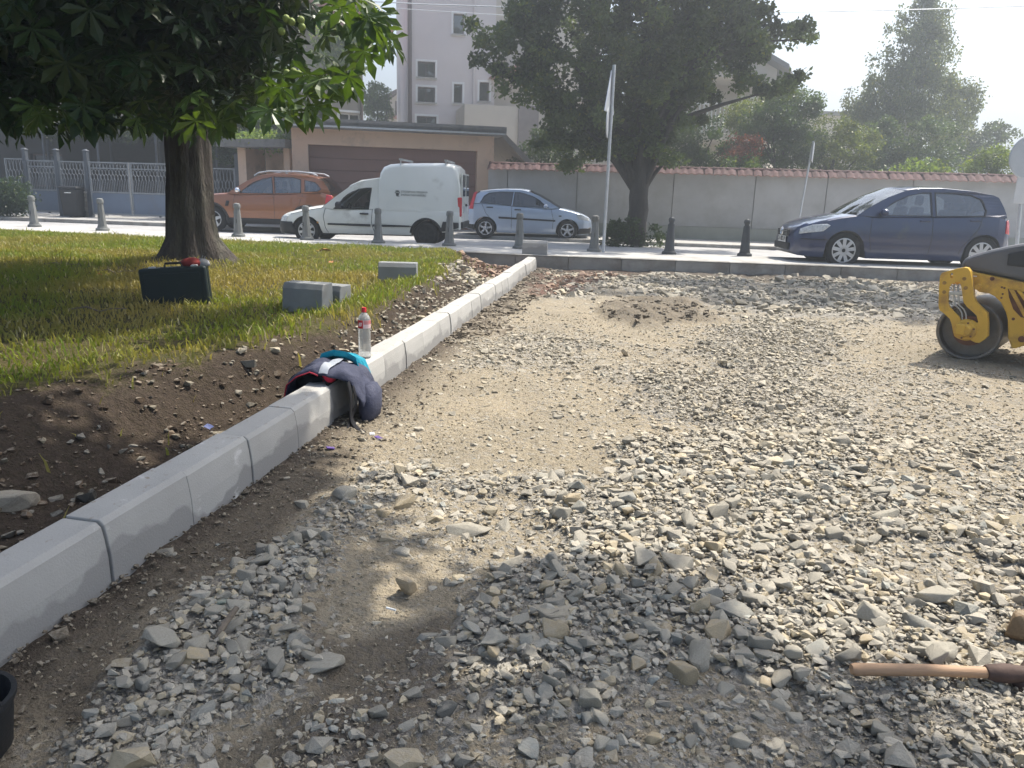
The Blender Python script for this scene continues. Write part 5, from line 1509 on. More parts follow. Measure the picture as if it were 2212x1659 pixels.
    def cabin(s, xs_seat, z, rear=None, wheel_x=None):
        for sgn in (-1, 1):
            for x in xs_seat:
                mb = MB(); mb.box((x, sgn*.36, z+.02), (.16, .46, .62), 0, 0, .86, .16); mb.build('seat', INTER, s.root, bevel=.05)
                mb = MB(); mb.box((x+.06, sgn*.36, z+.44), (.10, .25, .19), 0, 0, .9, .12); mb.build('headrest', INTER, s.root, bevel=.045)
        if rear:
            mb = MB(); mb.box((rear, 0, z), (.16, 1.2, .56), 0, 0, .95, .2); mb.build('rear_seat', INTER, s.root, bevel=.05)
            for y_ in (-.36, .36):
                mb = MB(); mb.box((rear+.06, y_, z+.36), (.09, .25, .15), 0, 0, .9); mb.build('headrest', INTER, s.root, bevel=.04)
        if wheel_x:
            mb = MB(); pts = [(wheel_x+.05*math.sin(a), -.36+.19*math.cos(a), z+.10+.18*math.sin(a)) for a in np.linspace(0, 2*math.pi, 22)]; mb.tube(pts, .016, 6, cap=False); mb.build('steering_wheel', BLACK, s.root, smooth=60)
    def plate(s, c, rz, txt, w_=.50, face=1):
        mb = MB(); mb.box((0, 0, 0), (w_, .014, .115)); p = mb.build('number_plate', WHITE, s.root, c, (0, 0, rz), bevel=.004)
        if txt:
            text_mesh(txt, .115, p, (0, -.0095, 0), (math.pi/2, 0, 0), BLACK, 'plate_text', .001, True, .82)
wd = mat('wheel_shadow', (.03, .03, .032), .7, .2, 8)
def road_spot(px, py, y):
    """point of the street at depth y under a direction of view"""
    d = ray(px, py); x = d.x*y/d.y
    return x, y, float(zroad(x, y))

# --- dark blue hatchback
NAVY = mat('dark_blue_car_paint', (.012, .026, .085), .28, .08, 2, coat=1.0, dirt=(.05, .055, .07), dirt_amt=.15)
GP = dict(W=1.76, L=4.25, r=.325, gap=.045, wheels=(.93, 3.505), tumble=.33, cab=(1.16, 3.98), crown=.05,
          plan=[(0, .60), (.05, .70), (.14, .80), (.3, .90), (.55, .965), (.9, .995), (1.5, 1), (3.3, 1), (3.8, .965), (4.02, .90), (4.16, .82), (4.25, .74)],
          top=[(0, .50), (.05, .62), (.12, .70), (.22, .755), (.45, .83), (.8, .905), (1.16, .965), (1.4, .95), (3.2, 1.0), (3.8, 1.01), (4.02, .98), (4.14, .86), (4.25, .62)],
          bot=[(0, .26), (.12, .20), (.4, .19), (3.7, .20), (4.05, .25), (4.2, .34)])
_sq = lambda x: x if x < 3.5 else 3.5+(x-3.5)*.76
for _k in ('plan', 'top', 'bot'): GP[_k] = [(_sq(x), v) for x, v in GP[_k]]
GP['L'] = _sq(4.25); GP['cab'] = (1.16, _sq(3.98))
gx, gy, gz = road_spot(1833, 560, 15.05)
g = Car('parked_car', 'dark blue five door hatchback parked on the right behind the road roller', GP, (gx-1.0, gy+.88, gz-.01), R(-3))
g.body(NAVY)
g.root.scale = (1, 1, 1.045)
g.greenhouse([(1.10, .965), (1.36, 1.13), (1.66, 1.295), (1.98, 1.42), (2.25, 1.465), (2.7, 1.478), (3.2, 1.445), (3.62, 1.385), (3.72, 1.345), (3.84, 1.17), (3.93, .985)], 3, 7,
             [[(1.50, .985), (1.62, 1.10), (1.82, 1.225), (2.06, 1.335), (2.28, 1.385), (2.44, 1.395), (2.47, .995)], [(2.57, .998), (2.54, 1.397), (2.85, 1.395), (3.2, 1.362), (3.38, 1.29), (3.47, 1.12), (3.44, 1.02)]], .16, .055, .06)
g.wheels((9, .028, .034), .2, .225)
g.mirror(1.55, 1.02, NAVY); g.handle(2.36, .90, NAVY); g.handle(3.28, .93, NAVY)
g.cabin((2.35,), .82, 3.25, 1.72)
for sg in (-1, 1):
    g.patch('headlight', [(.10, .60), (.50, .66), (.62, .765), (.56, .79), (.30, .765), (.12, .69)], WHTL, sg, .004)
    g.patch('tail_light', [(3.90, .72), (4.02, .70), (4.02, .83), (3.95, .95), (3.90, .94)], REDL, sg, .006)
    g.seam([(1.38, .93), (1.36, .6), (1.42, .34)], sg); g.seam([(2.50, .98), (2.52, .6), (2.50, .3)], sg); g.seam([(3.42, .99), (3.36, .78), (3.1, .45), (3.06, .32)], sg)
    g.patch('side_moulding', [(.12, .50), (.62, .50), (.62, .515), (.12, .515)], BLACK, sg, .004, nz=3)
mb = MB(); mb.box((-.012, 0, .60), (.05, .72, .13)); gr = mb.build('grille', BLACK, g.root, bevel=.02)
for z_ in (.57, .60, .63): q = MB(); q.box((-.042, 0, z_), (.012, .66, .008)); q.build('slat', CHROME, gr)
q = MB(); q.tube([(-.05, .075*math.cos(a), .615+.075*math.sin(a)) for a in np.linspace(0, 2*math.pi, 25)], .009, 6, cap=False)
q.tube([(-.05, .045, .675), (-.05, .018, .615), (-.05, 0, .65), (-.05, -.018, .615), (-.05, -.045, .675)], .007, 5)
q.tube([(-.05, .062, .65), (-.05, .025, .555), (-.05, 0, .605), (-.05, -.025, .555), (-.05, -.062, .65)], .007, 5); q.build('badge', CHROME, g.root)
mb = MB(); mb.box((-.015, 0, .35), (.06, .95, .13)); mb.build('air_intake', BLACK, g.root, bevel=.02)
g.plate((-.03, 0, .475), R(-90), 'CA 1082 XP')

# --- white high roofed van
VANW = mat('white_van_paint', (.70, .71, .67), .38, .05, 1.2, coat=.4, dirt=(.40, .39, .35), dirt_amt=.12, dirt_scale=1.4)
VP = dict(W=1.68, L=4.1, r=.285, gap=.05, wheels=(.66, 3.36), tumble=.16, cab=(1.05, 2.2), crown=.07, cat='van',
          plan=[(0, .70), (.05, .80), (.15, .89), (.35, .96), (.7, 1), (3.9, 1), (4.1, .985)],
          top=[(0, .44), (.04, .54), (.12, .60), (.3, .65), (.6, .725), (1.05, .81), (1.3, .765), (2.2, .80), (2.3, .84), (4.05, .84), (4.1, .84)],
          bot=[(0, .24), (.1, .2), (.4, .2), (.95, .22), (3.0, .24), (3.8, .34), (4.1, .40)])
vx, vy, vz = road_spot(665, 505, 17.55)
v = Car('delivery_van', 'white high roofed delivery van parked behind the grey bollards', VP, (vx-.66, vy+.84, vz), R(-2.2))
v.body(VANW)
v.greenhouse([(1.02, .80), (1.32, 1.04), (1.62, 1.26), (1.85, 1.38), (2.2, 1.45), (2.38, 1.47), (2.40, 1.2), (2.40, .84)], 2, 5, [[(1.30, .785), (1.42, .93), (1.62, 1.10), (1.82, 1.215), (2.0, 1.245), (2.12, 1.25), (2.06, .80)]], .14, .06, .0)
# cargo box with rounded edges
def box_y(z): return .825-.075*max(0, (z-.8))/1.0
mb = MB()
pr = [(2.26, .78), (2.27, 1.30), (2.32, 1.58), (2.40, 1.71), (2.55, 1.775), (2.8, 1.80), (3.7, 1.83), (3.95, 1.815), (4.06, 1.72), (4.12, 1.3), (4.14, .42), (3.95, .40), (3.9, .60), (3.2, .78)]
n = len(pr)
cols = [(-1.0, 1.0), (-.985, 1.0), (-.90, 1.0), (0, 1.0), (.90, 1.0), (.985, 1.0), (1.0, 1.0)]
rows = []
for q in (-1.0, -.965, -.86, -.5, 0, .5, .86, .965, 1.0):
    k = 0 if abs(q) == 1 else 1
    row = []
    for x, z in pr:
        yb2 = box_y(z)
        e = max(0, abs(q)-.86)/.14
        dz = -.085*e*e if z > 1.5 else 0
        dx = (.05*e*e if x < 2.5 else (-.03*e*e if x > 3.9 else 0))
        row.append((x+dx, q*yb2, z+dz))
    rows.append(row)
F_ = [(i*n+j, i*n+(j+1) % n, (i+1)*n+(j+1) % n, (i+1)*n+j) for i in range(len(rows)-1) for j in range(n)]
F_ += [tuple(range(n)), tuple((len(rows)-1)*n+k for k in range(n))]
mb.add([p for r_ in rows for p in r_], F_)
cb = mb.build('cargo_box', VANW, v.root, smooth=45)
v.wheels((7, .022, .03), .19, .19, dark=(1,))
v.mirror(1.42, .86, BLACK, (.12, .17, .15)); v.handle(1.98, .695, BLACK)
v.cabin((1.95,), .62, None, 1.5)
for sg in (-1, 1):
    v.patch('front_bumper', [(.0, .22), (.42, .20), (.40, .30), (.34, .47), (.0, .47)], BLACK, sg, .012)
    v.patch('side_moulding', [(1.16, .43), (2.12, .42), (2.12, .47), (1.16, .465)], BLACK, sg, .012, nz=4)
    v.patch('side_moulding', [(2.17, .42), (2.98, .435), (3.05, .45), (2.98, .468), (2.17, .47)], BLACK, sg, .012, nz=4)
    v.seam([(1.10, .78), (1.06, .6), (1.10, .36), (1.16, .26)], sg, .006); v.seam([(2.16, .80), (2.14, .5), (2.2, .3)], sg, .006)
    v.seam([(.30, .64), (.7, .735), (1.05, .80)], sg, .005)
    v.patch('headlight', [(.03, .47), (.20, .47), (.24, .60), (.10, .58)], WHTL, sg, .004)
    v.patch('rear_bumper', [(3.68, .36), (4.09, .40), (4.09, .56), (3.74, .57)], BLACK, sg, .012)
    v.patch('lower_skirt', [(1.0, .215), (3.02, .235), (3.02, .255), (1.0, .24)], BLACK, sg, .004, nz=3)
    q = MB(); q.tube([(3.36+.345*math.sin(a), sg*(v.w(3.36)*.985), .285+.345*math.cos(a)) for a in np.linspace(-1.5, 1.45, 20)], .022, 6); q.build('wheel_arch', BLACK, v.root, smooth=60)
    q = MB(); q.box((4.10, sg*.755, .90), (.10, .10, .42)); q.build('tail_light', REDL, v.root, bevel=.02)
    q = MB(); q.box((.93, sg*(v.y(.93, .47)+.006), .475), (.045, .02, .04)); q.build('side_indicator', mat('amber_lamp', (.5, .22, .06), .3, .1, 5), v.root, bevel=.01)
q = MB(); q.box((4.115, 0, .50), (.12, 1.5, .15)); q.build('rear_bumper', BLACK, v.root, bevel=.03)
for sg in (-1, 1):
    q = MB(); q.box((4.135, sg*.37, 1.08), (.03, .70, 1.10)); dr_ = q.build('rear_door', VANW, v.root, bevel=.012)
    q = MB(); q.box((4.155, sg*.38, 1.36), (.012, .50, .46)); q.build('window', GLASSD, dr_)
q = MB(); q.box((4.155, -.30, .84), (.02, .30, .16)); q.build('number_plate', STEEL, v.root)
q = MB(); q.box((4.17, .02, .93), (.03, .14, .05)); q.build('door_handle', BLACK, v.root)
for x in (2.78, 3.78):
    q = MB(); q.tube([(x, -.70, 1.76), (x, -.70, 1.86), (x-.02, -.70, 1.885)], .014, 6); q.tube([(x, .70, 1.76), (x, .70, 1.86)], .014, 6); q.box((x, 0, 1.885), (.06, 1.5, .035)); q.build('roof_bar', STEEL, v.root)
q = MB(); q.box((.015, 0, .55), (.03, .8, .07)); q.build('grille', BLACK, v.root)
gpm = mat('grey_print', (.06, .065, .065), .6, .05, 5)
for txt, z_ in (('СТОЛИЧНА ОБЩИНА', 1.175), ('РАЙОН ПАНЧАРЕВО', 1.105)):
    text_mesh(txt, .056, v.root, (2.80, -box_y(z_+.02)-.004, z_), (math.pi/2+.075, 0, 0), gpm, 'lettering', .0003)
# small crest beside the lettering: crowned shield on a ribbon
q = MB(); yv = -box_y(1.22)-.005
q.prism([(2.805, 1.16), (2.835, 1.16), (2.858, 1.175), (2.858, 1.245), (2.782, 1.245), (2.782, 1.175)], yv-.003, yv+.004)
q.prism([(2.775, 1.265), (2.865, 1.265), (2.872, 1.30), (2.85, 1.285), (2.835, 1.315), (2.82, 1.29), (2.805, 1.315), (2.79, 1.285), (2.768, 1.30)], yv-.003, yv+.004)
q.prism([(2.755, 1.235), (2.775, 1.225), (2.775, 1.255), (2.757, 1.262)], yv-.003, yv+.004); q.prism([(2.865, 1.225), (2.885, 1.235), (2.883, 1.262), (2.865, 1.255)], yv-.003, yv+.004)
q.prism([(2.765, 1.145), (2.875, 1.145), (2.868, 1.155), (2.772, 1.155)], yv-.003, yv+.004); q.v = [(2.72+(x-2.82)*.85, y, 1.158+(z-1.23)*.85) for x, y, z in q.v]; q.build('crest', gpm, v.root)

# --- orange crossover
ORNG = mat('orange_brown_car_paint', (.27, .10, .042), .32, .06, 2, metal=.25, coat=.9)
DP = dict(W=1.8, L=4.34, r=.345, gap=.06, wheels=(.84, 3.51), tumble=.30, cab=(1.3, 3.9), crown=.05,
          plan=[(0, .68), (.05, .76), (.15, .85), (.35, .93), (.7, .985), (1.2, 1), (3.5, 1), (3.95, .96), (4.2, .88), (4.34, .78)],
          top=[(0, .62), (.05, .80), (.15, .90), (.4, .965), (.9, 1.02), (1.3, 1.06), (1.6, 1.04), (3.2, 1.10), (3.9, 1.13), (4.1, 1.10), (4.25, .95), (4.34, .7)],
          bot=[(0, .34), (.1, .27), (.4, .25), (3.8, .26), (4.1, .32), (4.34, .42)])
dx_, dy_, dz_ = road_spot(463, 480, 22.0)
d_c = Car('parked_car', 'orange brown crossover car with silver roof rails behind the chestnut trunk', DP, (dx_-.84, dy_+.9, dz_), R(-2.0))
d_c.body(ORNG)
d_c.greenhouse([(1.28, 1.06), (1.55, 1.25), (1.85, 1.43), (2.12, 1.55), (2.4, 1.605), (3.0, 1.62), (3.5, 1.59), (3.82, 1.53), (3.95, 1.45), (4.08, 1.28), (4.16, 1.12)], 3, 7,
               [[(1.62, 1.085), (1.76, 1.20), (1.98, 1.35), (2.22, 1.465), (2.5, 1.53), (2.56, 1.10)], [(2.64, 1.105), (2.58, 1.535), (3.1, 1.53), (3.32, 1.48), (3.34, 1.14)], [(3.47, 1.17), (3.45, 1.47), (3.72, 1.42), (3.90, 1.26), (3.80, 1.19)]], .14, .05, .05, GLASS, GLASS)
d_c.wheels((5, .05, .035), .2, .225)
d_c.mirror(1.62, 1.14, CHROME, (.13, .22, .16)); d_c.handle(2.48, .97, ORNG); d_c.handle(3.36, 1.0, ORNG)
d_c.cabin((2.45,), .9, 3.3, 1.9)
for sg in (-1, 1):
    d_c.patch('lower_cladding', [(1.24, .25), (3.10, .26), (3.12, .40), (1.22, .40)], BLACK, sg, .012, nz=4)
    d_c.patch('lower_cladding', [(3.95, .30), (4.33, .42), (4.33, .58), (3.98, .50)], BLACK, sg, .012, nz=4)
    d_c.patch('lower_cladding', [(.02, .33), (.42, .25), (.40, .45), (.02, .50)], BLACK, sg, .012, nz=4)
    for xw in DP['wheels']:
        q = MB(); q.tube([(xw+.43*math.sin(a), sg*(d_c.w(xw)*.985), .345+.43*math.cos(a)) for a in np.linspace(-1.62, 1.62, 24)], .04, 7); q.build('wheel_arch', BLACK, d_c.root, smooth=60)
    d_c.patch('side_badge', [(1.22, .72), (1.30, .72), (1.34, .86), (1.26, .86)], BLACK, sg, .01, nz=3)
    d_c.patch('tail_light', [(4.02, .86), (4.22, .86), (4.20, 1.08), (4.05, 1.09)], REDL, sg, .008)
    d_c.patch('headlight', [(.04, .74), (.40, .78), (.45, .90), (.12, .86)], WHTL, sg, .004)
    q = MB(); yr = .60
    q.tube([(1.98, sg*yr, 1.56), (2.10, sg*yr, 1.64), (2.4, sg*yr, 1.69), (3.2, sg*yr, 1.70), (3.62, sg*yr, 1.665), (3.76, sg*yr, 1.60)], .024, 7); q.box((2.9, sg*yr, 1.665), (.05, .04, .07)); q.build('roof_rail', STEEL, d_c.root, smooth=60)
    d_c.seam([(1.50, 1.04), (1.42, .7), (1.46, .42)], sg); d_c.seam([(2.60, 1.09), (2.60, .42)], sg); d_c.seam([(3.42, 1.12), (3.30, .8), (3.08, .56)], sg)
q = MB(); q.box((4.32, 0, .48), (.14, 1.5, .24)); q.build('rear_bumper', BLACK, d_c.root, bevel=.04)
q = MB(); q.box((-.0, 0, .70), (.05, 1.0, .16)); q.build('grille', BLACK, d_c.root, bevel=.02)
q = MB(); q.box((-.0, 0, .40), (.08, 1.1, .16)); q.build('front_bumper', BLACK, d_c.root, bevel=.02)

# --- light blue small hatchback, facing the other way
LBLUE = mat('light_blue_car_paint', (.42, .49, .60), .30, .05, 2, metal=.35, coat=.8)
FP = dict(W=1.68, L=3.92, r=.30, gap=.05, wheels=(.76, 3.246), tumble=.31, cab=(1.1, 3.6), crown=.05,
          plan=[(0, .62), (.05, .72), (.14, .82), (.3, .91), (.55, .965), (.9, .995), (1.3, 1), (3.2, 1), (3.6, .965), (3.8, .89), (3.92, .76)],
          top=[(0, .48), (.05, .62), (.12, .68), (.3, .76), (.6, .84), (1.1, .945), (1.3, .92), (2.6, .99), (3.4, 1.02), (3.66, 1.02), (3.8, .86), (3.92, .62)],
          bot=[(0, .25), (.12, .20), (.4, .18), (3.3, .19), (3.7, .25), (3.92, .32)])
fx0, fy0, fz0 = road_spot(1226, 500, 22.6)
fc = Car('parked_car', 'light blue small hatchback parked against the garden wall beside the garage', FP, (fx0+.76*.95, fy0+.8, fz0+.03), R(180))
fc.root.scale = (.955,)*3
fc.body(LBLUE)
fc.greenhouse([(1.02, .94), (1.34, 1.13), (1.66, 1.30), (1.95, 1.41), (2.2, 1.45), (2.6, 1.455), (3.1, 1.42), (3.42, 1.36), (3.52, 1.30), (3.62, 1.15), (3.68, 1.02)], 3, 7,
              [[(1.36, .955), (1.58, 1.12), (1.80, 1.245), (2.03, 1.335), (2.2, 1.37), (2.36, 1.375), (2.42, .985)], [(2.50, .99), (2.44, 1.378), (2.8, 1.368), (3.14, 1.33), (3.28, 1.24), (3.40, 1.06)]], .14, .05, .05, GLASSD, GLASSD)
fc.wheels((5, .030, .026), .19, .20)
fc.mirror(1.45, .98, LBLUE); fc.handle(2.28, .87, BLACK); fc.handle(3.12, .92, BLACK)
fc.cabin((2.2,), .8, 3.0, 1.6)
for sg in (-1, 1):
    fc.patch('side_moulding', [(1.14, .555), (2.85, .60), (2.85, .655), (1.14, .60)], BLACK, sg, .012, nz=4)
    fc.patch('tail_light', [(3.62, .86), (3.74, .86), (3.70, 1.03), (3.60, 1.34), (3.51, 1.36), (3.60, 1.05)], REDL, sg, .012, nz=14)
    fc.patch('headlight', [(.10, .60), (.42, .64), (.52, .77), (.40, .79), (.14, .69)], WHTL, sg, .006)
    fc.patch('lower_bumper', [(.04, .22), (.44, .20), (.40, .36), (.04, .40)], BLACK, sg, .008, nz=4)
    fc.patch('lower_bumper', [(3.58, .25), (3.90, .32), (3.90, .42), (3.56, .40)], BLACK, sg, .008, nz=4)
    fc.seam([(1.28, .92), (1.20, .6), (1.22, .32)], sg); fc.seam([(2.46, .98), (2.46, .3)], sg); fc.seam([(3.36, 1.02), (3.24, .75), (3.0, .5), (2.9, .3)], sg)
    q = MB(); q.box((1.0, sg*(fc.y(1.0, .72)+.005), .72), (.08, .015, .035)); q.build('side_indicator', BLACK, fc.root)
q = MB(); q.box((-.0, 0, .45), (.05, .8, .2)); q.build('grille', BLACK, fc.root, bevel=.02)

# ================================================================ ROAD ROLLER
YEL = mat('yellow_machine_paint', (.64, .39, .045), .5, .10, 2.2, .1, 40, dirt=(.24, .12, .05), dirt_amt=.38, dirt_scale=3.4)
GREYM = mat('grey_machine_cover', (.115, .12, .135), .5, .10, 3, .05, 60)
DRUMM = mat('worn_drum_steel', (.16, .155, .15), .42, .2, 4, .25, 60, metal=.55, dirt=(.12, .10, .08), dirt_amt=.5, dirt_scale=5)
RUST = mat('rust', (.14, .06, .035), .9, .3, 10, .4, 50)
HYD = mat('hydraulic_pipe', (.45, .46, .46), .35, .1, 10, metal=.7)
p0 = G(2081, 779, .03)
rr_ = thing('road_roller', 'yellow tandem road roller with a dark grey bonnet and smooth steel drums', 'roller', (p0.x, p0.y, .035), math.atan2(-.65, .76))
K = .00079
def Z(x, y):
    """distance along the machine and height of a point on its near side"""
    d = ray((3700+x/2.962)/1.85172, (1000+y/2.962)/1.85172)
    n_ = Vector((.65, .76, 0)); t = n_.dot(Vector((p0.x, p0.y, 0)))/n_.dot(d)
    q = d*t
    return (q.x-p0.x)*.76-(q.y-p0.y)*.65, q.z+CAM_Z-.035
def drum(x0, nm='drum'):
    mb = MB(); r_ = .275; wv = 1.0
    mb.lathe([(.05, .10), (r_-.035, .10), (r_-.03, .0), (r_-.012, -.002), (r_, .012), (r_, wv-.012), (r_-.012, wv+.002), (r_-.03, wv), (r_-.035, wv-.10), (.05, wv-.10)], 72, (0, 0, 0), 'y')
    return mb.build('drum', DRUMM, rr_, (x0, 0, r_), smooth=35)
drum(0.0); drum(1.62)
# side bracket with its opening, carrying the hub
outer = [Z(*p) for p in ((240, 262), (400, 215), (505, 196), (545, 205), (572, 240), (590, 320), (616, 560), (640, 610), (690, 660), (770, 735), (778, 860), (775, 1005), (735, 1045), (680, 1080), (630, 1075), (560, 1040), (500, 1040), (430, 1030), (385, 1000), (368, 930), (352, 850), (330, 795), (270, 740), (215, 700), (200, 640), (208, 430), (218, 300))]
inner = [Z(*p) for p in ((345, 398), (400, 372), (452, 366), (468, 420), (482, 520), (492, 600), (530, 655), (600, 715), (645, 760), (664, 830), (655, 850), (600, 815), (540, 806), (470, 832), (452, 800), (440, 770), (380, 715), (330, 655), (314, 610), (318, 520), (326, 430))]
slot = [Z(*p) for p in ((340, 268), (368, 262), (372, 318), (344, 325))]
mb = MB(); mb.holed(outer, [inner, slot], -.135, -.10, 'xz'); mb.build('bracket', YEL, rr_, bevel=.006)
mb = MB()
rim_ = outer; n = len(rim_)
ins = [(sum(p[0] for p in rim_)/n, sum(p[1] for p in rim_)/n)]
V = [(p[0], -.10, p[1]) for p in rim_]+[(p[0], -.05, p[1]) for p in rim_]
mb.add(V, [(i, (i+1) % n, n+(i+1) % n, n+i) for i in range(n)]); mb.build('bracket_flange', YEL, rr_)
hc = Z(520, 930)
mb = MB(); mb.lathe([(0, -.205), (.045, -.20), (.055, -.19), (.06, -.165), (.085, -.16), (.092, -.13), (.10, -.12), (.105, .05), (0, .05)], 28, (hc[0], 0, hc[1]), 'y'); hub = mb.build('hub', YEL, rr_, smooth=35)
mb = MB(); mb.box((hc[0]-.035, -.2, hc[1]+.01), (.075, .05, .10)); mb.build('motor_block', YEL, hub, bevel=.015)
mb = MB(); mb.lathe([(.105, -.095), (.135, -.095), (.14, -.06)], 28, (hc[0]+.02, 0, hc[1]-.01), 'y'); mb.build('rust_ring', RUST, hub)
for k in range(6):
    a = k*math.pi/3+.3; mb = MB(); mb.lathe([(0, -.175), (.009, -.175), (.009, -.16)], 6, (hc[0]+.072*math.cos(a), 0, hc[1]+.072*math.sin(a)), 'y'); mb.build('bolt', RUST, hub)
for x, y in ((272, 378), (270, 485), (505, 330), (520, 437)):
    a = Z(x, y); mb = MB(); mb.lathe([(0, -.142), (.014, -.142), (.017, -.139), (.017, -.133)], 14, (a[0], 0, a[1]), 'y'); mb.build('bolt', mat('dull_bolt', (.28, .16, .04), .6, .2, 9) if 'dbm' not in globals() else dbm, rr_)
dbm = bpy.data.materials['dull_bolt']
for off in (0, 48):
    mb = MB(); mb.tube([(*(lambda q: (q[0], -.09+0*off, q[1]))(Z(x+off, y)),) for x, y in ((395, 398), (372, 404), (374, 520), (382, 640), (440, 690), (462, 740), (470, 830))], .0085, 7); mb.build('hydraulic_pipe', HYD, rr_, smooth=60)
a = Z(400, 500); mb = MB(); mb.box((a[0], -.115, a[1]), (.11, .03, .035), 0, 0, 1, -.12); mb.build('pipe_clamp', HYD, rr_, bevel=.005)
# main body behind the drum and the cover
side = [Z(*p) for p in ((300, 300), (575, 262), (1173, 385), (1750, 470), (2500, 560), (2560, 1000), (1700, 1130), (1173, 1135), (1070, 1165), (1030, 1165), (985, 1040), (980, 830), (960, 740), (900, 620), (830, 550), (760, 515), (640, 495), (560, 430), (300, 400))]
mb = MB(); mb.prism(side, -.012, .95, 'xz'); bd = mb.build('chassis', YEL, rr_, bevel=.012)
hood = [Z(*p) for p in ((405, 220), (425, 150), (450, 115), (485, 88), (600, 45), (780, -5), (1000, -52), (1250, -95), (1700, -150), (1900, -130), (1960, 300), (1960, 500), (1173, 380), (575, 258))]
mb = MB(); mb.prism(hood, .03, .90, 'xz'); mb.build('bonnet', GREYM, rr_, bevel=.045, seg=3)
q = [Z(*p) for p in ((985, 40), (1250, -10), (1500, 0), (1500, 240), (965, 185))]
mb = MB(); mb.prism(q, .015, .06, 'xz'); mb.build('bonnet_vent', mat('dark_recess', (.03, .033, .04), .6, .1, 5), rr_, bevel=.01)
# louvred opening
lv = [Z(*p) for p in ((985, 455), (1480, 560), (1480, 840), (1140, 795), (1050, 700), (1000, 560))]
mb = MB(); mb.prism(lv, -.016, .0, 'xz'); vent = mb.build('louvre_recess', RUST, rr_)
for k in range(6):
    s0 = (1000+k*95, 458+k*20); s1 = (s0[0]+175+(60 if k else 0), s0[1]+(335 if k == 0 else 330))
    q = [Z(s0[0], s0[1]), Z(s0[0]+62, s0[1]+12), Z(s1[0]+60, min(s1[1], 800+k*10)), Z(s1[0], min(s1[1]-8, 795+k*10))]
    mb = MB(); mb.prism(q, -.045, -.018, 'xz'); mb.build('louvre', YEL, vent, bevel=.006)
for x, y, r_ in ((800, 338, .018), (1150, 1055, .026), (915, 440, .008), (945, 450, .008), (925, 520, .008), (910, 565, .008), (1050, 815, .012)):
    a = Z(x, y); mb = MB(); mb.lathe([(0, -.022), (r_, -.02), (r_*1.1, -.012)], 16, (a[0], 0, a[1]), 'y'); mb.build('bolt', RUST, rr_)
a = Z(640, 430); mb = MB(); mb.lathe([(0, -.09), (.025, -.09), (.028, .0)], 14, (a[0], 0, a[1]), 'y'); mb.build('lashing_eye', YEL, rr_)
a = Z(600, 308); mb = MB(); mb.box((a[0], -.03, a[1]), (.03, .02, .008)); mb.build('reflector', WHITE, rr_)
# driver's place further back, outside the picture
mb = MB(); mb.box((1.05, .48, .98), (.42, .5, .12)); mb.box((1.26, .48, 1.25), (.12, .5, .45)); mb.build('seat', BLACK, rr_, bevel=.04)
for y_ in (.06, .88): mb = MB(); mb.tube([(1.42, y_, .6), (1.42, y_, 2.0), (1.40, y_+(.1 if y_ < .5 else -.1), 2.12)], .03, 8); mb.build('roll_bar', YEL, rr_, smooth=60)

# ================================================================ STREET FURNITURE
def bollard(label, loc, m, rz=0, cap='dome', group='bollards along the pavement', tilt=(0, 0)):
    t = thing('bollard', label, 'bollard', loc, rz, group)
    t.rotation_euler = (tilt[0], tilt[1], rz)
    mb = MB(); mb.lathe([(.150, 0), (.150, .035), (.138, .055), (.115, .06), (.105, .10)], 24); mb.build('base', m, t, smooth=40)
    mb = MB(); mb.lathe([(.106, .09), (.098, .14), (.066, .60), (.064, .61)], 8 if cap == 'dome' else 24); mb.build('shaft', m, t, smooth=25)
    mb = MB()
    if cap == 'dome': mb.lathe([(.060, .60), (.060, .615), (.074, .622), (.077, .64), (.075, .70), (.066, .722), (.04, .735), (0, .738)], 24)
    else: mb.lathe([(.06, .60), (.045, .625), (.05, .635), (.045, .645), (.058, .665), (.066, .70), (.055, .735), (.03, .752), (0, .756)], 24)
    mb.build('head', m, t, smooth=40)
    mb = MB(); mb.box((-.02, -.088, .34), (.012, .006, .09), 0, 0, 1); mb.build('slot', BLACK, t)
    return t
bl_px = [(75, 490, 'grey bollard at the far left, first of the row'), (222, 498, 'grey bollard left of the chestnut trunk, in front of the double gate'), (515, 511, 'grey bollard just right of the chestnut trunk before the orange car'), (663, 518, 'grey bollard in front of the front wheel of the white van'), (817, 525, 'grey bollard in front of the door of the white van'), (970, 531, 'grey bollard at the rear corner of the white van'), (1122, 537, 'grey bollard behind the loose block on the kerb end'), (1283, 543, 'grey bollard just left of the tall sign post'), (1445, 549, 'black bollard right of the lime trunk'), (1608, 553, 'black bollard nearest to the dark blue car')]
for i, (px, py, lab) in enumerate(bl_px):
    p = G(px, py, .293)
    bollard(lab, (p.x, p.y, .293), BOLLK if i > 7 else BOLL, random.uniform(-.3, .3), 'ball' if i > 7 else 'dome', 'black bollards' if i > 7 else 'grey bollards along the pavement', (random.gauss(0, .012), random.gauss(0, .012)))
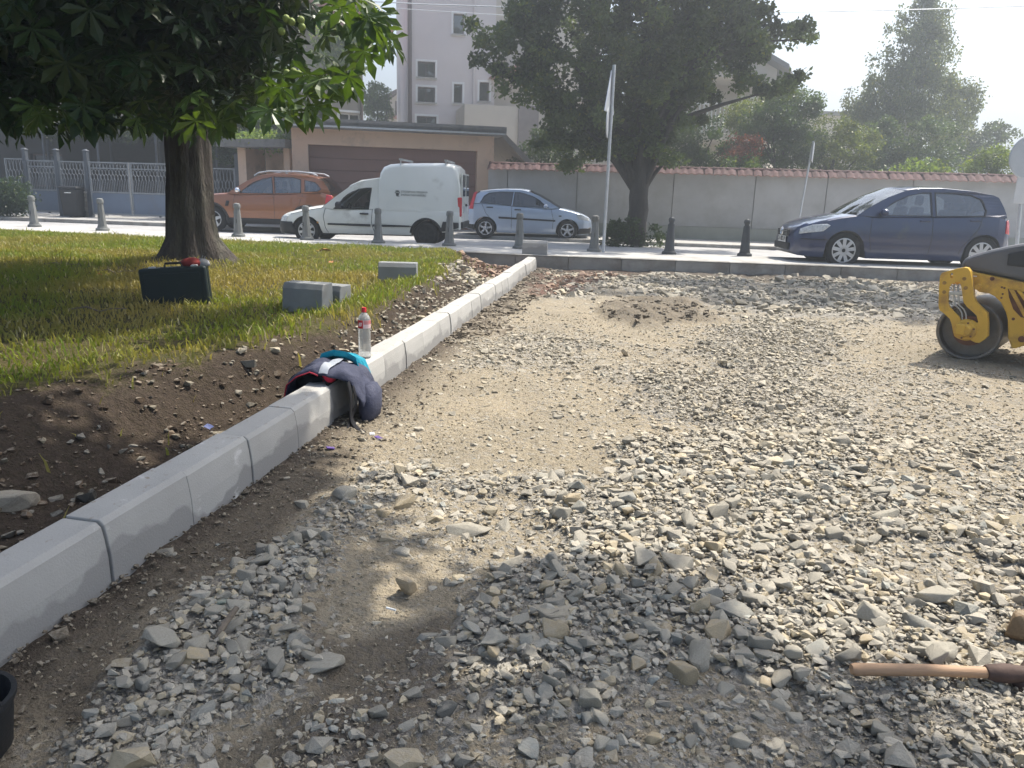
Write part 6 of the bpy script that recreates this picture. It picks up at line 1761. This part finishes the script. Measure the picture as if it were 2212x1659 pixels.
# the one the chestnut trunk hides is left out; tall sign post with its two plates seen nearly edge on
p = G(1303, 545, .293)
sp_ = thing('sign_post', 'tall steel sign post with a triangular and a round plate seen almost edge on', 'road sign', (p.x, p.y, .293))
top = D(1327, 140, p.y)
mb = MB(); mb.tube([(0, 0, 0), ((top.x-p.x)*.5, 0, (top.z-.29)*.5), (top.x-p.x, 0, top.z-.293)], .032, 12); mb.build('pole', STEEL, sp_, smooth=60)
def on_pole(py): 
    q = D(1303+24*(545-py)/405, py, p.y); return (q.x-p.x, 0, q.z-.293)
PLATEB = mat('sign_back', (.50, .52, .55), .45, .06, 4, metal=.4)
a = on_pole(210); mb = MB(); mb.prism([(-.45, -.30), (.45, -.30), (.0, .50)], -.012, .012, 'xz'); mb.v = [(x*1, y, z) for x, y, z in mb.v]
sg1 = mb.build('triangle_plate', PLATEB, sp_, (a[0]-.05, -.02, a[2]), (0, 0, R(72)), bevel=.008)
a = on_pole(265); mb = MB(); mb.lathe([(0, -.01), (.29, -.01), (.30, 0), (.29, .012), (0, .012)], 40, (0, 0, 0), 'y'); mb.build('round_plate', PLATEB, sp_, (a[0]-.05, -.02, a[2]), (0, 0, R(76)), smooth=30)
for py in (185, 225, 245, 285): a = on_pole(py); mb = MB(); mb.box((a[0]-.03, -.0, a[2]), (.1, .085, .03)); mb.build('bracket', STEEL, sp_)
# leaning thin post with a small plate in front of the wall
b0, b1 = D(1722, 478, 22.4), D(1757, 305, 22.4)
b0.z = .2
t = thing('sign_post', 'thin leaning sign post with a small narrow plate in front of the garden wall', 'road sign', (b0.x, b0.y, .2))
mb = MB(); mb.tube([(0, 0, 0), (b1.x-b0.x, 0, b1.z-.2)], .028, 10); mb.build('pole', STEEL, t, smooth=60)
a = D(1752, 328, 22.35); mb = MB(); mb.box((0, 0, 0), (.40, .02, .52)); mb.build('plate', PLATEB, t, (a.x-b0.x+.06, -.04, a.z-.2), (0, R(9), R(66)), bevel=.01)
# round mirror-like sign and rectangular plate at the right edge
s_b = G(2195, 520, .26)
yS = 16.6
c0 = D(2212, 345, yS); base = D(2194, 500, yS)
t = thing('round_sign', 'large round sign back with a pale rectangular plate below, cut by the right edge', 'road sign', (base.x+.12, yS, .26))
mb = MB(); q1 = D(2209, 300, yS); mb.tube([(0, 0, 0), (q1.x-base.x-.05, 0, q1.z-.26)], .035, 12); mb.build('pole', STEEL, t, smooth=60)
q1 = D(2222, 340, yS); mb = MB(); mb.lathe([(0, -.02), (.42, -.015), (.44, 0), (.42, .015), (0, .03)], 48, (0, 0, 0), 'y'); mb.build('round_plate', PLATEB, t, (q1.x-base.x-.12, -.06, q1.z-.26), (0, 0, 0), smooth=30)
q2, q3 = D(2184, 438, yS), D(2240, 388, yS)
mb = MB(); mb.box(((q2.x+q3.x)/2-base.x-.12, -.06, (q2.z+q3.z)/2-.26+.05), (q3.x-q2.x, .015, (q3.z-q2.z)+.12)); mb.build('plate', mat('pale_sign_back', (.6, .6, .6), .5, .04, 4), t, bevel=.006)
# wires over the street
mb = MB(); W_ = [D(x, y, 24) for x, y in ((700, -2), (918, 9), (1130, 16), (1340, 22), (1600, 26), (1760, 25), (2000, 20), (2212, 13), (2500, 2))]; mb.tube(W_, .017, 5); tag(mb.build('overhead_wire', STEEL, smooth=60), 'upper overhead wire sagging across the whole street', 'wire', 'overhead wires')
mb = MB(); W_ = [D(x, y, 33) for x, y in ((850, 17), (900, 21), (1000, 27), (1060, 31), (1200, 38))]; mb.tube(W_, .014, 5); tag(mb.build('overhead_wire', STEEL, smooth=60), 'thin lower overhead wire in front of the grey block of flats', 'wire', 'overhead wires')
# wheelie bin
bp_ = D(160, 460, 26.3)
wb = thing('wheelie_bin', 'black wheelie bin standing in front of the low stone wall', 'bin', (bp_.x, bp_.y, .2), .12)
mb = MB(); mb.box((0, 0, .48), (.46, .55, .88), 0, 0, 1.22); mb.build('body', BLACK, wb, bevel=.03)
mb = MB(); mb.box((0, .0, .97), (.62, .72, .08), 0, 0, .9); mb.build('lid', BLACK, wb, bevel=.03)
for sg in (-1, 1): mb = MB(); mb.lathe([(0, -.03), (.1, -.03), (.1, .03), (0, .03)], 18, (sg*.22, .26, .1), 'x'); mb.build('wheel', RUBBER, wb)
mb = MB(); mb.box((0, -.335, .80), (.2, .01, .03)); mb.build('label_strip', WHITE, wb)
# ================================================================ THINGS LYING ABOUT
def block(label, px, py, rz, m=BLOCK, z=None, size=(.50, .18, .30), tilt=(0, 0)):
    q = G(px, py, .33) if z is None else G(px, py, z)
    zz = lawn_z(q.x, q.y)-.015 if z is None else z
    w_, d_, h_ = size
    mb = MB()
    mb.prism([(-d_/2, 0), (d_/2, 0), (d_/2, h_), (-d_/2+.05, h_), (-d_/2+.02, h_-.05)], -w_/2, w_/2, 'yz')
    o = mb.build('kerb_block', m, None, (q.x, q.y, zz), (tilt[0], tilt[1], rz), bevel=.008)
    return tag(o, label, 'kerb block', 'loose kerb blocks')
block('loose grey kerb block standing alone in the sunny grass', 860, 612, R(2), size=(.46, .2, .24))
block('loose grey kerb block in the shade, front one of a pair on the grass', 665, 672, R(-14), size=(.40, .22, .27))
block('loose grey kerb block in the shade, rear one of a pair on the grass', 712, 655, R(-20), size=(.36, .22, .2))
block('pale loose kerb block set upright at the far end of the new kerb', 1155, 549, R(-6), CONC, .296, (.48, .17, .26))

# dark tool case leaning by the trunk, red bag on top
q = G(376, 650, .36)
case = thing('tool_case', 'dark green plastic tool case standing open side down against the trunk', 'case', (q.x, q.y+.1, lawn_z(q.x, q.y)-.02), R(10))
DKG = mat('dark_green_plastic', (.012, .022, .024), .45, .12, 5, .1, 90)
cw, chh = .60, .36
mb = MB(); mb.box((0, -.045, chh/2), (cw, .075, chh)); s1 = mb.build('shell', DKG, case, None, (0, R(-4), 0), bevel=.022, seg=3)
mb = MB(); mb.box((0, .045, chh/2), (cw, .075, chh)); mb.build('shell', DKG, case, None, (0, R(-4), 0), bevel=.022, seg=3)
mb = MB(); mb.box((0, -.087, chh/2), (cw-.1, .012, chh-.1)); mb.build('embossed_panel', DKG, case, None, (0, R(-4), 0), bevel=.006)
mb = MB(); mb.tube([(-.08, 0, chh-.01), (-.07, 0, chh+.035), (.07, 0, chh+.035), (.08, 0, chh-.01)], .011, 8); mb.build('handle', BLACK, case, None, (0, R(-4), 0), smooth=60)
for sx in (-.19, .19): mb = MB(); mb.box((sx, -.01, chh+.002), (.06, .04, .02)); mb.build('latch', STEEL, case, None, (0, R(-4), 0), bevel=.004)
qq = case.location
rb = thing('red_bag', 'small rounded red bag with a grey flap lying on the dark tool case', 'bag', (qq.x+.12, qq.y+.08, qq.z+chh+.006), R(8))
rb.scale = (.82, .82, .82)
REDC = mat('red_cloth', (.30, .045, .04), .85, .2, 12, .4, 60)
mb = MB(); mb.lathe([(0, 0), (.10, .0), (.125, .02), (.12, .05), (.085, .08), (.03, .095), (0, .096)], 20); mb.v = [(x*1.1, y*.6, z) for x, y, z in mb.v]; mb.build('pouch', REDC, rb, smooth=60)
mb = MB(); mb.lathe([(0, 0), (.07, .0), (.085, .02), (.07, .06), (.03, .085), (0, .09)], 16); mb.v = [(x+.12, y*.6, z) for x, y, z in mb.v]; mb.build('flap', mat('grey_cloth', (.30, .30, .31), .85, .15, 12), rb, smooth=60)
mb = MB(); mb.tube([(.10, 0, .07), (.12, .01, .12), (.145, .01, .115), (.135, 0, .07)], .008, 6); mb.build('loop', mat('grey_cord', (.2, .2, .2), .8, .1, 9), rb, smooth=60)

# water bottle on the kerb
wp = G(772, 772, .30)
bt = thing('water_bottle', 'clear plastic water bottle with a red cap and red label on the kerb', 'bottle', (float(xk(wp.y))-.075, wp.y, .30), .5)
PET = bpy.data.materials.new('clear_plastic'); PET.use_nodes = True
nt = PET.node_tree; b = nt.nodes['Principled BSDF']; b.inputs['Base Color'].default_value = (.88, .9, .9, 1); b.inputs['Roughness'].default_value = .22; b.inputs['Transmission Weight'].default_value = .72; b.inputs['IOR'].default_value = 1.15
mb = MB(); prof = [(0, 0), (.036, 0), (.043, .008), (.0435, .02)]
for i in range(9): zz = .03+i*.017; prof += [(.0435, zz), (.0420, zz+.006), (.0435, zz+.012)]
prof += [(.041, .19), (.0425, .20), (.0435, .215), (.0435, .262), (.042, .275), (.035, .293), (.024, .308), (.015, .316), (.0135, .322), (.0135, .335), (0, .335)]
mb.lathe(prof, 28); mb.build('body', PET, bt, smooth=50)
REDP = mat('red_plastic', (.55, .015, .02), .35, .06, 5)
mb = MB(); mb.lathe([(0, .352), (.015, .352), (.0165, .348), (.0165, .328), (.0175, .326), (.0175, .320), (0, .32)], 20); mb.build('cap', REDP, bt, smooth=40)
mb = MB()
def arc(a0, a1, z0, z1, r_): return [[(r_*math.cos(a), r_*math.sin(a), z) for a in np.linspace(a0, a1, 14)] for z in (z0, z1)]
mb.grid(arc(R(-180), R(-118), .212, .268, .0442)); mb.build('label', REDP, bt)
mb = MB(); mb.grid(arc(R(-118), R(60), .212, .268, .0441)); lb2 = mb.build('label', mat('clear_print', (.75, .55, .55), .5, .1, 60), bt)
for i in range(4): mb = MB(); mb.grid(arc(R(-112), R(20), .262-i*.007, .2655-i*.007, .0446)); mb.build('print_line', REDP, lb2)
for k in range(3): mb = MB(); mb.tube([((.0452)*math.cos(R(-160+k*11)), (.0452)*math.sin(R(-160+k*11)), .226), (.0452*math.cos(R(-152+k*11)), .0452*math.sin(R(-152+k*11)), .252)], .0022, 5); mb.build('print_mark', WHITE, lb2)

# --- navy work bag slung over the kerb, teal shirt beside it
NAVYC = mat('navy_cloth', (.045, .05, .085), .85, .22, 9, .6, 45, dirt=(.075, .078, .11), dirt_amt=.35, dirt_scale=9, dist=.012)
NAVYD = mat('dark_lining', (.010, .010, .013), .9, .2, 8)
TEAL = mat('teal_cloth', (.008, .26, .36), .8, .15, 10, .35, 70)
REFL = mat('reflective_tape', (.34, .36, .40), .4, .12, 50, .1, 90)
yB = float(G(735, 818, .3).y)
xB = float(xk(yB)); sl = float(2*KP[0]*yB+KP[1])
bag = thing('work_bag', 'dark navy work bag with a grey reflective band slumped over the kerb', 'bag', (xB, yB, .30), -math.atan(sl))
# the cloth lies over the kerb: a path across it, swept along it with folds
def drape(path, y0, y1, ny, thick, fold, seed, wid=None):
    P = densify(path, .03, False); rows = []
    for i, (x, z) in enumerate(P):
        t = i/(len(P)-1); row = []
        for j in range(ny+1):
            s_ = j/ny; w0, w1 = (y0, y1) if wid is None else wid(t)
            y = w0+(w1-w0)*s_
            k = mnoise.noise(Vector((x*6+seed, y*7, z*6)))*fold+mnoise.noise(Vector((x*15, y*15+seed, z*14)))*fold*.75
            edge = min(s_, 1-s_)*2
            row.append((x+k*.6*(1 if t > .55 else .3), y+k*.25, z+k+(.0 if edge > .25 else -.03*(1-edge/.25)**2)))
        rows.append(row)
    mb = MB(); mb.grid(rows)
    return mb, P
pth = [(-.285, -.16), (-.295, -.06), (-.27, .03), (-.21, .075), (-.125, .098), (-.04, .10), (.05, .082), (.11, .04), (.15, -.03), (.175, -.085), (.18, -.13)]
def bw_(t): return (-.16-.02*math.sin(t*3), .17-.0*t) if t < .6 else (-.16+.10*(t-.6), .17+.10*(t-.6))
mb, P_ = drape(pth, 0, 0, 22, .02, .022, 3.1, bw_)
o = mb.build('flap', NAVYC, bag, smooth=70); so = o.modifiers.new('thick', 'SOLIDIFY'); so.thickness = .014
so = o.modifiers.new('sub', 'SUBSURF'); so.levels = 1; so.render_levels = 1
def band(t0, t1, name, m, off=.012):
    rows = []
    n = len(P_)
    for i in range(int(t0*n), int(t1*n)+1):
        x, z = P_[min(i, n-1)]; t = i/(n-1); w0, w1 = bw_(min(t, 1)); row = []
        for j in range(19):
            s_ = j/18; y = w0+(w1-w0)*s_
            k = mnoise.noise(Vector((x*6+3.1, y*7, z*6)))*.022+mnoise.noise(Vector((x*15, y*15+3.1, z*14)))*.0165
            e = min(s_, 1-s_)*2
            row.append((x+k*.6*(1 if t > .55 else .3)+off*(.9 if t > .55 else .2), y+k*.25, z+k+off*(1 if t < .6 else .4)+(.0 if e > .25 else -.03*(1-e/.25)**2)))
        rows.append(row)
    mb = MB(); mb.grid(rows); return mb.build(name, m, bag, smooth=70)
band(.50, .555, 'reflective_band', REFL)
# open mouth on the near left side: dark lining and red edge
mb = MB(); rows = []
for a in np.linspace(0, math.pi, 15):
    rows.append([(-.15-.13*math.cos(a), -.155+dy_2, -.03+.10*math.sin(a)*(1-dy_2*1.2)) for dy_2 in np.linspace(0, .30, 8)])
mb.grid(rows); o = mb.build('lining', NAVYD, bag, smooth=70); so = o.modifiers.new('thick', 'SOLIDIFY'); so.thickness = .008
edge_pts = []
for i, (x, z) in enumerate(P_):
    t = i/(len(P_)-1)
    if t > .52: break
    y = bw_(t)[0]
    k = mnoise.noise(Vector((x*6+3.1, y*7, z*6)))*.022+mnoise.noise(Vector((x*15, y*15+3.1, z*14)))*.0165
    edge_pts.append((x+k*.18, y+k*.25-.004, z+k-.032))
mb = MB(); mb.lathe([(0, -.12), (.12, -.115), (.165, -.06), (.17, 0), (.13, .06), (.06, .085), (0, .09)], 20); mb.v = [(x*.72-.165, y*.85+.01, z*.85-.02) for x, y, z in mb.v]; mb.build('stuffed_lining', NAVYD, bag, smooth=70)
mb = MB(); mb.tube(edge_pts, .0045, 6); mb.build('piping', mat('red_piping', (.35, .02, .04), .7, .1, 8), bag, smooth=60)
mb = MB(); mb.box((-.03, -.11, .035), (.07, .08, .06)); mb.build('red_pocket', mat('bright_red_cloth', (.45, .02, .05), .8, .1, 8), bag, bevel=.02)
# hanging pocket body on the yard side
mb = MB(); mb.lathe([(0, -.275), (.05, -.27), (.095, -.235), (.105, -.17), (.09, -.09), (.05, -.03), (0, -.02)], 18); mb.v = [(x*.62+.165+.025*mnoise.noise(Vector((x*9, y*9, z*9))), y*1.35+.05+.02*mnoise.noise(Vector((y*9, x*9, z*9+4))), z+.015*mnoise.noise(Vector((z*9, x*9, y*9)))) for x, y, z in mb.v]
mb.build('side_pocket', NAVYC, bag, smooth=70)
for q, m_ in ((((.10, -.155, .03), (.13, -.165, -.08), (.115, -.17, -.18), (.15, -.19, -.255), (.28, -.25, -.268)), NAVYD), (((.12, -.13, .0), (.15, -.12, -.10), (.12, -.15, -.19), (.12, -.22, -.25), (.14, -.32, -.265)), NAVYD)):
    mb = MB(); rows = []
    for i, p in enumerate(q):
        rows.append([(p[0], p[1]-.024, p[2]), (p[0]+.008, p[1], p[2]+.004), (p[0], p[1]+.024, p[2])])
    mb.grid(rows); o = mb.build('strap', m_, bag, smooth=60); so = o.modifiers.new('thick', 'SOLIDIFY'); so.thickness = .006
    o.modifiers.new('sub', 'SUBSURF').render_levels = 2
mb = MB(); mb.box((.285, -.255, -.255), (.03, .04, .012), .4); mb.build('buckle', WHITE, bag, bevel=.004)
PURP = mat('purple_web', (.10, .06, .22), .8, .2, 30)
mb = MB(); mb.box((.335, -.29, -.262), (.08, .028, .006), -.75); mb.build('strap_end', PURP, bag)
sc_ = G(714, 973, .04); mb = MB(); mb.box((0, 0, 0), (.045, .03, .006)); tag(mb.build('strap_scrap', PURP, None, (sc_.x, sc_.y, .055), (0, .2, .5)), 'small purple scrap of webbing lying on the clay below the bag', 'scrap')
# teal shirt folded over the kerb on the far side of the bag
sh_p = [(-.20, .04), (-.18, .085), (-.10, .105), (-.02, .10), (.05, .075), (.085, .0), (.10, -.07), (.105, -.12)]
sh = []
for k, (ya, wd_, m_) in enumerate(((.165, .05, 0), (.20, .045, .008), (.235, .05, .0))):
    pass
mb = MB(); rows = []
Pq = densify(sh_p, .025, False)
for i, (x, z) in enumerate(Pq):
    row = []
    for j in range(25):
        s_ = j/24; y = .10+.21*s_
        row.append((x+.010*math.sin(s_*22+i*.12), y, z+.03+.017*math.sin(s_*20+i*.10)+.012*mnoise.noise(Vector((x*9, y*12, 2)))-.055*s_-(.03 if j in (0, 24) else 0)))
    rows.append(row)
mb.grid(rows); shirt = mb.build('shirt', TEAL, None, bag.location, bag.rotation_euler, smooth=70)
so = shirt.modifiers.new('thick', 'SOLIDIFY'); so.thickness = .01
tag(shirt, 'teal shirt folded over the kerb between the navy bag and the bottle', 'shirt')
mb = MB(); mb.lathe([(0, -.17), (.03, -.165), (.045, -.13), (.045, -.08), (.03, -.05), (0, -.045)], 14); mb.v = [(x*.6+.11, y*1.3+.205, z) for x, y, z in mb.v]; mb.build('glove', NAVYD, None, bag.location, bag.rotation_euler, smooth=60)
tag(bpy.data.objects['glove'], 'black work glove hanging below the folded teal shirt', 'glove')

# --- shovel lying on the rubble at the lower right
a, b = G(1848, 1446, .10), G(2152, 1454, .17)
b = D(2152, 1454, a.y-.02); 
sv = thing('shovel', 'wooden handled shovel with a rusty brown head lying on the rubble at the right', 'shovel', (a.x, a.y, a.z))
WOOD = mat('handle_wood', (.40, .25, .15), .65, .2, 4, .25, 40, dirt=(.22, .14, .09), dirt_amt=.3, stretch=(.3, 4, 4))
bv = Vector(b)-Vector(a)
mb = MB(); mb.tube([(-.012, 0, 0), (0, 0, 0), tuple(bv*.5+Vector((0, 0, .004))), tuple(bv)], [.015, .019, .0175, .0165], 16); mb.build('handle', WOOD, sv, smooth=50)
SH = mat('rusty_shovel_steel', (.085, .055, .045), .75, .3, 7, .4, 30, metal=.2)
e = bv.normalized(); pb = bv-e*.03
mb = MB(); mb.tube([tuple(pb), tuple(pb+e*.005), tuple(pb+e*.06), tuple(pb+e*.13)], [.021, .024, .029, .02], 14); mb.build('socket', SH, sv, smooth=50)
mb = MB(); rows = []
for i in range(11):
    t = i/10; c = pb+e*(.07+.28*t)+Vector((0, -.02*t, -.02-.055*t*t+.03*math.sin(t*3)))
    w_ = .03+.095*min(1, t*3.2)*(1 if t < .8 else 1-.5*(t-.8)/.2)
    rows.append([(c.x+.02*abs(s_), c.y+s_*w_*.8-.02*t, c.z+s_*w_*.55-.045*s_*s_) for s_ in np.linspace(-1, 1, 9)])
mb.grid(rows); o = mb.build('blade', SH, sv, smooth=60); so = o.modifiers.new('thick', 'SOLIDIFY'); so.thickness = .004

# --- small litter, sticks, twigs
def stick(name, label, cat, pts, r_, m):
    p0 = Vector(pts[0]); mb = MB(); mb.tube([Vector(p)-p0 for p in pts], r_, 7); o = mb.build(name, m, None, p0, smooth=60); return tag(o, label, cat)
TWIG = mat('dry_stick', (.20, .16, .12), .9, .3, 20, .5, 50)
p = [G(468, 1378, .06), G(485, 1348, .09), G(512, 1312, .12)]
stick('stick', 'short grey broken stick poking out of the shaded stone pile', 'stick', p, [.010, .011, .009], TWIG)
mb = MB(); mb.tube([(0, 0, 0), (.036, .004, .001)], .0038, 8); o = mb.build('cigarette_end', WHITE, None, G(855, 1318, .05), (0, 0, 2.7), smooth=40); tag(o, 'white cigarette end on the brown soil below the sunlit clay patch', 'litter')
for i, (px, py, lab) in enumerate(((135, 575, 'dark bare twig with side shoots lying left in the grass'), (250, 588, 'dark curled twig lying in the grass left of the tool case'), (215, 672, 'thin pale twig lying in the sunny spot of the grass'))):
    q = G(px, py, .36); z_ = lawn_z(q.x, q.y)
    base = Vector((q.x, q.y, z_+.03)); mb = MB()
    main = [Vector((-.22+.11*k, .03*math.sin(k*1.7), .02*math.sin(k*2.3)+.01)) for k in range(5)]
    mb.tube(main, [.008, .008, .007, .006, .004], 6)
    if i < 2:
        for k in range(1, 5): mb.tube([main[k], main[k]+Vector((random.uniform(-.03, .05), .01, .05+.04*random.random())), main[k]+Vector((random.uniform(0, .09), .02, .09+.05*random.random()))], [.005, .004, .002], 5)
    tag(mb.build('twig', TWIG, None, base, (0, 0, random.uniform(-.2, .3)), smooth=60), lab, 'twig')
def scrap(label, px, py, s, colr, zf=None, z=.36):
    q = G(px, py, z); z_ = lawn_z(q.x, q.y)+.03 if zf is None else zf
    mb = MB(); rows = [[(s*(i/3-.5), s*.7*(j/3-.5), s*.25*mnoise.noise(Vector((i*1.3+px, j*1.7, 0)))) for j in range(4)] for i in range(4)]
    mb.grid(rows); o = mb.build('scrap', mat('scrap', colr, .7, .15, 9), None, (q.x, q.y, z_), (.3, .2, px), smooth=50); tag(o, label, 'litter')
scrap('crumpled orange scrap in the grass left of the tool case', 400*.54, 592, .07, (.7, .16, .04))
scrap('small orange brown heap of dry leaves in the sunny grass', 700, 545, .22, (.42, .2, .06))
scrap('orange brown dry leaf clump in the sunny grass above the loose block', 715, 565, .10, (.40, .17, .06))
scrap('white scrap of paper in the sunny grass', 632, 581, .09, (.75, .74, .7))
scrap('white and blue crumpled wrapper in the trench beside the kerb', 452, 944, .045, (.36, .38, .6), .16, .1)
# the black things cut by the left edge
q = G(-2, 1268, .36)
gt = thing('tool_grip', 'black rounded tool grip cut off by the left edge over the kerb', 'tool', (q.x-.03, q.y-.02, .335))
mb = MB(); mb.tube([(-.5, -.12, -.05), (-.10, -.02, .005), (-.01, 0, .0), (.022, .004, -.006), (.030, .005, -.01)], [.02, .022, .023, .018, .006], 14); mb.build('handle', BLACK, gt, smooth=60)
q = G(8, 1640, .03)
bk = thing('dark_stand_in', 'black rounded form cut off by the lower left corner', 'dark_stand_in', (q.x-.075, q.y-.02, .05))  # made-up vessel standing in for an unclear dark shape
mb = MB(); mb.lathe([(.0, 0), (.085, .0), (.10, .02), (.115, .15), (.122, .152), (.122, .165), (.11, .165), (.095, .02), (0, .015)], 28); mb.build('shell', BLACK, bk, smooth=50)
mb = MB(); mb.tube([(.118*math.cos(a), -.02-.0*math.sin(a), .15+.10*math.sin(a)) for a in np.linspace(0, math.pi, 14)], .004, 6); mb.build('handle', BLACK, bk, smooth=60)
# ================================================================ GLARE VOLUME
hm = bpy.data.materials.new('glare_haze'); hm.use_nodes = True
nt = hm.node_tree; nt.nodes.clear()
pv_ = nt.nodes.new('ShaderNodeVolumePrincipled')
pv_.inputs['Color'].default_value = (.86, .94, 1.0, 1); pv_.inputs['Density'].default_value = .0074; pv_.inputs['Anisotropy'].default_value = .6  # scattering volume added to imitate lens glare and lifted blacks
o_ = nt.nodes.new('ShaderNodeOutputMaterial'); nt.links.new(pv_.outputs[0], o_.inputs['Volume'])
mb = MB(); mb.box((60, 125, 19.0), (700, 420, 41.0))
tag(mb.build('glare_haze', hm), 'air volume added over the whole street to imitate lens glare', kind='stuff')
